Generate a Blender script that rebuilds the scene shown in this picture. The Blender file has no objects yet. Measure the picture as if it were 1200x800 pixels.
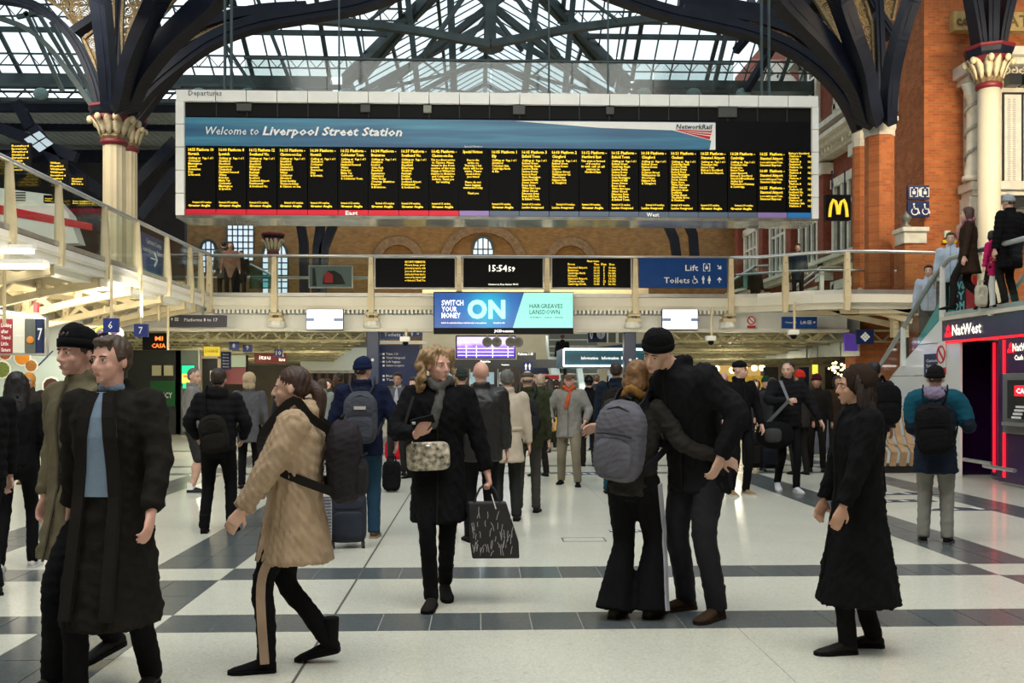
import bpy, bmesh, math, random
import numpy as np
from mathutils import Vector, Matrix
random.seed(7); RNG = np.random.RandomState(7)
SC = bpy.context.scene
COL = SC.collection
PI = math.pi
# ---------------------------------------------------------------- camera
F = 1167.0; YH = 450.0; EYE = 1.5; TH = math.atan(40.0/1167.0)
cd = bpy.data.cameras.new('camera'); cam = bpy.data.objects.new('camera', cd); COL.objects.link(cam)
cam.location = (0, 0, EYE); cam.rotation_euler = (PI/2, 0, -TH)
cd.sensor_width = 36; cd.lens = 36*F/1200; cd.shift_y = (YH-400)/1200; cd.clip_end = 400
SC.camera = cam
# ---------------------------------------------------------------- world: overcast daylight
w = bpy.data.worlds.new('world'); SC.world = w; w.use_nodes = True
nt = w.node_tree; bgn = nt.nodes['Background']
tcw = nt.nodes.new('ShaderNodeTexCoord'); nzw = nt.nodes.new('ShaderNodeTexNoise'); nzw.inputs['Scale'].default_value = 2.5; nzw.inputs['Detail'].default_value = 5
rpw = nt.nodes.new('ShaderNodeValToRGB')
rpw.color_ramp.elements[0].position = .35; rpw.color_ramp.elements[0].color = (.60, .73, .80, 1)
rpw.color_ramp.elements[1].position = .62; rpw.color_ramp.elements[1].color = (.90, .97, 1.0, 1)
nt.links.new(tcw.outputs['Generated'], nzw.inputs['Vector']); nt.links.new(nzw.outputs['Fac'], rpw.inputs['Fac'])
nt.links.new(rpw.outputs['Color'], bgn.inputs['Color'])
WORLD_STRENGTH = 2.2
bgn.inputs['Strength'].default_value = WORLD_STRENGTH
SC.view_settings.view_transform = 'Standard'; SC.view_settings.look = 'None'
SC.view_settings.exposure = 0.17; SC.view_settings.gamma = 1.0; SC.view_settings.use_curve_mapping = False
SC.cycles.max_bounces = 7; SC.cycles.transparent_max_bounces = 24; SC.cycles.diffuse_bounces = 3
SC.cycles.glossy_bounces = 3; SC.cycles.transmission_bounces = 4; SC.cycles.caustics_reflective = False; SC.cycles.caustics_refractive = False
def area(loc, size, power, color=(1, .93, .8), rot=(0, 0, 0), name='concourse_lamp'):
    l = bpy.data.lights.new(name, 'AREA'); l.shape = 'RECTANGLE'; l.size = size[0]; l.size_y = size[1]
    l.energy = power; l.color = color
    o = bpy.data.objects.new(name, l); o.location = loc; o.rotation_euler = rot; COL.objects.link(o); return o
# ceiling lamps of the low hall behind the footbridge, under the balconies
LAMPS = [((-6.5, 31, 2.85), (5, 1.5), 130), ((1.5, 33, 2.9), (5, 1.5), 150), ((8.5, 31, 2.85), (5, 1.5), 130),
         ((-9, 17, 2.9), (1.5, 7), 90), ((0, 41, 4.6), (10, 2), 220), ((-9, 23, 2.9), (1.5, 4), 60)]
for a_ in LAMPS: area(*a_)
for i_, (x_, y_) in enumerate(((-8, 29), (-8, 33), (-5, 30), (7.5, 29), (8.5, 33), (5, 32), (-9, 15), (-9, 21))):  # added point fills without fixtures, brightening the lattice ceilings from below
    l_ = bpy.data.lights.new('soffit_fill', 'POINT'); l_.energy = 38; l_.color = (1, .9, .68); l_.shadow_soft_size = .25; o_ = bpy.data.objects.new('soffit_fill', l_); o_.location = (x_, y_, 2.15 if i_ < 6 else 2.4); COL.objects.link(o_)
# warm area lights on pier, balcony and back wall, with added fills between
area((0, 3, 14), (16, 8), 1750, (1, .96, .88), (math.radians(22), 0, 0), 'hall_fill')  # unseen fill added overhead to raise the interior light
area((-12, 24, 10.5), (6, 3), 420, (1, .90, .72), (math.radians(35), 0, 0), 'left_hall_fill')  # added fill that brightens the left upper hall and its columns
area((13.5, 21.5, 9.5), (3, 1), 420, (1, .80, .52), (math.radians(62), 0, math.radians(0)), 'pier_flood')
area((-1.5, 19.5, 3.0), (15, .4), 330, (1, .90, .70), (math.radians(97), 0, 0), 'bridge_fill')  # fill added in mid-air to brighten the girder panels, no fixture
area((-4.5, 12.0, 3.0), (1, 8), 60, (1, .86, .60), (0, math.radians(100), 0), 'balcony_flood')
area((0, 43, 6.2), (14, 1), 330, (1, .72, .40), (math.radians(105), 0, 0), 'back_wall_flood')
# ---------------------------------------------------------------- pixel helpers (photo 1200x800 -> world)
def ray(px, py):
    u = (px-600)/F; v = (YH-py)/F
    return Vector((u*math.cos(TH)+math.sin(TH), -u*math.sin(TH)+math.cos(TH), v))
def P(px, py, Y):
    r = ray(px, py); t = Y/r.y; return Vector((r.x*t, Y, EYE+r.z*t))
def PX(px, py, X):
    r = ray(px, py); t = X/r.x; return Vector((X, r.y*t, EYE+r.z*t))
def G(px, py, z=0.0):
    r = ray(px, py); t = (z-EYE)/r.z; return Vector((r.x*t, r.y*t, z))
# ---------------------------------------------------------------- materials
MATS = {}
def mat(name, col, rough=.6, metal=0, var=0, scale=8, bump=0, bscale=60, emit=0, ecol=None, coat=0, spec=.5, alpha=1, tint=None):
    if name in MATS: return MATS[name]
    m = bpy.data.materials.new(name); m.use_nodes = True; t = m.node_tree; b = t.nodes['Principled BSDF']
    c = tuple(col)+(1,); b.inputs['Base Color'].default_value = c
    b.inputs['Roughness'].default_value = rough; b.inputs['Metallic'].default_value = metal
    b.inputs['Specular IOR Level'].default_value = spec; b.inputs['Coat Weight'].default_value = coat
    if emit:
        b.inputs['Emission Color'].default_value = tuple(ecol or col)+(1,); b.inputs['Emission Strength'].default_value = emit
    tc = t.nodes.new('ShaderNodeTexCoord')
    if var:
        n = t.nodes.new('ShaderNodeTexNoise'); n.inputs['Scale'].default_value = scale; n.inputs['Detail'].default_value = 4
        r = t.nodes.new('ShaderNodeValToRGB'); r.color_ramp.elements[0].position = .3; r.color_ramp.elements[1].position = .7
        lo = tuple(max(0, x*(1-var)) for x in (tint or col)); hi = tuple(min(1, x*(1+var)) for x in col)
        r.color_ramp.elements[0].color = lo+(1,); r.color_ramp.elements[1].color = hi+(1,)
        t.links.new(tc.outputs['Object'], n.inputs['Vector']); t.links.new(n.outputs['Fac'], r.inputs['Fac'])
        t.links.new(r.outputs['Color'], b.inputs['Base Color'])
    if bump:
        n2 = t.nodes.new('ShaderNodeTexNoise'); n2.inputs['Scale'].default_value = bscale; n2.inputs['Detail'].default_value = 3
        bp = t.nodes.new('ShaderNodeBump'); bp.inputs['Strength'].default_value = bump; bp.inputs['Distance'].default_value = .01
        t.links.new(tc.outputs['Object'], n2.inputs['Vector']); t.links.new(n2.outputs['Fac'], bp.inputs['Height'])
        t.links.new(bp.outputs['Normal'], b.inputs['Normal'])
    MATS[name] = m; return m
def glassmat(name, col=(.85, .95, .92), mixf=.12, rough=.05, fres=True, ior=1.5):
    if name in MATS: return MATS[name]
    m = bpy.data.materials.new(name); m.use_nodes = True; t = m.node_tree
    for n in list(t.nodes):
        if n.type != 'OUTPUT_MATERIAL': t.nodes.remove(n)
    out = [n for n in t.nodes if n.type == 'OUTPUT_MATERIAL'][0]
    tr = t.nodes.new('ShaderNodeBsdfTransparent'); tr.inputs['Color'].default_value = tuple(col)+(1,)
    gl = t.nodes.new('ShaderNodeBsdfGlossy'); gl.inputs['Roughness'].default_value = rough
    fr = t.nodes.new('ShaderNodeFresnel'); fr.inputs['IOR'].default_value = ior
    ad = t.nodes.new('ShaderNodeMath'); ad.operation = 'ADD'; ad.inputs[1].default_value = mixf
    mx = t.nodes.new('ShaderNodeMixShader')
    if fres:                                           # no mirror reflection from inside the thin sheet
        ge = t.nodes.new('ShaderNodeNewGeometry'); iv = t.nodes.new('ShaderNodeMath'); iv.operation = 'SUBTRACT'; iv.inputs[0].default_value = 1
        mu = t.nodes.new('ShaderNodeMath'); mu.operation = 'MULTIPLY'
        t.links.new(ge.outputs['Backfacing'], iv.inputs[1]); t.links.new(iv.outputs[0], mu.inputs[0]); t.links.new(fr.outputs[0], mu.inputs[1]); t.links.new(mu.outputs[0], ad.inputs[0])
    else: ad.inputs[0].default_value = 0
    t.links.new(ad.outputs[0], mx.inputs['Fac'])
    t.links.new(tr.outputs[0], mx.inputs[1]); t.links.new(gl.outputs[0], mx.inputs[2]); t.links.new(mx.outputs[0], out.inputs['Surface'])
    MATS[name] = m; return m
def brickmat(name, c1, c2, mortar, sc=1.0, axis='XZ'):
    if name in MATS: return MATS[name]
    m = bpy.data.materials.new(name); m.use_nodes = True; t = m.node_tree; b = t.nodes['Principled BSDF']
    tc = t.nodes.new('ShaderNodeTexCoord'); sx = t.nodes.new('ShaderNodeSeparateXYZ'); cb = t.nodes.new('ShaderNodeCombineXYZ')
    ad = t.nodes.new('ShaderNodeMath'); ad.operation = 'ADD'
    t.links.new(tc.outputs['Object'], sx.inputs[0]); t.links.new(sx.outputs['X'], ad.inputs[0]); t.links.new(sx.outputs['Y'], ad.inputs[1])
    t.links.new(ad.outputs[0], cb.inputs['X']); t.links.new(sx.outputs['Z'], cb.inputs['Y'])
    br = t.nodes.new('ShaderNodeTexBrick'); br.inputs['Color1'].default_value = c1+(1,); br.inputs['Color2'].default_value = c2+(1,)
    br.inputs['Mortar'].default_value = mortar+(1,); br.inputs['Scale'].default_value = sc
    br.inputs['Brick Width'].default_value = .23; br.inputs['Row Height'].default_value = .078; br.inputs['Mortar Size'].default_value = .008
    t.links.new(cb.outputs[0], br.inputs['Vector'])
    n = t.nodes.new('ShaderNodeTexNoise'); n.inputs['Scale'].default_value = 3.0; n.inputs['Detail'].default_value = 6
    hs = t.nodes.new('ShaderNodeHueSaturation'); mr = t.nodes.new('ShaderNodeMapRange'); mr.inputs['To Min'].default_value = .6; mr.inputs['To Max'].default_value = 1.4
    t.links.new(tc.outputs['Object'], n.inputs['Vector']); t.links.new(n.outputs['Fac'], mr.inputs['Value']); t.links.new(mr.outputs[0], hs.inputs['Value'])
    t.links.new(br.outputs['Color'], hs.inputs['Color']); t.links.new(hs.outputs[0], b.inputs['Base Color'])
    bp = t.nodes.new('ShaderNodeBump'); bp.inputs['Strength'].default_value = .4; bp.inputs['Distance'].default_value = .01; bp.invert = True
    t.links.new(br.outputs['Fac'], bp.inputs['Height']); t.links.new(bp.outputs['Normal'], b.inputs['Normal'])
    b.inputs['Roughness'].default_value = .85
    MATS[name] = m; return m
def filigree(name):
    m = bpy.data.materials.new(name); m.use_nodes = True; t = m.node_tree; b = t.nodes['Principled BSDF']
    out = [n for n in t.nodes if n.type == 'OUTPUT_MATERIAL'][0]
    tc = t.nodes.new('ShaderNodeTexCoord'); v = t.nodes.new('ShaderNodeTexVoronoi'); v.feature = 'DISTANCE_TO_EDGE'; v.inputs['Scale'].default_value = 4.5
    wv = t.nodes.new('ShaderNodeTexVoronoi'); wv.feature = 'F1'; wv.inputs['Scale'].default_value = 4.5
    t.links.new(tc.outputs['Object'], v.inputs['Vector']); t.links.new(tc.outputs['Object'], wv.inputs['Vector'])
    gt = t.nodes.new('ShaderNodeMath'); gt.operation = 'LESS_THAN'; gt.inputs[1].default_value = .055
    sn = t.nodes.new('ShaderNodeMath'); sn.operation = 'MULTIPLY'; sn.inputs[1].default_value = 26
    s2 = t.nodes.new('ShaderNodeMath'); s2.operation = 'SINE'; s3 = t.nodes.new('ShaderNodeMath'); s3.operation = 'GREATER_THAN'; s3.inputs[1].default_value = .1
    mxm = t.nodes.new('ShaderNodeMath'); mxm.operation = 'MAXIMUM'
    t.links.new(v.outputs['Distance'], gt.inputs[0]); t.links.new(wv.outputs['Distance'], sn.inputs[0]); t.links.new(sn.outputs[0], s2.inputs[0]); t.links.new(s2.outputs[0], s3.inputs[0])
    t.links.new(gt.outputs[0], mxm.inputs[0]); t.links.new(s3.outputs[0], mxm.inputs[1])
    b.inputs['Base Color'].default_value = (.25, .175, .075, 1); b.inputs['Roughness'].default_value = .55
    tr = t.nodes.new('ShaderNodeBsdfTransparent'); mx = t.nodes.new('ShaderNodeMixShader')
    t.links.new(mxm.outputs[0], mx.inputs['Fac']); t.links.new(tr.outputs[0], mx.inputs[1]); t.links.new(b.outputs[0], mx.inputs[2]); t.links.new(mx.outputs[0], out.inputs['Surface'])
    return m
M_FIL = filigree('gilded_filigree')
M_IRON = mat('navy_iron', (.007, .011, .024), .5, .1, .3, 2, .2, 30, spec=.25)
M_IRONG = mat('grey_green_iron', (.05, .075, .08), .5, .2, .3, 2)
M_CREAM = mat('cream_paint', (.66, .56, .36), .5, 0, .12, 3, .1, 20)
M_CREAMW = mat('pale_paint', (.74, .71, .60), .5, 0, .06, 1.5, .05, 20)
M_WHITE = mat('white_panel', (.85, .85, .80), .35, 0, .04, 3)
M_STONE = mat('stone_white', (.68, .65, .55), .7, 0, .15, 4, .3, 25)
M_BLACK = mat('black_gloss', (.005, .005, .006), .45, 0, spec=.08)
M_BLACKM = mat('black_matt', (.012, .012, .013), .6, 0, .2, 5)
M_NAVY = mat('sign_navy', (.008, .022, .10), .35, 0, .08, 3, spec=.25)
M_BLUE = mat('sign_blue', (.008, .05, .21), .35, 0, .08, 3, spec=.25)
M_COLB = mat('column_blue', (.004, .02, .07), .35)
M_SIGNW = mat('sign_white', (.85, .87, .88), .4)
M_LED = mat('led_amber', (.9, .55, .02), .5, emit=1.15, ecol=(1, .70, .04))
M_LEDW = mat('led_white', (.9, .9, .8), .5, emit=1.3, ecol=(1, 1, .85))
M_LETTER = mat('lettering_dark', (.02, .03, .06), .5)
M_GLASS = glassmat('balustrade_glass', (.90, .955, .94), .02, .04, True, 1.4)
M_PANE = glassmat('roof_pane', (.58, .60, .61), .01, .5, False)
M_PANEC = glassmat('roof_pane_clear', (.80, .82, .82), .0, .5, False)
M_STEEL = mat('steel', (.55, .56, .55), .3, .8, .1, 4)
M_RED = mat('red_paint', (.55, .01, .025), .45)
M_PURP = mat('purple_kiosk', (.045, .012, .075), .22, 0, .1, 2)
M_REDL = mat('red_light', (.8, .01, .02), .5, emit=1.5, ecol=(1, .008, .02))
M_LAMP = mat('lamp_white', (1, 1, .95), .5, emit=4, ecol=(1, .96, .85))
M_BRICKO = brickmat('brick_orange', (.50, .145, .035), (.36, .085, .022), (.32, .17, .08))
M_BRICKD = brickmat('brick_brown', (.29, .16, .055), (.21, .11, .035), (.16, .11, .05))
M_BRICKR = brickmat('brick_red', (.27, .055, .025), (.20, .035, .018), (.16, .08, .05))
# ---------------------------------------------------------------- mesh builder
class MB:
    def __init__(s): s.v = []; s.f = []
    def add(s, vs, fs):
        o = len(s.v); s.v += [tuple(v) for v in vs]; s.f += [tuple(i+o for i in f) for f in fs]; return s
    def box(s, a, b):
        x0, y0, z0 = (min(a[i], b[i]) for i in range(3)); x1, y1, z1 = (max(a[i], b[i]) for i in range(3))
        return s.add([(x0,y0,z0),(x1,y0,z0),(x1,y1,z0),(x0,y1,z0),(x0,y0,z1),(x1,y0,z1),(x1,y1,z1),(x0,y1,z1)],
                     [(0,3,2,1),(4,5,6,7),(0,1,5,4),(1,2,6,5),(2,3,7,6),(3,0,4,7)])
    def cbox(s, c, d, rz=0, R=None):
        R = R or Matrix.Rotation(rz, 3, 'Z'); c = Vector(c)
        vs = [c+R@Vector((sx*d[0]/2, sy*d[1]/2, sz*d[2]/2)) for sz in (-1, 1) for sx, sy in ((-1,-1),(1,-1),(1,1),(-1,1))]
        return s.add(vs, [(0,3,2,1),(4,5,6,7),(0,1,5,4),(1,2,6,5),(2,3,7,6),(3,0,4,7)])
    def bar(s, a, b, w, h=None, up=(0,0,1)):
        a = Vector(a); b = Vector(b); h = h or w; d = (b-a)
        if d.length < 1e-6: return s
        d.normalize(); up = Vector(up)
        if abs(d.dot(up)) > .97: up = Vector((0,1,0)) if abs(d.y) < .9 else Vector((1,0,0))
        x = d.cross(up).normalized(); y = x.cross(d)
        vs = [p+x*sx*w/2+y*sy*h/2 for p in (a, b) for sx, sy in ((-1,-1),(1,-1),(1,1),(-1,1))]
        return s.add(vs, [(0,3,2,1),(4,5,6,7),(0,1,5,4),(1,2,6,5),(2,3,7,6),(3,0,4,7)])
    def path(s, pts, w, h, up=(0,1,0)):           # rectangular section swept along points, side vector = up
        pts = [Vector(p) for p in pts]; up = Vector(up).normalized(); n = len(pts); vs = []
        ww = w if isinstance(w, (list, tuple)) else [w]*n
        for i, p in enumerate(pts):
            d = (pts[min(i+1, n-1)]-pts[max(i-1, 0)]).normalized(); x = d.cross(up).normalized(); u = x.cross(d)
            vs += [p+x*sx*ww[i]/2+u*sy*h/2 for sx, sy in ((-1,-1),(1,-1),(1,1),(-1,1))]
        fs = [(0,3,2,1), (4*n-4,4*n-3,4*n-2,4*n-1)]
        for i in range(n-1):
            for k in range(4):
                a = 4*i+k; b = 4*i+(k+1)%4; fs.append((a, b, b+4, a+4))
        return s.add(vs, fs)
    def tube(s, pts, r, n=8, caps=True):
        pts = [Vector(p) for p in pts]; m = len(pts); rr = r if isinstance(r, (list, tuple)) else [r]*m; vs = []; u = None
        for i, p in enumerate(pts):
            d = (pts[min(i+1, m-1)]-pts[max(i-1, 0)])
            d = d.normalized() if d.length > 1e-9 else Vector((0,0,1))
            if u is None:
                u = Vector((1,0,0)) if abs(d.x) < .8 else Vector((0,1,0))
            u = (u-d*u.dot(d)).normalized(); v = d.cross(u)
            vs += [p+u*math.cos(2*PI*k/n)*rr[i]+v*math.sin(2*PI*k/n)*rr[i] for k in range(n)]
        fs = []
        for i in range(m-1):
            for k in range(n):
                a = i*n+k; b = i*n+(k+1)%n; fs.append((a, b, b+n, a+n))
        if caps: fs += [tuple(range(n-1, -1, -1)), tuple(range((m-1)*n, m*n))]
        return s.add(vs, fs)
    def loft(s, rings):                            # rings: lists of equal length points
        n = len(rings[0]); vs = [p for r in rings for p in r]; m = len(rings); fs = []
        for i in range(m-1):
            for k in range(n):
                a = i*n+k; b = i*n+(k+1)%n; fs.append((a, b, b+n, a+n))
        fs += [tuple(range(n-1, -1, -1)), tuple(range((m-1)*n, m*n))]
        return s.add(vs, fs)
    def lathe(s, c, prof, n=20, flute=0):          # prof: (radius, z)
        c = Vector(c)
        return s.loft([[c+Vector((math.cos(2*PI*k/n)*r*(1-flute*(k % 2)), math.sin(2*PI*k/n)*r*(1-flute*(k % 2)), z)) for k in range(n)] for r, z in prof])
    def ell(s, c, r, M=None, n=14, m=9, e=1.0, e2=None):   # (super)ellipsoid
        e2 = e if e2 is None else e2
        c = Vector(c); f = lambda x, q: math.copysign(abs(x)**q, x); vs = []
        for i in range(1, m):
            ph = -PI/2+PI*i/m
            for k in range(n):
                t = 2*PI*k/n
                vs.append(Vector((r[0]*f(math.cos(ph), e2)*f(math.cos(t), e), r[1]*f(math.cos(ph), e2)*f(math.sin(t), e), r[2]*f(math.sin(ph), e2))))
        vs += [Vector((0,0,-r[2])), Vector((0,0,r[2]))]
        if M is not None: vs = [M@v for v in vs]
        vs = [c+v for v in vs]; fs = []; B = len(vs)-2
        for i in range(m-2):
            for k in range(n):
                a = i*n+k; b = i*n+(k+1)%n; fs.append((a, b, b+n, a+n))
        for k in range(n):
            fs.append((B, (k+1)%n, k)); fs.append((B+1, (m-2)*n+k, (m-2)*n+(k+1)%n))
        return s.add(vs, fs)
    def poly(s, pts, nrm, th):                     # flat polygon with thickness along nrm
        nrm = Vector(nrm).normalized()*th; n = len(pts); pts = [Vector(p) for p in pts]
        return s.add(pts+[p+nrm for p in pts], [tuple(range(n-1,-1,-1)), tuple(range(n, 2*n))]+[(i, (i+1)%n, n+(i+1)%n, n+i) for i in range(n)])
    def build(s, name, m, parent=None, smooth=False, bevel=0):
        me = bpy.data.meshes.new(name); me.from_pydata(s.v, [], s.f); me.update()
        bm = bmesh.new(); bm.from_mesh(me); bmesh.ops.recalc_face_normals(bm, faces=bm.faces); bm.to_mesh(me); bm.free()
        return mkobj(name, me, m, parent, smooth, bevel)
def mkobj(name, me, m, parent=None, smooth=False, bevel=0):
    if m and not me.materials: me.materials.append(m)
    o = bpy.data.objects.new(name, me); COL.objects.link(o)
    if parent is not None:
        o.parent = parent; o.matrix_parent_inverse = WM[parent.name].inverted() if parent.name in WM and not LOCAL[0] else Matrix()
    if smooth: me.shade_smooth()
    if bevel:
        bv = o.modifiers.new('bevel', 'BEVEL'); bv.width = bevel; bv.segments = 2; bv.limit_method = 'ANGLE'
    return o
WM = {}; LOCAL = [False]
def tag(o, label=None, cat=None, group=None, kind=None):
    if label: o['label'] = label
    if cat: o['category'] = cat
    if group: o['group'] = group
    if kind: o['kind'] = kind
    return o
def thing(name, label, cat, loc=(0,0,0), rz=0, group=None, kind=None):
    o = bpy.data.objects.new(name, None); COL.objects.link(o); o.location = loc; o.rotation_euler = (0,0,rz); o.empty_display_size = .1
    WM[o.name] = Matrix.Translation(Vector(loc)) @ Matrix.Rotation(rz, 4, 'Z')
    return tag(o, label, cat, group, kind)
SPLIT = {'dark_panel', 'seam', 'grille', 'hanger', 'cornice', 'plinth', 'frame', 'pilaster_cap', 'ridge', 'emblem', 'white_ray', 'hanging_frame', 'scroll', 'glazing_bar', 'truss', 'chord', 'rail'}
def islands(mb):
    par = list(range(len(mb.v)))
    def fd(i):
        while par[i] != i: par[i] = par[par[i]]; i = par[i]
        return i
    for f in mb.f:
        for i in f[1:]: par[fd(i)] = fd(f[0])
    gr = {}
    for f in mb.f: gr.setdefault(fd(f[0]), []).append(f)
    out = []
    for fs in gr.values():
        ix = sorted({i for f in fs for i in f}); mp = {i: k for k, i in enumerate(ix)}; q = MB(); q.v = [mb.v[i] for i in ix]; q.f = [tuple(mp[i] for i in f) for f in fs]; out.append(q)
    return out
def part(name, mb, m, parent, smooth=False, bevel=0, label=None):      # geometry given in world coordinates
    if name in SPLIT:
        for q in islands(mb): o = q.build(name, m, parent, smooth, bevel)
        return o
    o = mb.build(name, m, parent, smooth, bevel)
    if label: o['label'] = label
    return o
def share(src, parent, loc, rz=None, name=None):     # copy of a part, shared mesh
    c = src.copy(); COL.objects.link(c); c.parent = parent; c.location = loc
    if rz is not None: c.rotation_euler = (0,0,rz)
    return c
def dup(o, loc, rz, label, group=None):
    c = o.copy(); COL.objects.link(c); c.location = loc; c.rotation_euler = (0,0,rz); c['label'] = label
    if group: c['group'] = group
    for ch in o.children:
        d = ch.copy(); COL.objects.link(d); d.parent = c
        for g in ch.children:
            e = g.copy(); COL.objects.link(e); e.parent = d
    return c
# ---------------------------------------------------------------- lettering
def textmesh(body, bold=0, shear=0, res=2, ext=.004):
    cu = bpy.data.curves.new('t', 'FONT'); cu.body = body; cu.size = 1; cu.resolution_u = res; cu.offset = bold; cu.shear = shear; cu.space_character = 1+bold*1.6
    o = bpy.data.objects.new('t', cu); me = bpy.data.meshes.new_from_object(o); bpy.data.objects.remove(o); bpy.data.curves.remove(cu)
    return me
def lettering(lines, m, parent, name='lettering', label=None, once=False):
    if len(lines) > 1 and len(lines) <= 40 and not once:      # each line of print is a part
        return [lettering([l], m, parent, name, label) for l in lines][-1]
    """lines: (string, origin, right, up, height, width or None, align, bold, shear) -> ONE flat lettering mesh"""
    vs = []; fs = []
    for (st, org, rt, up, h, wd, al, bold, shear) in lines:
        me = textmesh(st, bold, shear, 1 if h < .2 else 3); n = len(me.vertices)
        if n == 0: continue
        co = np.empty(n*3, 'f'); me.vertices.foreach_get('co', co); co = co.reshape(-1, 3)
        x0, x1 = co[:,0].min(), co[:,0].max(); sc = h/.70; W = (x1-x0)*sc; k = 1.0
        if wd: k = wd/max(W, 1e-6)
        xs = (co[:,0]-x0)*sc*k; W *= k
        if al == 'C': xs -= W/2
        if al == 'R': xs -= W
        rt = Vector(rt).normalized(); up = Vector(up).normalized(); nr = rt.cross(up)
        o_ = len(vs); q = np.outer(xs, rt)+np.outer(co[:,1]*sc, up)+np.array(org)[None]+np.array(nr)[None]*.006
        vs += [tuple(r) for r in q]; fs += [tuple(i+o_ for i in p.vertices) for p in me.polygons]
        bpy.data.meshes.remove(me)
    mb = MB(); mb.v = vs; mb.f = fs
    me = bpy.data.meshes.new(name); me.from_pydata(vs, [], fs); me.update()
    o = mkobj(name, me, m, parent)
    if label: o['label'] = label
    return o
def pict(kind, cx, cz, s, Y, mb):                  # flat pictograms facing -Y, s = height
    t = .01; q = lambda pts: mb.poly([(cx+x*s, Y, cz+z*s) for x, z in pts], (0,-1,0), t)
    circ = lambda x, z, r, n=10: q([(x+math.cos(2*PI*k/n)*r, z+math.sin(2*PI*k/n)*r) for k in range(n)])
    if kind == 'man': circ(0,.42,.09); q([(-.17,.3),(.17,.3),(.17,0),(.1,0),(.1,-.5),(.01,-.5),(.01,-.1),(-.01,-.1),(-.01,-.5),(-.1,-.5),(-.1,0),(-.17,0)])
    elif kind == 'woman': circ(0,.42,.09); q([(-.1,.3),(.1,.3),(.22,-.15),(.09,-.15),(.09,-.5),(-.09,-.5),(-.09,-.15),(-.22,-.15)])
    elif kind == 'wheelchair':
        circ(-.08,.42,.09)
        for k in range(9):
            a = PI*.75+k*PI*1.15/8; b = a+PI*1.15/8
            q([(.0+math.cos(a)*.32, -.18+math.sin(a)*.32), (math.cos(b)*.32, -.18+math.sin(b)*.32), (math.cos(b)*.24, -.18+math.sin(b)*.24), (math.cos(a)*.24, -.18+math.sin(a)*.24)])
        q([(-.12,.3),(-.02,.3),(0,-.02),(.2,-.02),(.34,-.4),(.42,-.36),(.42,-.28),(.28,.08),(-.1,.08)])
    elif kind in ('up', 'downright', 'right', 'upright', 'left'):
        a = {'up': 0, 'downright': -PI*.75, 'right': -PI/2, 'upright': -PI/4, 'left': PI/2}[kind]
        rot = lambda pts: [(x*math.cos(a)-z*math.sin(a), x*math.sin(a)+z*math.cos(a)) for x, z in pts]
        q(rot([(-.06,-.42),(.06,-.42),(.06,.1),(.25,-.08),(.34,0),(0,.4),(-.34,0),(-.25,-.08),(-.06,.1)]))
    elif kind == 'lift':
        for a, b in (((-.4,-.45),(-.33,.45)), ((.33,-.45),(.4,.45)), ((-.33,.38),(-.12,.45)), ((.12,.38),(.33,.45)), ((-.33,-.45),(-.12,-.38)), ((.12,-.45),(.33,-.38))):
            q([a, (b[0], a[1]), b, (a[0], b[1])])
        q([(-.15,-.2),(.15,-.2),(.15,.1),(-.15,.1)]); circ(0,.22,.07)
    elif kind == 'box':
        for a, b in (((-.4,-.4),(-.3,.4)), ((.3,-.4),(.4,.4)), ((-.3,.3),(.3,.4)), ((-.3,-.4),(.3,-.3))): q([a, (b[0], a[1]), b, (a[0], b[1])])
        circ(0,0,.15)
    elif kind == 'square': q([(-.4,-.4),(.4,-.4),(.4,.4),(-.4,.4)])
def flat(px0, py0, px1, py1, Y):                   # world rectangle (x0, z1, x1, z0)
    a = P(px0, (py0+py1)/2, Y); b = P(px1, (py0+py1)/2, Y); c = P((px0+px1)/2, py0, Y); d = P((px0+px1)/2, py1, Y)
    return a.x, c.z, b.x, d.z
def sign(name, label, cat, px0, py0, px1, py1, Y, m, texts=(), picts=(), depth=.1, frame=None, tm=None, group=None, emit=None, posts=None):
    """frontal sign board; texts: (string, px, baseline_py, height_px, width_px, align)"""
    x0, z1, x1, z0 = flat(px0, py0, px1, py1, Y)
    t = thing(name, label, cat, ((x0+x1)/2, Y, z0), 0, group)
    part('panel', MB().box((x0, Y, z0), (x1, Y+depth, z1)), m, t)
    if frame: 
        fw = .03; b = MB()
        for a, c in (((x0-fw, z0-fw), (x1+fw, z0)), ((x0-fw, z1), (x1+fw, z1+fw)), ((x0-fw, z0), (x0, z1)), ((x1, z0), (x1+fw, z1))):
            b.box((a[0], Y-.02, a[1]), (c[0], Y+depth+.01, c[1]))
        part('frame', b, frame, t)
    k = (x1-x0)/(px1-px0)
    if texts:
        L = []
        for (s, px, py, hp, wp, al) in texts:
            L.append((s, (x0+(px-px0)*k, Y-.004, z1-(py-py0)*k), (1,0,0), (0,0,1), hp*k, wp*k if wp else None, al, 0.006, 0))
        lettering(L, tm or M_SIGNW, t)
    if picts:
        for (kd, px, py, hp) in picts:
            b = MB(); pict(kd, x0+(px-px0)*k, z1-(py-py0)*k, hp*k, Y-.002, b); part('pictogram', b, tm or M_SIGNW, t)
    if posts:
        b = MB()
        for (ax, zt) in posts:
            X = P(ax, py0, Y).x; b.tube([(X, Y+depth/2, z1), (X, Y+depth/2, zt)], .025, 6)
        part('hanger', b, M_CREAM, t)
    return t
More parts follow.
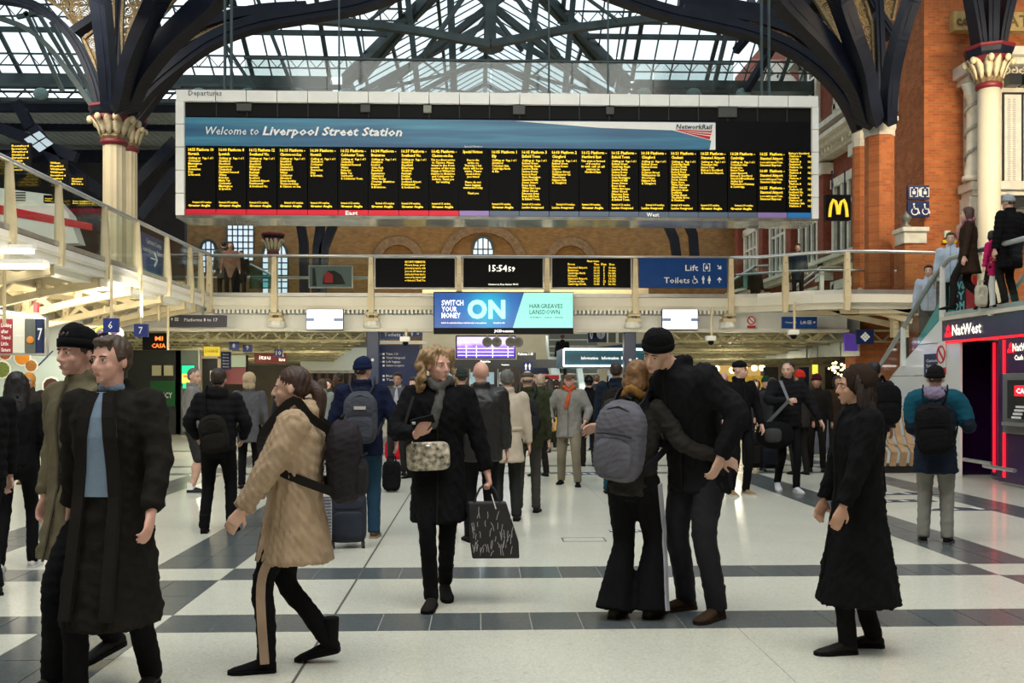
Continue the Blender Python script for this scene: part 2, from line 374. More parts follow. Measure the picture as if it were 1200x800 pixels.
# ================================================================ FLOOR
def terrazzo(name, base, s1, s2, rough):
    m = mat(name, base, rough, coat=.25); t = m.node_tree; b = t.nodes['Principled BSDF']; b.inputs['Coat Roughness'].default_value = .12
    tc = t.nodes.new('ShaderNodeTexCoord')
    n = t.nodes.new('ShaderNodeTexVoronoi'); n.inputs['Scale'].default_value = 90
    r = t.nodes.new('ShaderNodeValToRGB'); e = r.color_ramp.elements; e[0].position = .0; e[0].color = s1+(1,); e[1].position = 1; e[1].color = s2+(1,)
    q = e.new(.5); q.color = base+(1,)
    n2 = t.nodes.new('ShaderNodeTexNoise'); n2.inputs['Scale'].default_value = .9; n2.inputs['Detail'].default_value = 7
    mr = t.nodes.new('ShaderNodeMapRange'); mr.inputs['To Min'].default_value = .86; mr.inputs['To Max'].default_value = 1.12
    n3 = t.nodes.new('ShaderNodeTexNoise'); n3.inputs['Scale'].default_value = 14; n3.inputs['Detail'].default_value = 6
    m3 = t.nodes.new('ShaderNodeMapRange'); m3.inputs['From Min'].default_value = .62; m3.inputs['From Max'].default_value = .75; m3.inputs['To Min'].default_value = 1; m3.inputs['To Max'].default_value = .78
    mu = t.nodes.new('ShaderNodeMath'); mu.operation = 'MULTIPLY'
    hs = t.nodes.new('ShaderNodeHueSaturation')
    t.links.new(tc.outputs['Object'], n.inputs['Vector']); t.links.new(tc.outputs['Object'], n2.inputs['Vector']); t.links.new(tc.outputs['Object'], n3.inputs['Vector'])
    t.links.new(n.outputs['Color'], r.inputs['Fac']); t.links.new(n2.outputs['Fac'], mr.inputs['Value']); t.links.new(n3.outputs['Fac'], m3.inputs['Value'])
    t.links.new(mr.outputs[0], mu.inputs[0]); t.links.new(m3.outputs[0], mu.inputs[1])
    t.links.new(r.outputs['Color'], hs.inputs['Color']); t.links.new(mu.outputs[0], hs.inputs['Value']); t.links.new(hs.outputs[0], b.inputs['Base Color'])
    return m
M_SLAB = terrazzo('terrazzo_cream', (.60, .59, .50), (.50, .49, .41), (.68, .67, .58), .33)
M_TILE = terrazzo('terrazzo_dark', (.085, .10, .105), (.05, .06, .065), (.15, .17, .17), .30)
M_GROUT = mat('grout', (.34, .34, .30), .8)
floor = MB().box((-20, -6, -.2), (20, 56, -.006)).build('floor', M_GROUT); tag(floor, kind='structure')
LB = [(-4.77, -4.20), (-2.64, -1.98), (4.10, 4.70), (6.10, 6.65)]          # dark bands running away from the camera
TB = [(6.08, 6.54), (7.70, 8.18), (16.6, 16.95), (18.1, 18.45), (22.3, 22.7)]    # dark bands running across
def slab_mesh(w, h, m, name): 
    g = .004 if m is M_TILE else .0015; me = bpy.data.meshes.new(name); b = MB().box((g, g, -.02), (w-g, h-g, 0)); me.from_pydata(b.v, [], b.f); me.update(); me.materials.append(m); return me
SM = {}
def lay(name, x0, y0, x1, y1, m):
    key = (round(x1-x0, 3), round(y1-y0, 3), m.name)
    if key not in SM: SM[key] = slab_mesh(key[0], key[1], m, name)
    o = bpy.data.objects.new(name, SM[key]); COL.objects.link(o); o.location = (x0, y0, 0); o.parent = floor; return o
def cuts(a, b, step): 
    n = max(1, round((b-a)/step)); return [(a+(b-a)*i/n, a+(b-a)*(i+1)/n) for i in range(n)]
# rows between the cross bands; slabs as large as the joints in the photo
ys = [2.0]+[v for t in TB for v in t]+[44.0]
rows = [(ys[i], ys[i+1], i % 2) for i in range(len(ys)-1)]
xs = [-13.0, LB[0][0], LB[0][1], LB[1][0], LB[1][1], -.93, 1.6, LB[2][0], LB[2][1], LB[3][0], LB[3][1], 13.0]
far = MB(); fart = MB(); nt_ = 0
for (y0, y1, dark) in rows:
    for i in range(len(xs)-1):
        x0, x1 = xs[i], xs[i+1]; lb = (x0, x1) in LB
        if dark and not lb:
            for a, b in cuts(x0, x1, .305):
                if y0 < 12 and -5.2 < a < 6.1 and nt_ < 290: lay('tile', a, y0, b, y1, M_TILE); nt_ += 1
                else: fart.box((a+.002, y0+.002, -.02), (b-.002, y1-.002, 0))
        elif dark and lb:
            lay('slab', x0, y0, x1, y1, M_SLAB)
        elif lb:
            mx = (x0+x1)/2
            for a, b in cuts(y0, y1, .61):
                for u, v in ((x0, mx), (mx, x1)):
                    if b < 14.2 and a > 3 and nt_ < 290: lay('tile', u, a, v, b, M_TILE); nt_ += 1
                    else: fart.box((u+.002, a+.002, -.02), (v-.002, b-.002, 0))
        else:
            for u, v in cuts(x0, x1, 2.6 if x1 > -5 and x0 < 6.7 else 3.3):
                for a, b in cuts(y0, y1, 1.25 if y0 < 16 else 3.0):
                    if b < 20: lay('slab', u, a, v, b, M_SLAB)
                    else: far.box((u+.002, a+.002, -.02), (v-.002, b-.002, 0))
tag(far.build('slab', M_SLAB, floor), 'cream slabs far back in the hall', kind='stuff')
tag(fart.build('tile', M_TILE, floor), 'dark tiles of the distant bands', kind='stuff')
part('expansion_joint', MB().box((-.938, 2, -.01), (-.922, 44, .0008)), mat('joint_strip', (.08, .075, .06), .6), floor)
# stickers and cover on the floor
def decal(name, label, px, py, w, d, m, marks=0, rz=0, tri=False):
    g = G(px, py); t = thing(name, label, 'floor sticker' if 'sticker' in name else 'access cover', (g.x, g.y, .0), rz)
    LOCAL[0] = True
    b = MB()
    if tri: b.poly([(-w/2, -d/2, .001), (w/2, -d/2, .001), (w*.1, d/2, .001)], (0,0,1), .0025)
    else: b.poly([(-w/2, -d/2, .001), (w/2, -d/2, .001), (w/2, d/2, .001), (-w/2, d/2, .001)], (0,0,1), .0025)
    b.build('vinyl', m, t)
    if marks:
        q = MB()
        for i in range(marks):
            x = -w/2+w*(i+.6)/(marks+.2)
            q.poly([(x-.03, -d*.28, .004), (x+.035, -d*.28, .004), (x-.0, d*.28, .004), (x-.065, d*.28, .004)], (0,0,1), .001)
        q.build('lettering', M_SIGNW, t)
    LOCAL[0] = False; return t
decal('floor_sticker', 'blue floor sticker with white marks behind the embracing couple', 757, 622, .75, .14, M_NAVY, 7)
decal('floor_sticker', 'blue floor sticker with white marks behind the walker in the grey parka', 700, 555, 1.1, .35, M_NAVY, 8)
decal('floor_sticker', 'dark wedge-shaped floor sticker beside the bench', 1062, 578, .8, .35, M_LETTER, 3, tri=True)
decal('floor_sticker', 'dark floor sticker between the bench and the teal-hooded person', 1050, 587, 1.0, .25, M_LETTER, 4, rz=.1)
decal('floor_sticker', 'dark floor sticker right of the teal-hooded person', 1116, 596, 1.0, .35, M_LETTER, 3, tri=True)
g = G(684, 632); t = thing('access_cover', 'thin brass-edged rectangular cover let into the cream floor', 'access cover', (g.x, g.y, 0))
b = MB(); w_, d_ = .42, .24
for a, c in (((-w_/2, -d_/2), (w_/2, -d_/2+.012)), ((-w_/2, d_/2-.012), (w_/2, d_/2)), ((-w_/2, -d_/2), (-w_/2+.012, d_/2)), ((w_/2-.012, -d_/2), (w_/2, d_/2))):
    b.box((g.x+a[0], g.y+a[1], 0), (g.x+c[0], g.y+c[1], .002))
part('edging', b, mat('brass', (.18, .14, .09), .4, .7), t)
part('plate', MB().box((g.x-w_/2+.014, g.y-d_/2+.014, 0), (g.x+w_/2-.014, g.y+d_/2-.014, .0012)), M_SLAB, t)
# ================================================================ BACK WALL (brown brick, gothic arches), Y = 50
WB = 50.0
wb = MB().box((-22, WB, 0), (14, WB+.5, 14.5)).build('wall_back', M_BRICKD); tag(wb, kind='structure')
def arch_pts(px, pytop, halfw, pybase, Y, n=10, gothic=True):
    c = P(px, pybase, Y); top = P(px, pytop, Y).z; hw = abs(P(px+halfw, pybase, Y).x-c.x); H = top-c.z; pts = []
    for i in range(n+1):
        t = i/n; x = -hw*math.cos(t*PI); z = H*(math.sin(t*PI)**.75) ; pts.append((c.x+x, c.z+z))
    return pts
M_ARCH = mat('arch_moulding', (.20, .13, .07), .8, 0, .3, 6)
for (px, pt, hw, pb) in ((467, 281, 28, 318), (566, 267, 47, 318), (668, 282, 28, 318), (120, 262, 40, 330)):
    for k, (o_, wd) in enumerate(((0, .30), (4.5, .16))):
        pts = arch_pts(px, pt+o_, hw-o_, pb, WB); pl = [(x, WB-.12-.06*k, z) for x, z in pts]
        b = MB(); b.path(pl, wd, .3-.05*k, up=(0,1,0)); part('arch_moulding', b, M_ARCH, wb)
def wall_window(name, label, px0, py0, px1, py1, Y, nx, ny, arched, fm=None, gm=None):
    x0, z1, x1, z0 = flat(px0, py0, px1, py1, Y); t = thing(name, label, 'window', ((x0+x1)/2, Y-.15, z0)); w_ = x1-x0
    zs = z1-w_*.6 if arched else z1
    top = lambda x: z1 if not arched else zs+(z1-zs)*max(0, 1-abs((x-(x0+x1)/2)/(w_/2))**2)**.5*1.0
    b = MB()
    for i in range(nx+1):
        x = x0+w_*i/nx; b.box((x-.03, Y-.16, z0), (x+.03, Y-.08, max(z0+.1, top(min(max(x, x0+.02), x1-.02)))))
    for j in range(ny+1):
        z = z0+(zs-z0)*j/ny; b.box((x0, Y-.16, z-.03), (x1, Y-.08, z+.03))
    if arched:
        b.path([(x0+w_*i/12, Y-.12, top(x0+w_*i/12)) for i in range(13)], .12, .16)
    part('window_frame', b, fm or M_IRONG, t)
    for i in range(nx):
        for j in range(ny):
            xa, xb = x0+w_*i/nx, x0+w_*(i+1)/nx; za, zb = z0+(zs-z0)*j/ny, z0+(zs-z0)*(j+1)/ny
            part('pane', MB().box((xa, Y-.11, za), (xb, Y-.10, zb)), gm or M_DAYW, t)
    if arched:
        for i in range(nx):
            xa, xb = x0+w_*i/nx, x0+w_*(i+1)/nx
            part('pane', MB().poly([(xa, Y-.11, zs), (xb, Y-.11, zs), (xb, Y-.11, max(top(xb), zs+.02)), ((xa+xb)/2, Y-.11, top((xa+xb)/2)), (xa, Y-.11, max(top(xa), zs+.02))], (0,1,0), .01), gm or M_DAYW, t)
    return t
M_DAYW = mat('daylit_frosted_glass', (.5, .6, .68), .4, emit=.75, ecol=(.72, .87, 1.0))
wall_window('arched_window', 'small arched leaded window glowing high in the brown brick wall', 554, 278, 578, 312, WB, 4, 3, True)
wall_window('tall_window', 'tall rectangular leaded window under the left end of the departures board', 267, 240, 298, 306, WB, 5, 9, False)
wall_window('arched_window', 'round-headed window behind the small ornate column', 308, 283, 338, 345, WB, 4, 6, True)
wall_window('arched_window', 'half hidden round-headed window above the left balcony people', 236, 282, 254, 320, WB, 3, 4, True)
# dark iron ribs standing before the back wall
for i, pts in enumerate([[(343, 215), (352, 260), (356, 285), (357, 345)], [(415, 225), (394, 255), (380, 290), (377, 345)], [(396, 215), (378, 250), (372, 290), (371, 345)],
                         [(742, 205), (772, 240), (790, 280), (797, 330)], [(770, 205), (797, 240), (812, 275), (816, 330)]]):
    b = MB(); pp = [P(x, y, 44) for x, y in pts]
    b.path(pp, .38, .35); o = b.build('iron_rib', M_IRON); tag(o, ['dark iron rib curving left of the small ornate column', 'outer dark iron rib left of the first arch', 'inner dark iron rib beside the first arch',
        'dark iron rib below the right half of the board', 'dark iron rib nearest the red brick building below the board'][i], 'iron rib', 'iron ribs before the back wall')
# ================================================================ RED BRICK BUILDING receding on the right, X = 13
XB = 13.0
wr = MB().box((XB, 29.5, 0), (XB+.6, 50, 17.0)).build('wall_right', M_BRICKR); tag(wr, kind='structure')
def bay(Y0, Y1, z0, z1, nx, name='window_frame', mull=True):
    b = MB(); fx = XB-.16
    for a, c in (((Y0-.22, z0-.2), (Y0, z1+.2)), ((Y1, z0-.2), (Y1+.22, z1+.2)), ((Y0-.35, z1), (Y1+.35, z1+.32)), ((Y0-.3, z0-.28), (Y1+.3, z0))):
        b.box((fx, a[0], a[1]), (XB+.05, c[0], c[1]))
    for i in range(1, nx): y = Y0+(Y1-Y0)*i/nx; b.box((fx+.04, y-.08, z0), (XB+.03, y+.08, z1))
    b.box((fx+.05, Y0, z0+(z1-z0)*.68), (XB+.02, Y1, z0+(z1-z0)*.68+.1))
    w = part('window_frame', b, M_STONE, wr)
    for i in range(nx): 
        ya, yb = Y0+(Y1-Y0)*i/nx, Y0+(Y1-Y0)*(i+1)/nx
        part('pane', MB().box((XB-.03, ya, z0), (XB-.015, yb, z1)), mat('dark_window_glass', (.03, .045, .05), .12, 0, .3, 2), w)
M_RSTONE = mat('red_rendered_panel', (.20, .035, .02), .7, 0, .2, 3)
for k, Yc in enumerate((31.2, 34.6, 38.4, 42.4, 46.6)):
    bay(Yc-.95, Yc+.95, 6.2, 8.6, 3); bay(Yc-.95, Yc+.95, 2.6, 4.9, 3); bay(Yc-.8, Yc+.8, 11.6, 14.0, 2)
    part('pilaster', MB().box((XB-.35, Yc+1.5, 0), (XB+.05, Yc+2.1, 9.6)), M_BRICKR, wr)
    part('pilaster_cap', MB().box((XB-.45, Yc+1.4, 9.2), (XB+.05, Yc+2.2, 9.6)).box((XB-.42, Yc+1.42, 5.3), (XB+.05, Yc+2.18, 5.6)), M_STONE, wr)
    # pediment
    b = MB().path([(XB-.25, Yc-1.4, 14.3), (XB-.25, Yc, 15.3), (XB-.25, Yc+1.4, 14.3)], .22, .5, up=(1,0,0)).box((XB-.5, Yc-1.5, 14.15), (XB, Yc+1.5, 14.4))
    part('pediment', b, M_STONE, wr)
b = MB()
for z, d, h in ((9.7, .45, .25), (9.95, .75, .18), (10.13, .95, .16), (5.75, .35, .2), (5.95, .5, .14), (11.0, .3, .2)): b.box((XB-d, 29.5, z), (XB, 50, z+h))
part('cornice', b, M_STONE, wr)
b = MB()
for i in range(60): b.box((XB-.6, 29.7+i*.34, 9.78), (XB-.4, 29.85+i*.34, 9.94))
tag(part('dentil', b, M_STONE, wr), 'small tooth blocks under the cornice', kind='stuff')
# great round arch moulding high on the facade with an oval ornament
for r, wd, d in ((3.6, .45, .55), (3.05, .25, .4), (2.7, .15, .3)):
    b = MB().path([(XB-.2, 42.4-r*math.cos(PI*i/20), 10.3+r*1.15*math.sin(PI*i/20)) for i in range(21)], wd, d, up=(1,0,0)); part('arch_moulding', b, M_STONE, wr)
part('arch_infill', MB().poly([(XB-.06, 42.4-2.7*math.cos(PI*i/16), 10.3+3.1*math.sin(PI*i/16)) for i in range(17)], (1,0,0), .05), M_RSTONE, wr)
ov = MB().path([(XB-.2, 41.2+.85*math.cos(2*PI*i/20), 11.9+1.1*math.sin(2*PI*i/20)) for i in range(21)], .2, .3, up=(1,0,0))
for i in range(8):
    a = 2*PI*i/8; ov.ell((XB-.25, 41.2+1.05*math.cos(a), 11.9+1.35*math.sin(a)), (.15, .28, .3), n=10, m=7)
ov.ell((XB-.2, 41.2, 11.9), (.15, .55, .75)); part('carved_cartouche', ov, M_STONE, wr, True)
# orange brick pier (two faces) filling the upper right
PW = 27.6
a = P(1046, 300, PW+2.4); b1 = P(1083, 300, PW); 
pier = MB(); X0 = a.x; X1 = b1.x
pier.add([(X0, PW+2.4, 0), (X1, PW, 0), (24, PW, 0), (24, PW+3, 0), (X0, PW+3, 0), (X0, PW+2.4, 18), (X1, PW, 18), (24, PW, 18), (24, PW+3, 18), (X0, PW+3, 18)],
         [(4,3,2,1,0), (5,6,7,8,9), (0,1,6,5), (1,2,7,6), (2,3,8,7), (3,4,9,8), (4,0,5,9)])
po = pier.build('wall_pier', M_BRICKO); tag(po, kind='structure')
# round brick columns with stone caps carrying the right ironwork
def brick_column(px0, px1, pytop, pycap, Y, label):
    r = abs(P(px1, 300, Y).x-P(px0, 300, Y).x)/2; c = P((px0+px1)/2, 300, Y); zt = P(px0, pytop, Y).z; zc = P(px0, pycap, Y).z
    t = thing('brick_column', label, 'column', (c.x, c.y, 3.84)); n = 8
    sq = lambda rr, z: [(c.x+math.cos(PI/8+2*PI*k/n)*rr, c.y+math.sin(PI/8+2*PI*k/n)*rr, z) for k in range(n)]
    part('shaft', MB().loft([sq(r*1.05, 3.84), sq(r*1.05, zc)]), M_BRICKO, t)
    part('capital', MB().loft([sq(r*1.1, zc-.02), sq(r*1.1, zc+.12), sq(r*1.18, zc+.2), sq(r*1.18, zc+.42), sq(r*1.34, zc+.5), sq(r*1.34, zt-.05), sq(r*1.2, zt)]), M_STONE, t)
brick_column(1015, 1046, 141, 160, 26.6, 'octagonal orange brick column with pale stone cap under the right ironwork')
brick_column(1000, 1016, 153, 172, 28.6, 'slimmer brick column half hidden left of the stone-capped one')
# stone pedestal with small dark urn ornament
pc = P(1067, 300, 25.6); t = thing('pedestal', 'orange brick pedestal with pale stone top beside the brick pier', 'pedestal', (pc.x, pc.y, 3.84))
zt = P(1067, 268, 25.6).z; part('shaft', MB().box((pc.x-.26, pc.y-.26, 3.84), (pc.x+.26, pc.y+.26, zt-.42)), M_BRICKO, t)
part('cap', MB().box((pc.x-.30, pc.y-.3, zt-.42), (pc.x+.30, pc.y+.3, zt-.12)).box((pc.x-.35, pc.y-.35, zt-.12), (pc.x+.35, pc.y+.35, zt)), M_STONE, t, bevel=.02)
b = MB().lathe((pc.x-.12, pc.y, zt), [(.12, 0), (.14, .06), (.05, .12), (.11, .22), (.14, .30), (.05, .39), (.01, .46)], 12)
tag(b.build('finial', mat('pewter', (.16, .16, .14), .5, .4), None, True), 'small pewter-grey urn finial standing on the stone pedestal', 'finial')
# ================================================================ white stone monument behind the right column
MY = 27.3
t = thing('stone_monument', 'pale carved stone wall monument with twisted column on the orange brick pier', 'monument', (P(1160, 300, MY).x, MY, 3.84))
def mbx(px0, py0, px1, py1, dy0=-.0, dy1=.3, mb=None):
    x0, z1, x1, z0 = flat(px0, py0, px1, py1, MY); (mb).box((x0, MY-dy0, z0), (x1, MY+dy1, z1))
b = MB(); mbx(1135, 85, 1215, 270, 0, .3, b); part('back_slab', b, M_STONE, t)
b = MB(); mbx(1122, 78, 1150, 92, .5, .3, b); mbx(1127, 92, 1148, 100, .4, .3, b); mbx(1150, 62, 1215, 72, .6, .3, b); mbx(1146, 72, 1215, 80, .4, .3, b); part('cornice', b, M_STONE, t, bevel=.02)
b = MB(); mbx(1128, 216, 1215, 226, .5, .3, b); mbx(1132, 226, 1215, 232, .4, .3, b); mbx(1126, 262, 1215, 274, .5, .3, b); mbx(1130, 232, 1146, 262, .3, .3, b); part('plinth', b, M_STONE, t, bevel=.02)
b = MB(); mbx(1143, 228, 1152, 243, .33, .3, b); mbx(1176, 230, 1215, 245, .33, .3, b); mbx(1176, 90, 1190, 103, .33, .3, b); mbx(1193, 90, 1215, 103, .33, .3, b); mbx(1143, 265, 1155, 285, .53, .3, b); part('dark_panel', b, mat('slate', (.03, .035, .035), .3), t)
c = P(1140, 300, MY-.32); z0 = P(1140, 215, MY).z; z1 = P(1140, 103, MY).z
part('twisted_column', MB().lathe((c.x, c.y, z0), [(.30, 0), (.30, .12), (.22, .16), (.24, .3)]+[(.19, .4), (.18, z1-z0-.4)]+[(.26, z1-z0-.3), (.24, z1-z0-.2), (.32, z1-z0)], 16, .1), M_STONE, t, True)
sp = [(c.x+.2*math.cos(a), c.y+.2*math.sin(a), z0+.4+(z1-z0-.8)*i/60) for i, a in enumerate([j*PI*6/60 for j in range(61)])]
part('carved_garland', MB().tube(sp, .05, 6), mat('stone_grey', (.36, .35, .30), .8, 0, .3, 12), t, True)
b = MB(); mbx(1174, 110, 1215, 215, .02, .3, b); part('name_tablet', b, mat('marble', (.74, .73, .66), .4, 0, .08, 6), t)
b = MB()
for px in (1174, 1196.5, 1213): mbx(px, 110, px+1.6, 215, .07, 0, b)
mbx(1174, 109, 1215, 111, .07, 0, b); mbx(1174, 213, 1215, 215, .07, 0, b); part('frame', b, M_BLACKM, t)
b = MB(); R_ = random.Random(3)
for cx_ in (1182, 1188, 1203, 1209):
    for k in range(44):
        x0, z1, x1, z0_ = flat(cx_-2.2*R_.uniform(.6, 1), 116+k*2.2, cx_+2.2*R_.uniform(.6, 1), 117+k*2.2, MY); b.box((x0, MY-.026, z0_), (x1, MY-.02, z1))
tag(part('engraved_name', b, mat('engraving', (.42, .41, .36), .8), t), kind='stuff')
for px in range(1176, 1215, 9):                   # scroll frieze
    cc = P(px, 85, MY); part('scroll', MB().tube([(cc.x+math.cos(a_)*(.02+.012*a_), MY-.15, cc.z+math.sin(a_)*(.02+.012*a_)) for a_ in [i*.5 for i in range(16)]], .03, 5), M_STONE, t)
# carved name frieze on the brick
x0, z1, x1, z0 = flat(1118, 14, 1215, 36, MY); t = thing('carved_frieze', 'ochre carved stone name band high on the orange brick pier', 'frieze', ((x0+x1)/2, MY, z0))
M_OCH = mat('ochre_stone', (.46, .33, .13), .8, 0, .2, 6)
part('stone_band', MB().box((x0, MY-.02, z0), (x1, MY+.3, z1)), M_OCH, t)
lettering([('GREAT', (P(1140, 31, MY).x, MY-.03, P(1140, 31, MY).z), (1,0,0), (0,0,1), .32, 1.6, 'L', .02, 0)], mat('ochre_dark', (.18, .11, .04), .8), t)
for px in (1124, 1132):
    cc = P(px, 25, MY); part('scroll', MB().tube([(cc.x+math.cos(a_)*(.02+.016*a_), MY-.05, cc.z+math.sin(a_)*(.02+.016*a_)) for a_ in [i*.5 for i in range(14)]], .03, 5), mat('ochre_dark', (.18, .11, .04), .8), t)
# ================================================================ ROOF
def zslope(y): return 13.15+(38-y)*.577            # far slope of the cross roof
E0 = 38.0
roof = MB()
roof.box((-22, E0-.1, 12.75), (-5.6, E0+.6, 13.15)).box((6.0, E0-.1, 12.75), (XB, E0+.6, 13.15))
roof = roof.build('ceiling', M_IRONG); tag(roof, kind='structure')
NX, NH = .35, 5.35                                   # nave axis and half width at the eaves
NZ = 16.2; nslope = (NZ-13.15)/NH
yv = lambda x: E0-max(0, (NH-abs(x-NX)))*nslope/.577    # Y where the cross slope meets the nave slope
mb_p = MB(); g = .03
PW_ = .72; npane = 0
pane_me = None
def pane_obj(vs, parent):
    me = bpy.data.meshes.new('pane'); me.from_pydata([tuple(v) for v in vs], [], [tuple(range(len(vs)))]); me.update(); me.materials.append(M_PANE)
    o = bpy.data.objects.new('pane', me); COL.objects.link(o); o.parent = parent; return o
# cross slope panes (shared mesh), left and right of the valley
ys_ = [E0-.95*i for i in range(0, 8)]
base = pane_obj([(0,0,0), (PW_-.05,0,0), (PW_-.05,-.91,.91*.577), (0,-.91,.91*.577)], roof); base.location = (-20, E0, 13.15)
for i in range(0, 46):
    x = -20+i*PW_
    if x > XB-1: break
    for j in range(7):
        y = E0-.95*j; 
        inside = lambda X: abs(X-NX) < NH and y-.95 < yv(X)+.0
        if abs(x+PW_/2-NX) < NH and y-.5 > yv(x+PW_/2): continue
        if i or j: o = base.copy(); COL.objects.link(o); o.location = (x, y, zslope(y)); npane += 1
bars = MB()
for i in range(0, 47):
    x = -20+i*PW_-.025
    if x > XB: break
    y0 = yv(x) if abs(x-NX) < NH else E0; wd = .05 if i % 4 else .16
    bars.bar((x, y0, zslope(y0)-.02), (x, 31, zslope(31)-.02), wd, .07)
part('glazing_bar', bars, M_IRONG, roof)
def xseg(y):                                        # x ranges outside the nave opening at this Y
    xv = max(0, NH-(E0-y)*.577/nslope); return [(-20, NX-xv), (NX+xv, XB)] if xv > 0 else [(-20, XB)]
for j in range(1, 8):
    y = E0-.95*j; b = MB()
    for x0, x1 in xseg(y):
        heavy = j in (2, 4, 6); b.bar((x0, y, zslope(y)-.1), (x1, y, zslope(y)-.1), .1 if heavy else .05, .18 if heavy else .06)
        if j in (1, 3, 5, 7):                        # lattice purlin
            zt = zslope(y)-.1; b.bar((x0, y, zt-.42), (x1, y, zt-.42), .05, .05); n = int((x1-x0)/.36)
            for k in range(n):
                xa = x0+k*.36; b.bar((xa, y, zt-(.42 if k % 2 else 0)), (xa+.36, y, zt-(0 if k % 2 else .42)), .03, .03, (0,1,0))
    part('purlin', b, M_IRONG, roof)
# valley beams, nave ridge, nave glazing
for s in (-1, 1):
    for off, wd in ((0, .34), (.5, .16)):
        b = MB().bar((NX+s*(NH-off), E0, 13.05), (NX, yv(NX)-off, NZ-.1+off*.3), wd, .4); part('valley_beam', b, M_IRONG, roof)
    n = 24
    for i in range(n):
        y = 33+i*.72
        for j in range(3):
            u0, u1 = j/3, (j+1)/3; q = []
            for (yy, uu) in ((y+.03, u0), (y+.69, u0), (y+.69, u1), (y+.03, u1)):
                q.append((NX+s*NH*uu, yy, NZ-(NZ-13.15)*uu))
            if y+.3 < yv(NX+s*NH*(u0+u1)/2): continue
            pane_obj(q, roof)
    b = MB()
    for i in range(n+1):
        y = 33+i*.72; u = min(1, max(0, (y-(E0-NH*nslope/.577))/(NH*nslope/.577)))
        if u > .02: b.bar((NX, y, NZ-.02), (NX+s*NH*u, y, NZ-(NZ-13.15)*u-.02), .045, .04)
    part('glazing_bar', b, M_IRONG, roof)
    for u in (.33, .66):
        ya = E0-(1-u)*NH*nslope/.577; b = MB().bar((NX+s*NH*u, ya, NZ-(NZ-13.15)*u-.1), (NX+s*NH*u, 50, NZ-(NZ-13.15)*u-.1), .12, .16); part('purlin', b, M_IRONG, roof)
    b = MB().bar((NX+s*NH, E0, 13.0), (NX+s*NH, 50, 13.0), .3, .4); part('nave_eave', b, M_IRONG, roof)
    for yy in (40, 44, 48):                          # nave trusses
        b = MB().bar((NX, yy, NZ-.25), (NX+s*NH, yy, 13.0), .14, .2).bar((NX, yy, 14.3), (NX+s*NH*.95, yy, 13.1), .1, .12).bar((NX+s*NH*.5, yy, 14.55), (NX+s*NH*.35, yy, 13.9), .08, .08).bar((NX+s*NH*.5, yy, 14.6), (NX, yy, 14.3), .08, .08)
        part('truss', b, M_IRONG, roof)
part('ridge_beam', MB().bar((NX, 33, NZ-.05), (NX, 50, NZ-.05), .2, .3), M_IRONG, roof)
# king post and raking struts at the crossing
kp = P(575, 50, 31); t = thing('roof_truss', 'dark hanging king post and raking struts at the crossing of the glass roof', 'roof truss', (kp.x, 31, kp.z))
part('king_post', MB().bar((kp.x, 31, kp.z-.1), (kp.x, 31, 17), .34, .3), M_IRONG, t)
part('boss', MB().lathe((kp.x, 31, kp.z-.35), [(.1, 0), (.42, .15), (.42, .3), (.2, .4)], 12), M_IRONG, t)
for (x0, y0, x1, y1, wd, Ya) in ((540, 60, 592, -10, .14, 31), (612, 60, 556, -10, .14, 31), (445, 105, 600, -12, .26, 33), (700, 105, 552, -12, .26, 33), (655, 66, 600, -10, .16, 31), (495, 66, 548, -10, .16, 31),
                            (528, 0, 532, 108, .24, 34), (478, 0, 490, 108, .2, 35), (628, 0, 615, 108, .24, 34), (672, -5, 662, 108, .2, 35), (410, -5, 432, 108, .12, 35.5), (742, -5, 722, 108, .12, 35.5),
                            (432, 25, 475, -8, .1, 30), (725, 25, 680, -8, .1, 30), (300, -6, 345, 108, .16, 36), (250, 30, 300, 108, .16, 36), (862, -6, 835, 108, .16, 36)):
    part('strut', MB().bar(P(x0, y0, Ya), P(x1, y1, Ya), wd, wd*.8), M_IRONG, t)
for (pts) in ([(350, 22), (400, 26), (450, 31), (500, 38), (540, 46), (575, 52)], [(575, 52), (610, 45), (660, 35), (720, 27), (790, 20), (850, 15)]):
    part('tie', MB().path([P(x, y, 30.5) for x, y in pts], .22, .25), M_IRONG, t)
# flat eave gutter truss in front of the glazing (long horizontal lattice girder)
for nm, px0, px1 in (('left', -30, 213), ('centre', 213, 410), ('right', 735, 880)):
    t = thing('lattice_girder', {'left': 'long grey lattice girder under the left glass roof', 'centre': 'grey girder and gutter just above the left half of the board', 'right': 'grey girder above the right half of the board'}[nm], 'girder', (P((px0+px1)/2, 110, 36.5).x, 36.5, P(0, 118, 36.5).z))
    x0, z1, x1, z0 = flat(px0, 99, px1, 120, 36.5)
    part('chord', MB().box((x0, 36.4, z1-.12), (x1, 36.7, z1)).box((x0, 36.4, z0), (x1, 36.7, z0+.14)).box((x0, 36.45, z1-.3), (x1, 36.6, z1-.24)), M_IRONG, t)
    b = MB(); n = int((x1-x0)/.45)
    for k in range(n): b.bar((x0+k*.45, 36.5, z0 if k % 2 else z1-.2), (x0+k*.45+.45, 36.5, z1-.2 if k % 2 else z0), .05, .05, (0,1,0))
    part('lattice', b, M_IRONG, t)
    for px in np.arange(px0+20, px1, 58): 
        cc = P(px, 110, 36.3); part('bracket_lamp', MB().ell((cc.x, 36.3, cc.z), (.28, .2, .22)), mat('verdigris', (.16, .26, .26), .6), t)
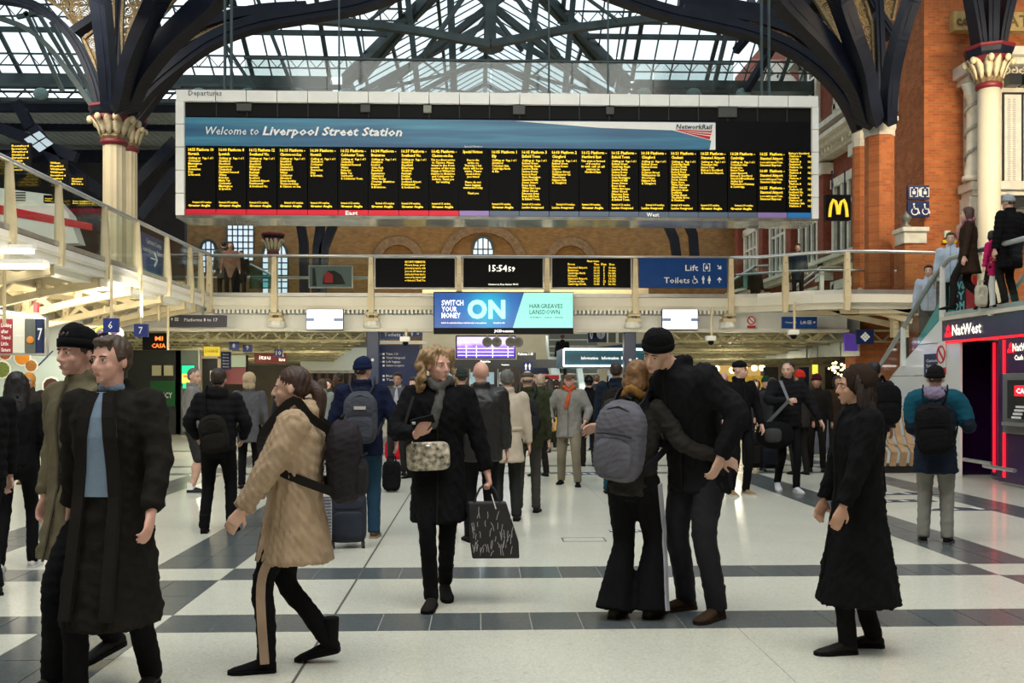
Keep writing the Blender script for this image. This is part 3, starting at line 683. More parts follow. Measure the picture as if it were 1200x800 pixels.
# glazed screen hanging over the board (smoke curtain)
x0, z1, x1, z0 = flat(286, 72, 860, 112, 24.5)
t = thing('smoke_curtain', 'long clear glass screen hanging above the departures board', 'glass screen', ((x0+x1)/2, 24.5, z0))
n = 6
for i in range(n): part('glass_panel', MB().box((x0+(x1-x0)*i/n+.01, 24.5, z0), (x0+(x1-x0)*(i+1)/n-.01, 24.52, z1)), glassmat('smoky_glass', (.70, .74, .72), .035, .1, False), t)
part('rail', MB().box((x0, 24.46, z1), (x1, 24.56, z1+.04)), M_IRONG, t)
# ================================================================ LEFT LOW ROOF and dark upper hall
lr = MB()
z0r = P(0, 184, 36).z
for (pa, pb, Ya) in ((118, 146, 37), (146, 180, 35.5)): pass
M_LROOF = mat('roof_sheet', (.30, .33, .30), .7, 0, .15, 2)
ceil2 = MB()
for j in range(60):                                   # ribbed sheets
    x = -22+j*.28; ceil2.box((x, 37.3, 11.9), (x+.24, 46, 11.96)); ceil2.box((x+.24, 37.3, 11.88), (x+.28, 46, 11.92))
ceil2 = ceil2.build('ceiling', M_LROOF); tag(ceil2, kind='structure')
for (py, Ya, th) in ((183, 44, .5), (147, 40.5, .4), (126, 37.4, .3)):
    part('beam', MB().bar(P(-60, py, Ya), P(207, py, Ya), .3, th), M_IRON, ceil2)
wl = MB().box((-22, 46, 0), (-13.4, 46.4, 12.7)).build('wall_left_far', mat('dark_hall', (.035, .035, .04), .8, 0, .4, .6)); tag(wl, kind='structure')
for i, (a_, b_, Ya) in enumerate((((0, 150), (90, 185), 34), ((40, 150), (120, 270), 34), ((207, 165), (160, 215), 33), ((207, 200), (165, 255), 33), ((70, 190), (140, 240), 35), ((0, 190), (60, 170), 35), ((20, 120), (36, 150), 36))):
    tag(MB().bar(P(*a_, Ya), P(*b_, Ya), .3, .35).build('roof_brace', M_IRON), ['upper left', 'long sloping', 'upper right', 'lower right', 'middle', 'far left', 'short top'][i]+' dark iron brace of the low roof behind the left balcony', 'brace', 'braces of the low left roof')
sk = thing('skylight', 'row of bright skylight panes in the dark roof behind the left balcony', 'skylight', P(45, 160, 33))
for (q) in (((28, 163), (36, 158.5), (44, 165), (36, 170)), ((38, 157.5), (46, 153.5), (53, 160), (45, 164)), ((38, 171), (46, 166), (54, 173), (46, 178)), ((47, 165.5), (54, 161.5), (62, 168), (55, 172))):
    part('pane', MB().poly([P(x, y, 33) for x, y in q], (0,1,0), .03), mat('skylight_glass', (.3, .38, .42), .4, emit=.42, ecol=(.72, .87, 1)), sk)

# ================================================================ the rest of the hall shell: rear wall, side walls and roof over the viewer
tag(MB().box((-22.4, -12.4, 0), (24.4, -12, 17.6)).build('wall_rear', M_BRICKD), kind='structure')
tag(MB().box((-22.4, -12, 0), (-22, 31.5, 17.6)).box((-22.4, 31.5, 0), (-22, 56, 11.8)).build('wall_left_outer', M_BRICKD), kind='structure')
tag(MB().box((24, -12, 0), (24.4, 27.6, 17.6)).build('wall_right_outer', M_BRICKR), kind='structure')
hr_ = MB()
for i in range(14): x = -22+i*3.54; hr_.box((x-.5, -12, 17.5), (x+.5, 31.5, 17.9))
for j in range(11): y = -12+j*4.35; hr_.box((-22, y-.35, 17.3), (24, y+.35, 17.7))
hr_ = hr_.build('ceiling_hall', M_IRONG); tag(hr_, kind='structure')
for i in range(13): part('pane', MB().box((-22+i*3.54+.5, -12, 17.62), (-22+(i+1)*3.54-.5, 31.5, 17.64)), M_PANEC, hr_)
# ================================================================ ORNATE COLUMNS AND ARCHED IRONWORK
M_COLC = mat('column_cream', (.66, .56, .37), .45, 0, .06, 2); M_LEAF = mat('leaf_cream', (.60, .52, .34), .6, 0, .15, 14); M_MAROON = mat('maroon_paint', (.16, .012, .02), .45); M_GILT = mat('gilt_bronze', (.22, .16, .08), .5, .3, .4, 20)
def ornate_column(label, px, pyr, pyc, pys, rpx, Y, zbase, group=None, shaft=None, plain=False):
    """px axis; pyr rim top, pyc rim bottom, pys bottom of the capital; rpx shaft radius in px"""
    k = F/Y*1.0; c = P(px, 300, Y); r = rpx/k; zt = P(px, pyr, Y).z; zc = P(px, pyc, Y).z; zs = P(px, pys, Y).z
    t = thing('ornate_column', label, 'column', (c.x, c.y, zbase), 0, group)
    part('shaft', MB().lathe((c.x, c.y, zbase), [(r*1.25, 0), (r*1.25, .2), (r*1.05, .35), (r*1.03, .4), (r, zs-zbase)], 24, 0 if plain else .07), shaft or M_COLC, t, plain)
    part('neck_ring', MB().lathe((c.x, c.y, zs-.12), [(r*1.08, 0), (r*1.22, .04), (r*1.22, .12), (r*1.08, .16)], 20), M_MAROON, t, True)
    h = zc-zs
    part('bell', MB().lathe((c.x, c.y, zs), [(r*1.05, 0), (r*1.15, h*.3), (r*1.5, h*.7), (r*2.0, h)], 20), M_MAROON, t, True)
    part('scale_band', MB().lathe((c.x, c.y, zs+.02), [(r*1.12, 0), (r*1.28, h*.12), (r*1.22, h*.28)], 24, .08), M_GILT, t)
    for kk in range(12):
        a = 2*PI*kk/12; e = Vector((math.cos(a), math.sin(a), 0)); s = Vector((-e.y, e.x, 0)); b = MB()
        rings = []
        for (u, w_, ro) in ((.2, .12, 1.2), (.42, .24, 1.36), (.66, .30, 1.6), (.84, .20, 1.85), (.95, .04, 2.1)):
            p = Vector((c.x, c.y, zs))+e*r*ro+Vector((0,0,h*u)); ww = r*w_*1.5
            rings.append([p-s*ww, p+e*.03, p+s*ww, p-e*.02])
        b.loft(rings); part('leaf', b, M_LEAF, t, True)
    for kk in range(8):
        a = 2*PI*(kk+.5)/8; part('rosette', MB().ell((c.x+math.cos(a)*r*2.1, c.y+math.sin(a)*r*2.1, zs+h*.86), (r*.3, r*.3, r*.36), n=8, m=6), M_LEAF, t, True)
    part('abacus', MB().lathe((c.x, c.y, zc), [(r*1.9, 0), (r*2.15, (zt-zc)*.3), (r*2.25, (zt-zc)*.7)], 8), M_IRON, t)
    part('rim', MB().lathe((c.x, c.y, zt-.09), [(r*2.2, 0), (r*2.38, .03), (r*2.38, .09), (r*2.1, .1)], 8), M_MAROON, t)
    return t
ornate_column('fluted cream column with painted leaf capital, front of the left pair', 134, 127, 139, 166, 12.5, 27, 3.84)
ornate_column('fluted cream column with painted leaf capital, rear of the left pair', 152, 141, 150, 174, 8.5, 31, 3.84)
ornate_column('small ornate column with leaf capital in front of the back wall windows', 320, 274, 280, 296, 5.8, 41, 3.84)
ornate_column('tall smooth cream column with leaf capital before the stone monument', 1159, 57, 70, 100, 12.5, 26.2, 2.55, plain=True, shaft=mat('column_pale', (.64, .59, .46), .5, 0, .05, 1))
def rib(name, pts, w0, w1, Ya, Yb, parent, dep=.4, m=None, fl=True):
    """pts in photo px; widths in px at both ends; Y runs Ya -> Yb along the curve"""
    n = len(pts); n2 = 22; q = []
    for i in range(n2+1):                              # Catmull-Rom through the px points
        t = i/n2*(n-1); j = min(int(t), n-2); u = t-j; p0 = pts[max(j-1, 0)]; p1 = pts[j]; p2 = pts[j+1]; p3 = pts[min(j+2, n-1)]
        f = lambda a, b, c, d: .5*((2*b)+(-a+c)*u+(2*a-5*b+4*c-d)*u*u+(-a+3*b-3*c+d)*u**3)
        q.append((f(p0[0], p1[0], p2[0], p3[0]), f(p0[1], p1[1], p2[1], p3[1]), i/n2))
    k = F/Ya; P3 = [P(x, y, Ya+(Yb-Ya)*t) for x, y, t in q]; ws = [(w0+(w1-w0)*t)/k for *_, t in q]
    b = MB().path(P3, ws, dep); part(name, b, m or M_IRON, parent)
    if fl:                                             # raised flange along the middle
        b = MB().path([p-Vector((0, dep*.5, 0)) for p in P3], [w_*.28 for w_ in ws], .09); part('flange', b, M_IRON, parent)
def spandrel(pts, Y, parent): part('filigree_panel', MB().poly([P(x, y, Y) for x, y in pts], (0,1,0), .03), M_FIL, parent); part('panel_edge', MB().path([P(x, y, Y-.03) for x, y in pts+pts[:1]], .07, .12), M_GILT, parent)
t = thing('iron_arch', 'navy iron arches fanning out from the left column pair with gilded scroll panels', 'iron arch', P(140, 128, 27))
rib('arch_rib', [(158, 127), (176, 104), (206, 78), (248, 48), (300, 28), (360, 17), (420, 6), (470, -12)], 14, 18, 27, 27, t)
rib('arch_rib', [(149, 126), (165, 90), (190, 56), (222, 24), (262, -14)], 16, 22, 26.4, 23, t, .5)
rib('arch_rib', [(142, 126), (150, 85), (166, 40), (190, -12)], 11, 15, 26, 23, t, .5)
rib('arch_rib', [(129, 126), (126, 80), (121, 30), (116, -12)], 13, 17, 26.6, 25, t, .5)
rib('arch_rib', [(136, 126), (138, 60), (140, -12)], 7, 9, 27.2, 27, t, .3)
rib('arch_rib', [(118, 126), (110, 95), (92, 55), (62, 20), (25, 2), (-20, -4)], 9, 10, 27, 27, t)
rib('arch_rib', [(111, 128), (84, 90), (58, 56), (30, 33), (-10, 18)], 5, 5, 29, 29, t, .2, M_IRONG, False)
rib('arch_rib', [(88, 38), (112, 22)], 8, 8, 26.9, 26.9, t, fl=False)
rib('arch_rib', [(162, 141), (190, 105), (222, 70), (262, 45)], 7, 7, 30, 30, t)
rib('arch_rib', [(205, 75), (218, 48), (244, 28), (300, 14), (360, 10)], 9, 12, 27.1, 27.1, t, fl=False)
spandrel([(48, -6), (100, -6), (112, 14), (90, 34), (75, 12)], 27, t); spandrel([(98, 46), (113, 34), (121, 50), (119, 96), (110, 72)], 27, t)
spandrel([(145, -6), (171, -6), (152, 34), (144, 74), (143, 30)], 26.5, t); spandrel([(124, -6), (134, -6), (134, 30), (132, 62), (128, 30)], 26.9, t)
spandrel([(188, -6), (210, -6), (186, 20), (167, 50), (174, 20)], 25.5, t); spandrel([(203, 58), (222, 38), (255, 24), (300, 17), (262, 30), (226, 46)], 27.05, t)
for (a_, b_) in (((78, 20), (70, 12)), ((30, 14), (60, 100)), ((45, 16), (84, 96)), ((60, 26), (104, 118)), ((20, 20), (35, 6))):
    part('tie_rod', MB().bar(P(a_[0], a_[1], 31), P(b_[0]+14, b_[1]+8, 31), .12, .12), M_IRONG, t)
t = thing('iron_arch', 'navy iron arches springing from the brick columns on the right with gilded scroll panels', 'iron arch', P(1025, 140, 27))
rib('arch_rib', [(1008, 152), (992, 118), (966, 86), (928, 58), (880, 38), (830, 26), (780, 15), (730, -2), (700, -14)], 14, 16, 27, 27, t)
rib('arch_rib', [(1016, 143), (1004, 104), (978, 66), (946, 30), (905, -14)], 17, 21, 26.4, 23.5, t, .5)
rib('arch_rib', [(1024, 141), (1014, 90), (1000, 45), (980, -12)], 14, 16, 26, 23.5, t, .5)
rib('arch_rib', [(1040, 141), (1044, 90), (1054, 45), (1072, -12)], 12, 14, 26, 24, t, .5)
rib('arch_rib', [(1033, 141), (1031, 70), (1028, -12)], 9, 10, 26.8, 26.8, t, .3)
rib('arch_rib', [(1012, -12), (1030, 20), (1046, 44)], 9, 9, 26.9, 26.9, t)
rib('arch_rib', [(960, 68), (930, 40), (890, 25), (850, 18), (800, 14)], 9, 12, 27.1, 27.1, t, fl=False)
rib('arch_rib', [(795, 2), (850, 8), (900, 14), (950, -6)], 14, 16, 29, 29, t, fl=False)
spandrel([(868, 24), (905, 30), (940, 44), (963, 66), (930, 54), (895, 36)], 27.05, t)
spandrel([(952, -6), (978, -6), (996, 40), (1010, 88), (986, 50), (966, 18)], 26.5, t); spandrel([(996, -6), (1012, -6), (1022, 30), (1024, 84), (1012, 50)], 26.9, t)
spandrel([(1036, 4), (1052, -6), (1046, 24), (1036, 24)], 26.9, t)
t = thing('iron_arch', 'flared navy iron bracket rising from the tall smooth right column', 'iron arch', P(1159, 57, 26.2))
for px0, px1, w0, w1 in ((1148, 1138, 8, 12), (1159, 1160, 12, 14), (1170, 1184, 8, 12)): rib('arch_rib', [(px0, 58), ((px0*2+px1)/3, 30), (px1, -12)], w0, w1, 26.2, 25.8, t, .5)
# dark roof side above the red building
tag(MB().box((10.2, 29, 15.2), (16.5, 38, 15.5)).build('roof_soffit', M_BLACKM), 'dark boarded soffit above the red brick facade behind the right ironwork', 'soffit')
for i, (a_, b_) in enumerate((((862, 60), (912, 0)), ((862, 20), (935, 10)), ((875, 105), (915, 40)), ((880, 0), (895, 60)))):
    tag(MB().bar(P(*a_, 36), P(*b_, 34), .22, .25).build('roof_brace', M_IRON), ['longest', 'level', 'lowest', 'steepest'][i]+' dark iron brace between glass roof and right ironwork', 'brace', 'braces by the right ironwork')
# ================================================================ DEPARTURES BOARD
YB = 22.0
x0, z1, x1, z0 = flat(207, 110, 958, 255, YB)
zb = lambda py: P(582, py, YB).z
def bx(px): return x0+(px-207)*(x1-x0)/(958-207)
def bz(py): return z1-(py-112.5)*(z1-z0)/(254-112.5)
z1 = bz(112.5)
board = thing('departures_board', 'huge white framed departures board with amber train times hung across the concourse', 'departures board', ((x0+x1)/2, YB, z0))
part('case', MB().box((x0+.03, YB+.12, z0+.02), (x1-.03, YB+.95, z1-.02)), M_BLACKM, board)
fb = [216+35*i for i in range(0, 22)]
edges = [207]+[217.5+35.2*i+.0 for i in range(1, 21)]+[958]
for a_, b_ in zip(edges[:-1], edges[1:]): part('frame_panel', MB().box((bx(a_)+.008, YB-.08, bz(125)), (bx(b_)-.008, YB+.95, z1)), M_WHITE, board)
for (pa, pb) in ((207, 216.5), (950.5, 958)):
    for i in range(5):
        ya, yb = 125+i*26, 125+(i+1)*26
        part('frame_panel', MB().box((bx(pa), YB-.08, bz(min(yb, 254))+.008), (bx(pb), YB+.95, bz(ya)-.008)), M_WHITE, board)
part('soffit', MB().box((x0, YB-.05, z0-.05), (x1, YB+1.0, z0+.02)), mat('mirror_soffit', (.45, .46, .42), .22, .85, .35, 3), board)
part('upper_blind', MB().box((bx(216.5), YB+.02, bz(141)), (bx(950.5), YB+.1, bz(125))), mat('board_black', (.010, .010, .010), .5, spec=.08), board)
part('upper_blind', MB().box((bx(836), YB+.02, bz(176)), (bx(950.5), YB+.1, bz(141))), M_BLACK, board)
b = MB()
for i in range(1, 21): b.box((bx(217.5+35.2*i)-.012, YB-.01, bz(141)), (bx(217.5+35.2*i)+.012, YB+.02, bz(125)))
part('seam', b, M_BLACKM, board)
for px, w_, h_ in ((285, 17, 8), (425, 11, 8), (497, 9, 8), (604, 14, 10), (711, 9, 8), (850, 22, 12)):
    part('speaker', MB().box((bx(px-w_/2), YB-.06, bz(131+h_/2)), (bx(px+w_/2), YB+.03, bz(131-h_/2))), mat('speaker_grey', (.05, .05, .045), .5) if px != 497 else mat('speaker_pale', (.25, .26, .22), .5), board)
def bannermat():
    m = mat('banner_blue', (.03, .14, .25), .35); t = m.node_tree; b = t.nodes['Principled BSDF']; tc = t.nodes.new('ShaderNodeTexCoord')
    mp = t.nodes.new('ShaderNodeMapping'); mp.inputs['Scale'].default_value = (.12, 1, 2.2); mp.inputs['Rotation'].default_value = (0, .04, 0)
    wv = t.nodes.new('ShaderNodeTexNoise'); wv.inputs['Scale'].default_value = 1.6; wv.inputs['Detail'].default_value = 3
    r = t.nodes.new('ShaderNodeValToRGB'); e = r.color_ramp.elements; e[0].position = .3; e[0].color = (.018, .06, .16, 1); e[1].position = .7; e[1].color = (.07, .30, .42, 1); q = e.new(.5); q.color = (.03, .14, .26, 1)
    t.links.new(tc.outputs['Object'], mp.inputs['Vector']); t.links.new(mp.outputs[0], wv.inputs['Vector']); t.links.new(wv.outputs['Fac'], r.inputs['Fac']); t.links.new(r.outputs[0], b.inputs['Base Color'])
    return m
ban = part('banner', MB().poly([(bx(216.5), YB-.01, bz(174.5)), (bx(836), YB-.01, bz(174.5)), (bx(836), YB-.01, bz(142.5)), (bx(216.5), YB-.01, bz(142.5))], (0,1,0), .1), bannermat(), board)
part('white_swoosh', MB().poly([(bx(600), YB-.02, bz(143.5)), (bx(836), YB-.02, bz(143.5)), (bx(836), YB-.02, bz(174.5)), (bx(829), YB-.02, bz(174.5)), (bx(831), YB-.02, bz(164)), (bx(785), YB-.02, bz(152.5)), (bx(700), YB-.02, bz(150.5))], (0,1,0), .012), M_WHITE, ban)
part('red_flash', MB().poly([(bx(788), YB-.03, bz(152)), (bx(832), YB-.03, bz(152)), (bx(829), YB-.03, bz(163))], (0,1,0), .012).poly([(bx(800), YB-.032, bz(155)), (bx(832), YB-.032, bz(152.5)), (bx(801), YB-.032, bz(156))], (0,1,0), .002), M_RED, ban)
b = MB()
for k in range(3): b.poly([(bx(792+k*4), YB-.036, bz(153.5+k*.8)), (bx(831), YB-.036, bz(152+k*3.2)), (bx(830.5), YB-.036, bz(153+k*3.2))], (0,1,0), .004)
part('white_ray', b, M_WHITE, ban)
W = lambda s, px, py, hp, wp, al='L', bold=.006, sh=0, yo=-.03: (s, (bx(px), YB+yo, bz(py)), (1,0,0), (0,0,1), hp*(z1-z0)/141.5, wp*(x1-x0)/751 if wp else None, al, bold, sh)
lettering([W('Welcome to', 241, 162, 9, 61, sh=.25), W('Liverpool Street Station', 306, 162, 9.5, 162, bold=.03, sh=.25)], M_SIGNW, ban)
lettering([W('NetworkRail', 789, 151, 5.2, 43, bold=.02, sh=.15)], M_LETTER, ban)
lettering([W('Departures', 222, 119, 6, 38, yo=-.09)], mat('frame_text', (.12, .13, .13), .5), board)
ST1 = [('14:55 Platform 10', 'Norwich', ['Calling at', 'Colchester', 'Manningtree', 'Ipswich', 'Stowmarket', 'Diss', '& Norwich.'], 1), ('16:00 Platform 8', 'Ipswich', ['Calling at', 'Stratford', 'Shenfield', 'Ingatestone', 'Chelmsford', 'Hatfield Peverel', 'Witham', 'Kelvedon', 'Marks Tey', 'Colchester', 'Manningtree', '& Ipswich.'], 1),
 ('16:12 Platform 12', 'Southend Vic.', ['Calling at', 'Stratford', 'Shenfield', 'Billericay', 'Wickford', 'Rayleigh', 'Hockley', 'Rochford', 'Southend Airport', 'Prittlewell', '& Southend Vic.'], 1), ('16:15 Platform -', 'Clacton-on-Sea', ['Calling at', 'Stratford', 'Shenfield', 'Chelmsford', 'Hatfield P.', 'Witham', 'Colchester', 'Alresford', 'Great Bentley', 'Thorpe-le-Soken', '& Clacton on Sea.'], 1),
 ('16:30 Platform -', 'Norwich', ['Calling at', 'Chelmsford', 'Colchester', 'Ipswich', 'Stowmarket', 'Diss', '& Norwich.'], 1), ('16:32 Platform -', 'Colchester Town', ['Calling at', 'Chelmsford', 'Hatfield Peverel', 'Witham', 'Kelvedon', 'Marks Tey', 'Colchester', '& Colchester Town.'], 1),
 ('16:34 Platform -', 'Braintree', ['Calling at', 'Stratford', 'Romford', 'Gidea Park', 'Shenfield', 'Ingatestone', 'Chelmsford', 'White Notley', 'Cressing, Braintree', 'Freeport', '& Braintree.'], 1), ('16:37 Platform -', 'Southend Vic.', ['Calling at', 'Stratford', 'Shenfield', 'Billericay', 'Wickford', 'Rayleigh', 'Hockley', 'Rochford', 'Southend Airport', 'Prittlewell', '& Southend Vic.'], 1),
 ('16:42 Platform -', 'Clacton-on-Sea', ['This is a direct service', 'to Clacton. Please', 'travel in the front', 'coaches of this train', 'Change at Witham for', 'stations to Braintree', 'and Colchester for', 'Sudbury. Thank you', 'for waiting'], 0), ('Special Notices', '', ['Due to the', 'strike on', 'Thursday 1 Feb', 'there will be no', 'trains. Please', 'check before', 'you travel', '', 'Please do not', 'leave luggage', 'unattended today', '', 'Thank you'], 0),
 ('16:05 Platform 1', 'Ely', ['Calling at', 'Stratford', 'Tottenham Hale', 'Cambridge North', '& Ely.'], 1), ('16:05 Platform 3', 'Enfield Town', ['Calling at']+['Bethnal Green', 'Cambridge Heath', 'London Fields', 'Hackney Downs', 'Rectory Road', 'Stoke Newington', 'Stamford Hill', 'Seven Sisters', 'Bruce Grove', 'White Hart Lane', 'Silver Street', 'Edmonton Green', 'Bush Hill Park', '& Enfield Town.'], 1),
 ('16:03 Platform 2', 'Chingford', ['Calling at', 'Bethnal Green', 'Hackney Downs', 'Clapton', 'St James Street', 'Walthamstow Ctl', 'Wood Street', 'Highams Park', '& Chingford.'], 1), ('16:12 Platform -', 'Hertford East', ['This train is formed', 'of 8 coaches', 'It will call at all', 'stations to', 'Hertford East'], 0),
 ('16:15 Platform -', 'Enfield Town', ['Calling at', 'Bethnal Green', 'Cambridge Heath', 'London Fields', 'Hackney Downs', 'Rectory Road', 'Stoke Newington', 'Stamford Hill', 'Seven Sisters', 'Bruce Grove', 'White Hart Lane', 'Silver Street', 'Edmonton Green', 'Bush Hill Park', '& Enfield Town.'], 1),
 ('16:18 Platform -', 'Chingford', ['Calling at', 'Bethnal Green', 'Hackney Downs', 'Clapton', 'St James Street', 'Walthamstow Ctl', 'Wood Street', 'Highams Park', '& Chingford.'], 1), ('16:21 Platform -', 'Cheshunt', ['Calling at', 'Cambridge Heath', 'London Fields', 'Hackney Downs', 'Rectory Road', 'Stoke Newington', 'Stamford Hill', 'Seven Sisters', 'Bruce Grove', 'White Hart Lane', 'Silver Street', 'Edmonton Green', 'Southbury', 'Turkey Street', 'Theobalds Grove', '& Cheshunt.'], 1),
 ('16:25 Platform -', 'Stansted Airport', ['Calling at', 'Tottenham Hale', 'Harlow Town', "Bishop's Stortford", '& Stansted Airport.'], 1), ('16:28 Platform -', 'Cambridge', ['Calling at', 'Tottenham Hale', 'Broxbourne', 'Harlow Town', 'Sawbridgeworth', "Bishop's Stortford", 'Stansted Mountfitchet', 'Audley End', 'Whittlesford Parkway', '& Cambridge.'], 1)]
for i in range(21):
    pa, pb = 217.5+35.2*i, 217.5+35.2*(i+1)-1.2
    if i == 20: pb = 950.5
    d = part('display_panel', MB().box((bx(pa), YB+.0, bz(246)), (bx(pb), YB+.1, bz(175.5))), mat('display_black', (.005, .005, .005), .5, spec=.06), board)
    hc = 'Greater Anglia' if i < 11 or i in (13, 17, 18) else 'London Overground'
    L = []
    if i < 19:
        hd, dst, ls, pg = ST1[i]; L.append(W(hd, pa+(3 if i != 9 else 4), 180.5, 3.2, 29 if i != 9 else 23, bold=.018))
        if dst: L.append(W(dst, pa+3, 185.2, 3.2, len(dst)*1.75, bold=.018))
        al = 'L' if pg else 'C'
        for j, s in enumerate(ls):
            if s: L.append(W(s, pa+3 if pg else pa+16, 189.6+j*(2.95 if len(ls) > 15 else 3.15), 2.35, min(28, len(s)*1.42), al, bold=.015))
        if pg: L.append(W('Page 1 of 1', pa+19.5, 189.6, 2.3, 12, bold=.015))
        if i != 9: L += [W('formed of %d coaches.' % (4+i % 3*4), pa+(3 if i % 3 else 8), 239.5, 2.3, 22, bold=.015), W(hc, pa+3, 243.3, 2.5, 25, bold=.018)]
    elif i == 19:
        for q in range(3):
            y_ = 180.5+q*19.5; L += [W('16:%d  Platform -' % (25+15*q), pa+3, y_, 3.2, 29, bold=.018), W('Stansted Airport', pa+3, y_+5, 3.2, 27, bold=.018), W('is not valid beyond Tottn.', pa+3, y_+9, 2.3, 27, bold=.015), W('Stansted Express', pa+3, y_+12.3, 2.4, 25, bold=.015)]
    else:
        for j, s in enumerate(["Bishop's Stortford", 'Platform 6', 'Cambridge', 'Platform 8', 'Chelmsford', 'Platform 10', 'Cheshunt', 'Platform 4', 'Clacton', 'Platform 9', 'Ipswich', 'Platform 8', 'Norwich', 'Platform 10', 'Southend Vic.', 'Platform 12', 'Stratford', 'Platform 17', 'Tottenham Hale', 'Platform 5']):
            L.append(W(s, pa+2+(j % 2), 179+j*3.2, 2.3, len(s)*1.35, bold=.015))
            if j % 2: L.append(W('16:%02d' % (j*3), pa+25, 179+j*3.2, 2.4, 5.5, bold=.02))
    for k in range(len(L)): L[k] = L[k][:1]+((L[k][1][0], YB-.006, L[k][1][2]),)+L[k][2:]
    lettering(L, M_LED, d, once=True)
    cm = M_RED if i < 9 or False else mat('strip_lilac', (.26, .18, .42), .4) if i in (9, 19) else mat('strip_blue', (.02, .20, .55), .4) if i == 20 else mat('strip_slate', (.09, .12, .18), .4)
    if i < 9: cm = mat('strip_red', (.60, .008, .03), .4)
    part('strip_panel', MB().box((bx(pa)-.0, YB-.03, bz(253.5)), (bx(pb)+.01, YB+.1, bz(246.5))), cm, board)
lettering([('East', (bx(402), YB-.04, bz(252)), (1,0,0), (0,0,1), .085, .27, 'L', .03, 0), ('West', (bx(754), YB-.04, bz(252)), (1,0,0), (0,0,1), .085, .28, 'L', .03, 0)], M_SIGNW, board)
lettering([W('Special Notices', 540, 174, 2, 21, yo=-.02)], M_SIGNW, board)
for px in (256.5, 264, 391, 641, 712, 898, 907):
    X = bx(px); part('cable', MB().tube([(X, YB+.45, z1-.02), (X, YB+.45, 17.5)], .035 if px in (256.5, 264, 898, 907) else .022, 6), M_IRONG, board)
# ================================================================ FOOTBRIDGE across the concourse, Y = 26
BY = 26.0
zR = P(600, 301, BY).z; zG = P(600, 340, BY).z; zF = P(600, 347, BY).z; zB = P(600, 386, BY).z
XL, XR = P(246, 300, BY).x, P(856, 300, BY).x
bridge = thing('footbridge', 'cream footbridge spanning the hall below the departures board', 'footbridge', ((XL+XR)/2, BY, zB))
M_DECK = mat('deck_floor', (.16, .13, .10), .6, 0, .2, 2)
part('deck', MB().box((XL-.05, BY+.15, zF-.3), (XR-.02, BY+3.4, zF-.02)), M_DECK, bridge)
def nosing(x0, x1, y):                                  # stepped cream fascia
    part('fascia', MB().box((x0, y-.02, zF-.26), (x1, y+.2, zF-.03)).box((x0, y+.05, zF-.36), (x1, y+.3, zF-.26)), M_CREAMW, bridge)
    b = MB(); n = int((x1-x0)/.11)
    for i in range(n): b.box((x0+i*.11, y+.06, zF-.45), (x0+i*.11+.06, y+.32, zF-.36))
    tag(part('corrugated_edge', b, M_WHITE, bridge), kind='stuff')
nosing(XL, XR, BY)
panx = [XL-.3]+[P(p, 300, BY).x for p in (322, 435, 538, 641, 744, 856)]
for a_, b_ in zip(panx[:-1], panx[1:]): part('girder_panel', MB().box((a_+.02, BY+.45, zB), (b_-.02, BY+.6, zF-.36)), M_WHITE, bridge)
part('girder_panel', MB().box((panx[-1]+.02, BY+.45, zB), (P(1000, 380, BY).x, BY+.6, zF-.36)), M_WHITE, bridge)
part('girder_panel', MB().box((panx[0]-3.0, BY+.45, zB), (panx[0]-.02, BY+.6, zF-.36)), M_WHITE, bridge)
part('bottom_flange', MB().box((panx[0]-3.0, BY+.3, zB-.04), (P(1000, 380, BY).x, BY+.75, zB+.04)), M_CREAMW, bridge)
part('conduit', MB().tube([(XL, BY+.42, zB+.42), (XR, BY+.42, zB+.42)], .025, 6), M_STEEL, bridge)
part('handrail', MB().tube([(XL, BY, zR), (XR, BY, zR)], .045, 8), M_STEEL, bridge, True)
part('handrail', MB().tube([(XL, BY+3.2, zR-.22), (XR, BY+3.2, zR-.22)], .04, 8), M_STEEL, bridge, True)
part('base_channel', MB().box((XL, BY-.04, zF-.02), (XR, BY+.06, zF+.07)), M_STEEL, bridge)
posts = [246, 322, 435, 538, 641, 744, 856]
def post(x, y, parent, up=(0, -1, 0), foot=True):
    b = MB().loft([[(x-.06, y-.05, zF-.45), (x+.06, y-.05, zF-.45), (x+.06, y+.07, zF-.45), (x-.06, y+.07, zF-.45)],
                   [(x-.08, y-.08, zF-.1), (x+.08, y-.08, zF-.1), (x+.08, y+.08, zF-.1), (x-.08, y+.08, zF-.1)], [(x-.055, y-.06, zR-.03), (x+.055, y-.06, zR-.03), (x+.055, y+.05, zR-.03), (x-.055, y+.05, zR-.03)]])
    for z in (zR-.2, zR-.45, zR-.75): b.ell((x, y-.08, z), (.025, .03, .025), n=6, m=5)
    part('post', b, M_CREAM, parent)
for px in posts: post(P(px, 300, BY).x, BY-.03, bridge)
for px in (322, 435, 744, 856):                          # cast brackets below the posts
    x = P(px, 300, BY).x; b = MB().box((x-.13, BY+.1, zB+.28), (x-.07, BY+.45, zF-.4)).box((x+.07, BY+.1, zB+.28), (x+.13, BY+.45, zF-.4)).box((x-.16, BY+.06, zF-.5), (x+.16, BY+.45, zF-.42)).box((x-.18, BY+.08, zB+.22), (x+.18, BY+.46, zB+.3))
    for z in np.linspace(zB+.36, zF-.55, 4): b.ell((x-.1, BY+.1, z), (.035, .03, .035), n=6, m=5); b.ell((x+.1, BY+.1, z), (.035, .03, .035), n=6, m=5)
    part('bracket', b, M_CREAM, bridge); part('bearing', MB().lathe((x, BY+.3, zB+.05), [(.2, 0), (.24, .06), (.2, .17)], 12), M_WHITE, bridge)
for a_, b_ in ((XL, panx[1]), (panx[1], panx[2])): part('glass_panel', MB().box((a_+.08, BY-.012, zF+.05), (b_-.08, BY+.012, zR-.05)), M_GLASS, bridge)
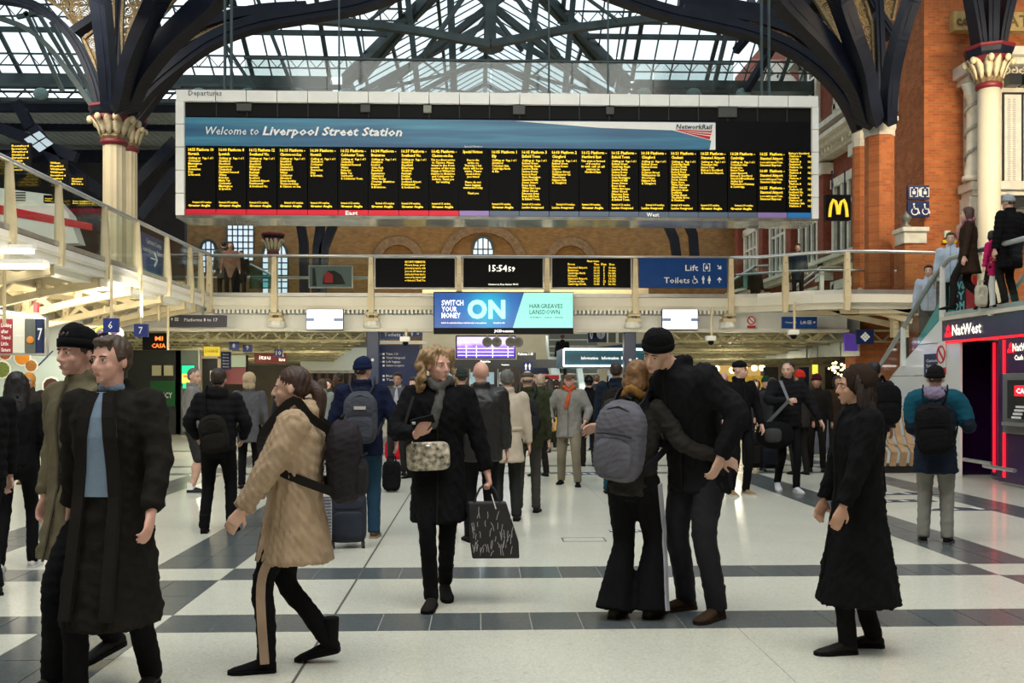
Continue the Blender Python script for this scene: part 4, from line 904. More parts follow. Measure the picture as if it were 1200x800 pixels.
part('middle_rail', MB().tube([(panx[1]-3.2, BY+3.2, zR-.22), (panx[2], BY+3.2, zR-.22)], .03, 6), M_STEEL, bridge)
part('cable', MB().tube([P(x, y, BY+.35) for x, y in ((330, 352), (345, 358), (370, 359), (395, 354), (420, 352))], .022, 5), M_BLACKM, bridge)
part('cable', MB().tube([P(x, y, BY+.35) for x, y in ((672, 356), (690, 363), (720, 362), (742, 356))], .02, 5), M_BLACKM, bridge)
# blue columns under the bridge
for px, lb in ((437, 'dark blue square column under the footbridge left of the advertising screen'), (738, 'dark blue square column under the footbridge right of the advertising screen')):
    x = P(px, 420, BY+.5).x; t = thing('blue_column', lb, 'column', (x, BY+.5, 0), 0, None)
    part('shaft', MB().box((x-.16, BY+.42, .12), (x+.16, BY+.74, zB)), M_COLB, t, bevel=.02); part('base', MB().box((x-.2, BY+.38, 0), (x+.2, BY+.78, .12)), M_BLACKM, t, bevel=.02)
    part('roundel', MB().ell((x, BY+.41, P(437, 421, BY).z), (.04, .02, .04), n=10, m=7), M_SIGNW, t)
# ---- displays filling the balustrade
def disp(name, label, px0, px1, m, texts=(), picts=(), tm=None):
    return sign(name, label, 'display', px0, 302.5, px1, 337, BY-.07, m, texts, picts, .16, M_STEEL if m is not M_BLUE else None, tm)
notes = ['SECURITY REMINDER', 'Please keep your', 'personal property with', 'you at all times as', 'unattended items may be', 'removed by station staff', 'or destroyed. Thank You.']
disp('notice_display', 'black display with one small column of amber notice text, left end of the footbridge row', 440, 533, M_BLACK, [(s, 486.5, 308+i*3.6, 2.4, 24 if i else 24, 'C') for i, s in enumerate(notes)], tm=M_LED)
disp('clock_display', 'black display showing the time 15:54:59 above the advertising screen', 543, 636, M_BLACK, [('15:54', 573, 318, 7.5, 21, 'L'), ('59', 595.5, 318, 5.5, 8, 'L'), ('Connect to Free Station Wi-Fi', 572, 334, 2, 35, 'L')], tm=M_LEDW)
rows_ = [('Stansted Airport.', '16:10', '7', 'On time'), ('Braintree', '16:10', '5', 'On time'), ('Cambridge North', '16:15', '6', 'No Info'), ('Norwich.', '16:20', '9', '16:22'), ('Stansted Airport.', '16:25', '7', 'On time'), ('Clacton on Sea', '16:30', '12', '16:30'), ('Cambridge North.', '16:40', '5', 'No Info')]
T = [('Next trains', 695, 307, 2.5, 14, 'C'), ('From', 665.5, 310.8, 2.5, 8, 'L'), ('Time', 696, 310.8, 2.5, 6, 'L'), ('Plat', 704.5, 310.8, 2.5, 6, 'L'), ('Due', 714, 310.8, 2.5, 6, 'L')]
for i, r_ in enumerate(rows_): T += [(r_[0], 665.5, 314.6+i*3.2, 2.4, len(r_[0])*1.35, 'L'), (r_[1], 696, 314.6+i*3.2, 2.4, 6.5, 'L'), (r_[2], 707, 314.6+i*3.2, 2.4, None, 'L'), (r_[3], 713, 314.6+i*3.2, 2.4, 8.5, 'L')]
disp('arrivals_display', 'black display with a table of amber arrival times right of the clock', 647, 739, M_BLACK, T, tm=M_LED)
disp('lift_toilets_sign', 'wide blue sign reading Lift and Toilets at the right end of the footbridge', 749, 852, M_BLUE, [('Lift', 803, 317, 6.8, 15, 'L'), ('Toilets', 778, 331.5, 6.8, 30, 'L')],
     [('lift', 828, 313, 10), ('downright', 843, 313, 8), ('wheelchair', 814, 327.5, 9), ('man', 824, 327.5, 9), ('woman', 831, 327.5, 9), ('up', 843, 327.5, 8)])
# ---- big advertising screen
ad = thing('advertising_screen', 'large lit blue and mint advertising screen reading ON below the clock', 'screen', (P(590, 390, 25.4).x, 25.4, P(0, 391, 25.4).z))
AY = 25.4
def q_(pts, m, nm, y=AY, parent=ad): return part(nm, MB().poly([P(a, b, y) for a, b in pts], (0,1,0), .006), m, parent)
x0, z1, x1, z0 = flat(508, 342, 672, 391, AY)
part('case', MB().box((x0, AY, z0), (x1, AY+.28, z1)), M_BLACK, ad)
def glowmat():
    m = mat('ad_blue', (0, .05, .22), .3); t = m.node_tree; b = t.nodes['Principled BSDF']; tc = t.nodes.new('ShaderNodeTexCoord')
    vm = t.nodes.new('ShaderNodeVectorMath'); vm.operation = 'DISTANCE'; vm.inputs[1].default_value = tuple(P(572, 361, AY-.02)); t.links.new(tc.outputs['Object'], vm.inputs[0])
    r = t.nodes.new('ShaderNodeValToRGB'); e = r.color_ramp.elements; e[0].position = .22; e[0].color = (.0, .42, .58, 1); e[1].position = 1; e[1].color = (.0, .045, .22, 1); q = e.new(.62); q.color = (0, .13, .38, 1)
    t.links.new(vm.outputs['Value'], r.inputs['Fac']); t.links.new(r.outputs[0], b.inputs['Emission Color']); b.inputs['Emission Strength'].default_value = .9; return m
q_([(509, 384), (601, 384), (614, 343), (509, 343)], glowmat(), 'screen_image', AY-.02); M_MINT = mat('ad_mint', (.1, .3, .25), .4, emit=.8, ecol=(.33, .93, .76))
q_([(601, 384), (671.5, 384), (671.5, 343), (614, 343)], M_MINT, 'screen_image', AY-.02)
A = lambda s, px, py, hp, wp, bold=.03, al='L': (s, tuple(P(px, py, AY-.03)), (1,0,0), (0,0,1), hp*AY/F, wp*AY/F if wp else None, al, bold, 0)
M_ADW = mat('ad_white', (.8, .8, .8), .4, emit=.95, ecol=(1, 1, 1)); M_ADC = mat('ad_cyan', (.2, .8, .8), .4, emit=.9, ecol=(.42, 1, .92)); M_ADG = mat('ad_green_text', (0, .12, .15), .4)
lettering([A('SWITCH', 517.5, 357.6, 6, 25.5, .02), A('YOUR', 517.5, 365, 6, 18, .02), A('MONEY', 517.5, 372.4, 6, 22, .02), A('Switch the advertised future with the help of our platform', 517, 378.8, 1.4, 53), A('Capital at risk.', 578, 378.8, 1.4, 14)], M_ADW, ad)
lettering([A('ON', 548, 372, 20, 44, .045)], M_ADC, ad)
lettering([A('HARGREAVES', 620.5, 361, 5.2, 39, .012), A('LANSDOWN', 620.5, 368, 5.2, 35.5, .012), A('INVESTMENTS  -  SAVINGS  -  PENSIONS', 621, 372.5, 1.3, 39)], M_ADG, ad)
lettering([A('JCDecaux', 579, 389, 2.8, 23, .04)], M_ADW, ad)
for px in (527, 655): part('hanger', MB().box((P(px, 340, AY).x-.05, AY+.28, z0+.3), (P(px, 340, AY).x+.05, BY+.5, z0+.4)), M_BLACKM, ad)
# ---- two small white screens and signs on the girder
for px0, px1, lb in ((359, 402, 'small bright white screen on the footbridge girder left of the advertising screen'), (776, 818, 'small bright white screen on the footbridge girder right of the advertising screen')):
    t = sign('information_screen', lb, 'screen', px0, 362, px1, 386.5, BY-.1, M_BLACK)
    part('screen_image', MB().poly([P(a, b, BY-.11) for a, b in ((px0+.5, 385.5), (px1-.5, 385.5), (px1-.5, 362.5), (px0+.5, 362.5))], (0,1,0), .006), mat('screen_white', (.8, .8, .85), .4, emit=.95, ecol=(.84, .9, 1.0)), t)
    cx = (px0+px1)/2; k = BY/F
    lettering([('Welcome to Liverpool St', (P(cx, 370.5, BY).x, BY-.12, P(cx, 370.5, BY).z), (1,0,0), (0,0,1), .035, .45, 'C', .01, 0), ('Stay safe on the escalator', (P(cx, 374.5, BY).x, BY-.12, P(cx, 374.5, BY).z), (1,0,0), (0,0,1), .035, .5, 'C', .01, 0), ('Please hold on', (P(cx, 378.5, BY).x, BY-.12, P(cx, 378.5, BY).z), (1,0,0), (0,0,1), .035, .35, 'C', .01, 0)], mat('screen_grey_text', (.3, .35, .5), .5), t)
    for s in (-1, 1): part('bar_mark', MB().box((P(cx+s*16.5, 374, BY).x-.11, BY-.122, P(cx, 376.5, BY).z), (P(cx+s*16.5, 374, BY).x+.11, BY-.118, P(cx, 373, BY).z)), mat('screen_blue_bar', (.25, .33, .55), .5), t)
sign('platforms_sign', 'long dark sign reading Platforms 8 to 17 at the left of the footbridge girder', 'sign', 198, 369, 265, 383, BY-.4, mat('sign_dark', (.012, .013, .03), .4), [('Platforms 8 to 17', 216, 376.5, 3.8, 39, 'L')], [('up', 201.5, 374, 4), ('box', 207, 374, 5)])
sign('lift_sign', 'small blue hanging sign with lift symbol on the right of the footbridge girder', 'sign', 917, 371, 957.5, 384.5, BY-.4, M_BLUE, [('Lift', 938, 379.3, 3.6, 7, 'L'), ('Underground', 920, 378.5, 2, 13, 'L')], [('box', 948.5, 377.5, 5), ('upright', 954, 377.5, 4)])
t = sign('no_smoking_sign', 'small white no smoking plate with red text on the footbridge girder', 'sign', 875, 371, 886, 384, BY+.38, M_WHITE, depth=.04)
c = P(880.5, 375.5, BY+.37)
part('red_ring', MB().tube([(c.x+.10*math.cos(a_), c.y, c.z+.10*math.sin(a_)) for a_ in np.linspace(0, 2*PI, 17)], .016, 5).bar((c.x-.07, c.y, c.z+.07), (c.x+.07, c.y, c.z-.07), .02), M_RED, t)
part('red_plate', MB().box((c.x-.11, c.y-.01, c.z-.2), (c.x+.11, c.y, c.z-.13)), M_RED, t)
# small cameras under the bridge
def cctv(label, px, py, Y, zt):
    c = P(px, py, Y); t = thing('security_camera', label, 'camera', tuple(c))
    part('drop_pole', MB().tube([(c.x, Y, c.z+.08), (c.x, Y, zt)], .03, 6), M_CREAM, t)
    part('housing', MB().box((c.x-.16, Y-.1, c.z-.05), (c.x+.1, Y+.1, c.z+.08)), M_WHITE, t, bevel=.02); part('dome', MB().ell((c.x-.02, Y, c.z-.09), (.08, .08, .07), n=10, m=7), M_BLACK, t, True)
cctv('white camera on a pole hanging from the girder left of the no smoking sign', 834, 397, BY-.2, zF-.3)
cctv('white camera on a pole hanging before the lift sign', 931, 390, BY-.9, zF-.2)
cctv('white camera pair by the Toilets sign', 476, 398, BY-.2, zB)
# ================================================================ LEFT BALCONY, edge at X = XL, running towards the camera
XE = -6.95
lbal = thing('balcony', 'cream left balcony running towards the camera on curved brackets with glass balustrade', 'balcony', (XE-2.5, 18, zB))
Y0, Y1 = 9.5, BY+.3
part('deck', MB().box((-13.5, Y0, zF-.22), (XE-.1, 30, zF-.03)), M_DECK, lbal)
part('fascia', MB().box((XE-.22, Y0, zF-.32), (XE+.03, Y1, zF-.03)).box((XE-.5, Y0, zF-.42), (XE-.2, Y1, zF-.30)), M_WHITE, lbal)
part('fascia_ledge', MB().box((XE-.15, Y0, zF-.20), (XE+.06, Y1, zF-.14)), M_CREAMW, lbal)
part('base_channel', MB().box((XE-.05, Y0, zF-.02), (XE+.04, Y1-.3, zF+.06)), M_STEEL, lbal)
part('handrail', MB().tube([(XE, Y0, zR), (XE, 25.0, zR), (XE+.1, 25.7, zR), (XL, BY, zR)], .045, 8), M_STEEL, lbal, True)
PY = [PX(px, 250, XE).y for px in (-62, 10, 68, 122, 160, 195, 222)]; PY = [y for y in PY]+[25.2]
part('soffit', MB().box((-13.4, Y0, zF-.26), (XE-.5, 30, zF-.22)), M_CREAMW, lbal)
def bracket(y, x0, parent, d=-1, L=4.2):
    z0_ = zF-.22; th = .09
    b = MB().box((x0+d*.02, y-.09, z0_-.1), (x0+d*.85, y+.09, z0_+.06)); part('bracket_shoe', b, M_CREAM, parent)
    b = MB()
    top = [(x0+d*.1, y, z0_-.12), (x0+d*L, y, z0_-.12)]; b.bar(top[0], top[1], th*1.6, .14)
    low = [(x0+d*(.1+u*L), y, z0_-.2-1.0*(u**1.15)) for u in np.linspace(0, 1, 9)]; b.path(low, .13, .16, up=(0,1,0))
    for i in range(1, 8, 2):
        p, q = low[i], low[i+1]; b.bar(p, (low[i+1][0], y, z0_-.15), .10, .10, (0,1,0)); b.bar((low[i][0], y, z0_-.15), q, .08, .08, (0,1,0)) if i > 2 else None
        b.bar((q[0], y, z0_-.15), q, .14, .12, (0,1,0))
    part('bracket', b, M_CREAM, parent)
    b = MB()
    for i in range(2, 9, 2):
        for dz in (.25, .45): b.ell((low[i][0], y-.1, z0_-dz), (.04, .035, .04), n=6, m=5); b.ell((low[i][0], y-.1, low[i][2]+dz*.5), (.04, .035, .04), n=6, m=5)
    tag(part('bolts', b, M_CREAM, parent), kind='stuff')
for i, y in enumerate(PY):
    b = MB().loft([[(XE-.05, y-.05, zF-.34), (XE+.09, y-.05, zF-.34), (XE+.09, y+.05, zF-.34), (XE-.05, y+.05, zF-.34)], [(XE-.05, y-.05, zF), (XE+.11, y-.05, zF), (XE+.11, y+.05, zF), (XE-.05, y+.05, zF)], [(XE-.03, y-.045, zR-.02), (XE+.05, y-.045, zR-.02), (XE+.05, y+.045, zR-.02), (XE-.03, y+.045, zR-.02)]])
    part('post', b, M_CREAM, lbal); bracket(y, XE, lbal)
    if i: part('glass_panel', MB().box((XE-.012, PY[i-1]+.1, zF+.05), (XE+.012, y-.1, zR-.04)), M_GLASS, lbal)
for x in (XE-1.3, XE-2.6, XE-3.9): part('purlin', MB().box((x-.06, Y0, zF-.5), (x+.06, 27, zF-.3)), M_CREAM, lbal)
for px, y0_, y1_ in ((492, 13.2, 27), ): pass
for px, py0, py1, Yp in ((5, 285, 380, 15.5), (186, 355, 376, 24), (197, 350, 410, 24), (123, 358, 366, 22)): part('drop_rod', MB().tube([P(px, py0, Yp), P(px, py1, Yp)], .03, 6), M_CREAM, lbal)
for i, (px, py, Yl) in enumerate(((10, 294, 15), (30, 311, 16.5), (62, 311, 18.5), (20, 312, 13.8))):
    c = P(px, py, Yl); t = thing('strip_light', ['nearest long white strip light under the left balcony', 'second white strip light under the left balcony', 'right-hand white strip light under the left balcony', 'white strip light at the far left edge under the balcony'][i], 'ceiling light', tuple(c), 0, None)
    part('tube', MB().box((c.x-.35, Yl-.06, c.z-.03), (c.x+.35, Yl+.06, c.z+.03)), M_LAMP, t); part('housing', MB().box((c.x-.38, Yl-.08, c.z+.03), (c.x+.38, Yl+.08, c.z+.09)), M_WHITE, t)
# blue sign hanging inside the balcony glass
zA = PX(165, 250, XE-.1).z
t = thing('customer_lounge_sign', 'blue customer lounge sign with white arrow behind the balcony glass', 'sign', (XE-.12, 20.8, zF)); ya, yb = PX(163, 270, XE-.12).y, PX(193, 280, XE-.12).y
part('panel', MB().box((XE-.16, ya, zF+.14), (XE-.10, yb, zR-.12)), M_BLUE, t); part('teal_edge', MB().box((XE-.165, ya, zF+.05), (XE-.095, yb, zF+.14)), mat('teal', (0, .22, .25), .4), t)
lettering([('Customer Lounge', (XE-.09, (ya+yb)/2, zR-.32), (0,1,0), (0,0,1), .11, (yb-ya)*.6, 'C', .01, 0), ('located adjacent to Platform 10', (XE-.09, (ya+yb)/2, zR-.50), (0,1,0), (0,0,1), .10, (yb-ya)*.85, 'C', .01, 0)], M_SIGNW, t)
ym = (ya+yb)/2; part('arrow', MB().bar((XE-.088, ym-.2, zF+.42), (XE-.088, ym+.2, zF+.42), .015, .05, (1,0,0)).bar((XE-.088, ym+.05, zF+.56), (XE-.088, ym+.22, zF+.42), .05, .015, (1,0,0)).bar((XE-.088, ym+.05, zF+.28), (XE-.088, ym+.22, zF+.42), .05, .015, (1,0,0)), M_SIGNW, t)
# parked white and red train seen through the left glass / upper hall wall
x0, z1, x1, z0 = flat(-40, 205, 110, 262, 33)
t = thing('train_carriage', 'white train carriage with red stripe seen through the left balcony glass', 'train', ((x0+x1)/2, 33, z0))
part('body', MB().poly([P(-40, 215, 33), P(60, 228, 33), P(80, 250, 33), P(92, 285, 33), P(-40, 285, 33)], (0,1,0), .6), M_WHITE, t); part('stripe', MB().poly([P(-40, 232, 32.98), P(108, 262, 32.98), P(108, 270, 32.98), P(-40, 244, 32.98)], (0,1,0), .01), M_RED, t)
part('grille', MB().box(P(18, 225, 32.97), P(30, 226.3, 32.98)).box(P(18, 228, 32.97), P(30, 229.3, 32.98)).box(P(18, 231, 32.97), P(30, 232.3, 32.98)).box(P(18, 234, 32.97), P(30, 235.3, 32.98)), M_BLACKM, t)
# amber platform indicator seen through the glass (left)
for i, (px, py, w_, h_, n) in enumerate(((24, 185, 20, 32, 9), (68, 202, 18, 26, 7), (92, 212, 16, 9, 3), (58, 233, 10, 5, 2), (100, 236, 30, 5, 2), (133, 235, 18, 5, 2))):
    t = sign('platform_indicator', ['black indicator with tall block of amber text seen in the far left glass', 'black indicator with amber text between the second and third balcony posts', 'small amber indicator left of the third balcony post', 'tiny amber line display low behind the left glass', 'long amber line display left of the ornate columns', 'amber line display at the foot of the ornate columns'][i], 'display', px-w_/2-2, py-h_/2-2, px+w_/2+2, py+h_/2+2, 28, M_BLACK,
             [(random.choice(['Stratford', 'Shenfield', 'Romford', 'Ipswich', 'Witham', 'Norwich', 'Diss']), px-w_/2, py-h_/2+3+k*(h_/n), h_/n*.6, w_*random.uniform(.6, 1), 'L') for k in range(n)], tm=M_LED)
# ================================================================ RIGHT BALCONY (curving out) Y ~ 24.6
rb = thing('balcony', 'cream right balcony with curved glass balustrade before the brick building', 'balcony', (P(980, 350, 24.6).x, 24.6, zB))
ctl = [(856, BY), (888, BY-.15), (920, 25.4), (955, 24.9), (992, 24.6), (1040, 24.6), (1098, 24.8), (1150, 25.0)]
line = [Vector((P(px, 300, y).x, y, 0)) for px, y in ctl]
at = lambda z, off=0: [Vector((p.x, p.y+off, z)) for p in line]
part('handrail', MB().tube(at(zR), .045, 8), M_STEEL, rb, True); part('base_channel', MB().path(at(zF+.02), .08, .1, up=(0,0,1)), M_STEEL, rb)
part('fascia', MB().path(at(zF-.13, .05), .16, .24, up=(0,0,1)).path(at(zF-.32, .22), .16, .16, up=(0,0,1)), M_CREAMW, rb)
part('inner_rail', MB().tube(at(zR-.22, 2.2)[1:], .035, 6), M_STEEL, rb)
for i in range(7):
    a_, b_ = line[i], line[i+1]; 
    part('glass_panel', MB().add([(a_.x, a_.y, zF+.06), (b_.x, b_.y, zF+.06), (b_.x, b_.y, zR-.05), (a_.x, a_.y, zR-.05), (a_.x, a_.y+.02, zF+.06), (b_.x, b_.y+.02, zF+.06), (b_.x, b_.y+.02, zR-.05), (a_.x, a_.y+.02, zR-.05)], [(0,1,2,3), (7,6,5,4), (0,4,5,1), (3,2,6,7)]), M_GLASS, rb)
b = MB(); n = len(line); top = at(zF-.03, .1); far_ = [Vector((p.x, 29.5, zF-.03)) for p in line]
for i in range(n-1): b.add([top[i], top[i+1], far_[i+1], far_[i]]+[v-Vector((0,0,.2)) for v in (top[i], top[i+1], far_[i+1], far_[i])], [(0,1,2,3), (7,6,5,4), (0,4,5,1), (3,2,6,7), (1,5,6,2), (0,3,7,4)])
part('deck', b, M_DECK, rb)
for px, y in ((920, 25.4), (992, 24.6)): post(P(px, 300, y).x, y-.03, rb)
for px in (1028, 962): x = P(px, 300, 27).x; part('inner_post', MB().box((x-.05, 26.9, zF), (x+.05, 27.0, zR-.2)), M_WHITE, rb)
for (xa, ya_, xb, yb_, Ya) in ((930, 345, 1062, 384, 25.6), (985, 342, 1068, 376, 25.0), (1005, 340, 1085, 368, 24.9)):
    b = MB(); n = 6; A_ = P(xa, ya_, Ya); B_ = P(xb, yb_, Ya); b.path([A_, A_*.5+B_*.5-Vector((0,0,.12)), B_], .14, .14)
    for i in range(1, n):
        u = i/n; p = A_*(1-u)+B_*u-Vector((0,0,.12*(1-abs(2*u-1)))); b.bar(p, (p.x+.25*(1 if i % 2 else -1), Ya, zF-.42), .09, .1, (0,1,0))
    b.bar((A_.x, Ya, zF-.45), (B_.x+.3, Ya, zF-.45), .12, .14, (0,1,0)); part('bracket', b, M_CREAM, rb)
b = MB()
for px in (1048, 1060): x = P(px, 350, 25.2).x; b.box((x-.07, 25.1, 2.7), (x+.07, 25.3, zF-.3)); [b.ell((x, 25.08, z), (.05, .04, .05), n=6, m=5) for z in np.linspace(2.85, zF-.5, 5)]
part('hanging_frame', b, M_CREAM, rb)
sign('lift_symbol_sign', 'dark blue sign with lift symbols fixed on the orange brick pier', 'sign', 1064, 217, 1089, 233.5, 27.4, M_NAVY, (), [('lift', 1071, 225, 12), ('man', 1078, 225, 9), ('lift', 1084, 225, 12)])
sign('wheelchair_symbol_sign', 'dark blue sign with wheelchair symbols below the lift symbols on the brick pier', 'sign', 1064, 235.5, 1089, 254, 27.4, M_NAVY, (), [('wheelchair', 1072, 245, 14), ('wheelchair', 1084.5, 245, 13)])
t = sign('restaurant_sign', 'square black hanging sign with yellow arched letter right of the departures board', 'sign', 968, 228, 997, 258, 24, M_BLACK, depth=.15)
b = MB()
for s in (-1, 1): b.path([P(982.5+s*x, y, 23.97) for x, y in ((.6, 251), (1.6, 242), (3.4, 236), (6, 234), (8.4, 239), (9.6, 246), (10.2, 254))], .06, .05)
part('arched_letter', b, mat('sign_yellow', (.85, .55, .02), .4, emit=.5, ecol=(1, .7, .05)), t); part('hanger', MB().tube([P(975, 228, 24.1), P(975, 200, 24.1)], .02, 6).tube([P(990, 228, 24.1), P(990, 200, 24.1)], .02, 6), M_IRON, t)
sign('exit_plate', 'small green and white exit plate on the orange brick above the stairs', 'sign', 1107, 270, 1114, 278, 27.5, mat('exit_white', (.7, .75, .6), .5), (), [('square', 1110.5, 275, 4)], tm=mat('exit_green', (.02, .2, .06), .5))
sign('yellow_notice', 'small yellow notice low on the brick beside the balcony post', 'sign', 1015, 321, 1021, 333, 27.4, mat('notice_yellow', (.8, .6, .02), .5))
sign('yellow_strip_notice', 'narrow yellow strip notice below the exit plate', 'sign', 1105, 281, 1121, 284.5, 27.5, mat('notice_yellow', (.8, .6, .02), .5))
# poster frame seen behind the bridge glass, left
t = sign('wall_poster', 'silver framed poster of a red car interior behind the footbridge glass', 'poster', 363, 312, 412, 336, BY+2.9, mat('poster_grey', (.16, .2, .2), .5), frame=M_STEEL)
q_([(378, 333), (405, 333), (400, 322), (392, 317), (384, 317), (379, 324)], M_BLACKM, 'poster_car', BY+2.88, t); q_([(380, 331), (390, 331), (390, 322), (384, 318), (380, 322)], M_RED, 'poster_figure', BY+2.87, t); q_([(366, 335), (371, 335), (369, 314), (366, 314)], M_BLACKM, 'poster_stripe', BY+2.88, t)
# glass stair head on the bridge left and teal hanging banner
t = thing('teal_banner', 'turquoise hanging banner above the people at the left end of the footbridge', 'banner', P(258, 312, 30)); q_([(250, 293), (269, 300), (266, 313), (250, 309)], mat('turquoise', (.0, .38, .38), .5), 'cloth', 30, t)
t = thing('stair_balustrade', 'sloping glass balustrade of the stair behind the left footbridge glass', 'balustrade', P(305, 340, 28.5))
part('glass_panel', MB().poly([P(292, 338, 28.5), P(320, 338, 28.5), P(320, 322, 28.5), (P(292, 310, 28.5))], (0,1,0), .02), glassmat('teal_glass', (.45, .72, .72), .05), t); part('rail', MB().tube([P(288, 311, 28.5), P(294, 310, 28.5), P(322, 324, 28.5)], .04, 6), M_STEEL, t)
t = thing('stair_balustrade', 'sloping glass balustrade on the right balcony before the red facade', 'balustrade', P(870, 340, 29))
part('glass_panel', MB().poly([P(858, 338, 29), P(888, 338, 29), P(888, 312, 29), P(858, 328, 29)], (0,1,0), .02), glassmat('teal_glass', (.45, .72, .72), .05), t); part('rail', MB().tube([P(856, 330, 29), P(884, 312, 29), P(900, 311, 29)], .04, 6), M_STEEL, t)
t = thing('stair_balustrade', 'second sloping balustrade on the right balcony behind the middle post', 'balustrade', P(950, 340, 29.2)); part('rail', MB().tube([P(930, 338, 29.2), P(962, 313, 29.2), P(990, 313, 29.2)], .04, 6).tube([P(935, 340, 29.2), P(968, 316, 29.2)], .03, 6), M_STEEL, t)
# ================================================================ CASH MACHINE KIOSK, face at X = KX running away
KX = 7.8; KZ = 2.56
ky = lambda px: PX(px, 450, KX).y
Ya, Yb = 11.5, ky(1104)
kiosk = thing('cash_machine_kiosk', 'purple bank kiosk with glowing red strips and cash machines at the right', 'kiosk', (KX+1.2, 14.5, 0))
part('roof_slab', MB().box((KX-.05, Ya, KZ), (KX+4, Yb, KZ+.06)), M_CREAMW, kiosk)
part('fascia', MB().box((KX, Ya, 2.22), (KX+.3, Yb, KZ)), M_PURP, kiosk)
part('red_strip', MB().box((KX-.02, Ya, 2.18), (KX+.02, Yb-.12, 2.215)), M_REDL, kiosk, label='glowing red strip under the fascia')
part('back_panel', MB().box((KX+.9, Ya, 0), (KX+1.1, Yb, 2.22)), M_PURP, kiosk)
yq = ky(1170)
part('cabinet', MB().box((KX+.0, Ya, .05), (KX+.9, yq, 2.18)), M_PURP, kiosk)
part('plinth', MB().box((KX+.05, Ya, 0), (KX+.9, yq, .05)), M_STEEL, kiosk)
ye = ky(1108)
part('end_panel', MB().box((KX+.05, ye-.12, 0), (KX+1.0, Yb, 2.22)), mat('dark_purple_gloss', (.018, .004, .028), .12), kiosk)
yi = ky(1151); part('cabinet', MB().box((KX+.32, yq, .05), (KX+.9, yi+.35, 2.18)), M_PURP, kiosk)
for px, xo in ((1177.5, -.01), (1150.5, .30), (1143, .30)):
    y = ky(px); part('red_strip', MB().box((KX+xo-.012, y-.02, .12), (KX+xo+.012, y+.02, 2.15)), M_REDL, kiosk, label='upright glowing red strip')
def atm(yc, xo, w_=1.0):
    s = part('cash_machine', MB().box((KX+xo-.05, yc-w_/2, .78), (KX+xo+.1, yc+w_/2, 1.66)), mat('atm_grey', (.20, .21, .22), .35, .4), kiosk, bevel=.015)
    part('recess', MB().box((KX+xo-.055, yc-w_*.38, 1.0), (KX+xo-.045, yc+w_*.38, 1.56)), M_BLACKM, s)
    part('screen_image', MB().box((KX+xo-.065, yc-.26, 1.33), (KX+xo-.056, yc+.26, 1.48)), M_REDL, s); 
    lettering([('CASH', (KX+xo-.07, yc+.2, 1.37), (0,-1,0), (0,0,1), .07, .4, 'L', .03, 0)], M_ADW, s)
    b = MB()
    for i in range(4):
        for j in range(3): b.box((KX+xo-.10-.02*i, yc+.1+.065*j-.1, 1.16-.05*i), (KX+xo-.05-.02*i, yc+.14+.065*j-.1, 1.19-.05*i))
    part('keypad', b, M_SIGNW, s); part('shelf', MB().box((KX+xo-.14, yc-w_*.38, .9), (KX+xo-.05, yc+w_*.38, .95)), M_STEEL, s)
atm(ky(1190)-.35, 0, 1.25); atm(ky(1160)-.3, .32, .8)
def klet(s, px, z, h, wpx, m, xo=-.012, bold=.02, al='L'):
    y0_ = ky(px); y1_ = ky(px+wpx); return (s, (KX+xo, y0_, z), (0,-1,0), (0,0,1), h, abs(y0_-y1_), al, bold, 0)
M_NW = mat('backlit_cream', (.9, .85, .7), .4, emit=1.4, ecol=(1, .93, .72))
lettering([klet('NatWest', 1117, 2.30, .17, 34, M_NW, bold=.02)], M_NW, kiosk)
def cube_logo(px, z, s, xo, parent):
    y = ky(px); b = MB()
    for dy, dz in ((0, 0), (s*.95, 0), (s*.48, s*.85)):
        b.poly([(KX+xo, y-dy, z+dz), (KX+xo, y-dy-s*.75, z+dz), (KX+xo, y-dy-s*.95, z+dz+s*.35), (KX+xo, y-dy-s*.4, z+dz+s*.8), (KX+xo, y-dy+s*.1, z+dz+s*.35)], (-1,0,0), .012)
    part('emblem', b, M_REDL, parent)
cube_logo(1108.5, 2.28, .12, -.005, kiosk)
lettering([klet('NatWest', 1188, 1.98, .11, 26, M_NW, bold=.018), klet('Cash out', 1190, 1.85, .07, 20, M_NW), klet('N', 1161, 1.98, .11, 5, M_NW, .3, .045), klet('C', 1162, 1.85, .07, 4, M_NW, .3)], M_NW, kiosk)
cube_logo(1182, 1.96, .09, -.005, kiosk); cube_logo(1156, 1.96, .09, .31, kiosk)
for px, xo in ((1150, .2), (1200, -.1)): y = ky(px); part('grab_rail', MB().tube([(KX+xo-.25, y+.45, .3), (KX+xo-.25, y-.4, .3)], .03, 8), M_STEEL, kiosk)
# white tiled side of the stair, running on beyond the kiosk, with sloping glass balustrade
YS0, YS1 = Yb, 20.6
stz = lambda y: max(0, KZ-.02-(y-16.7)*.47 if y < 19.0 else 1.46-(y-19.0)*1.0)
st = thing('escalator', 'escalator with white panelled side and sloping glass balustrade beyond the bank kiosk', 'escalator', (KX+.8, 19, 0))
zj = [0, .55, 1.1, 1.65, 2.2, 2.75]
for i in range(5):                                        # white panels with joints
    ym0 = YS0
    zlo, zhi = zj[i], zj[i+1]
    ytop = lambda z: 16.7+(KZ-.02-z)/.47 if z > 1.46 else 19.0+(1.46-z)
    a0, a1 = ytop(zlo), ytop(zhi)
    if a0 <= ym0: break
    pts = [(KX+.02, ym0, zlo+.006), (KX+.02, a0-.01, zlo+.006), (KX+.02, max(a1, ym0), zhi-.006 if a1 > ym0 else stz(ym0))]+([(KX+.02, ym0, zhi-.006)] if a1 > ym0 else [])
    part('side_panel', MB().poly(pts, (1,0,0), .1), mat('gloss_white', (.84, .86, .84), .15, coat=.3), st)
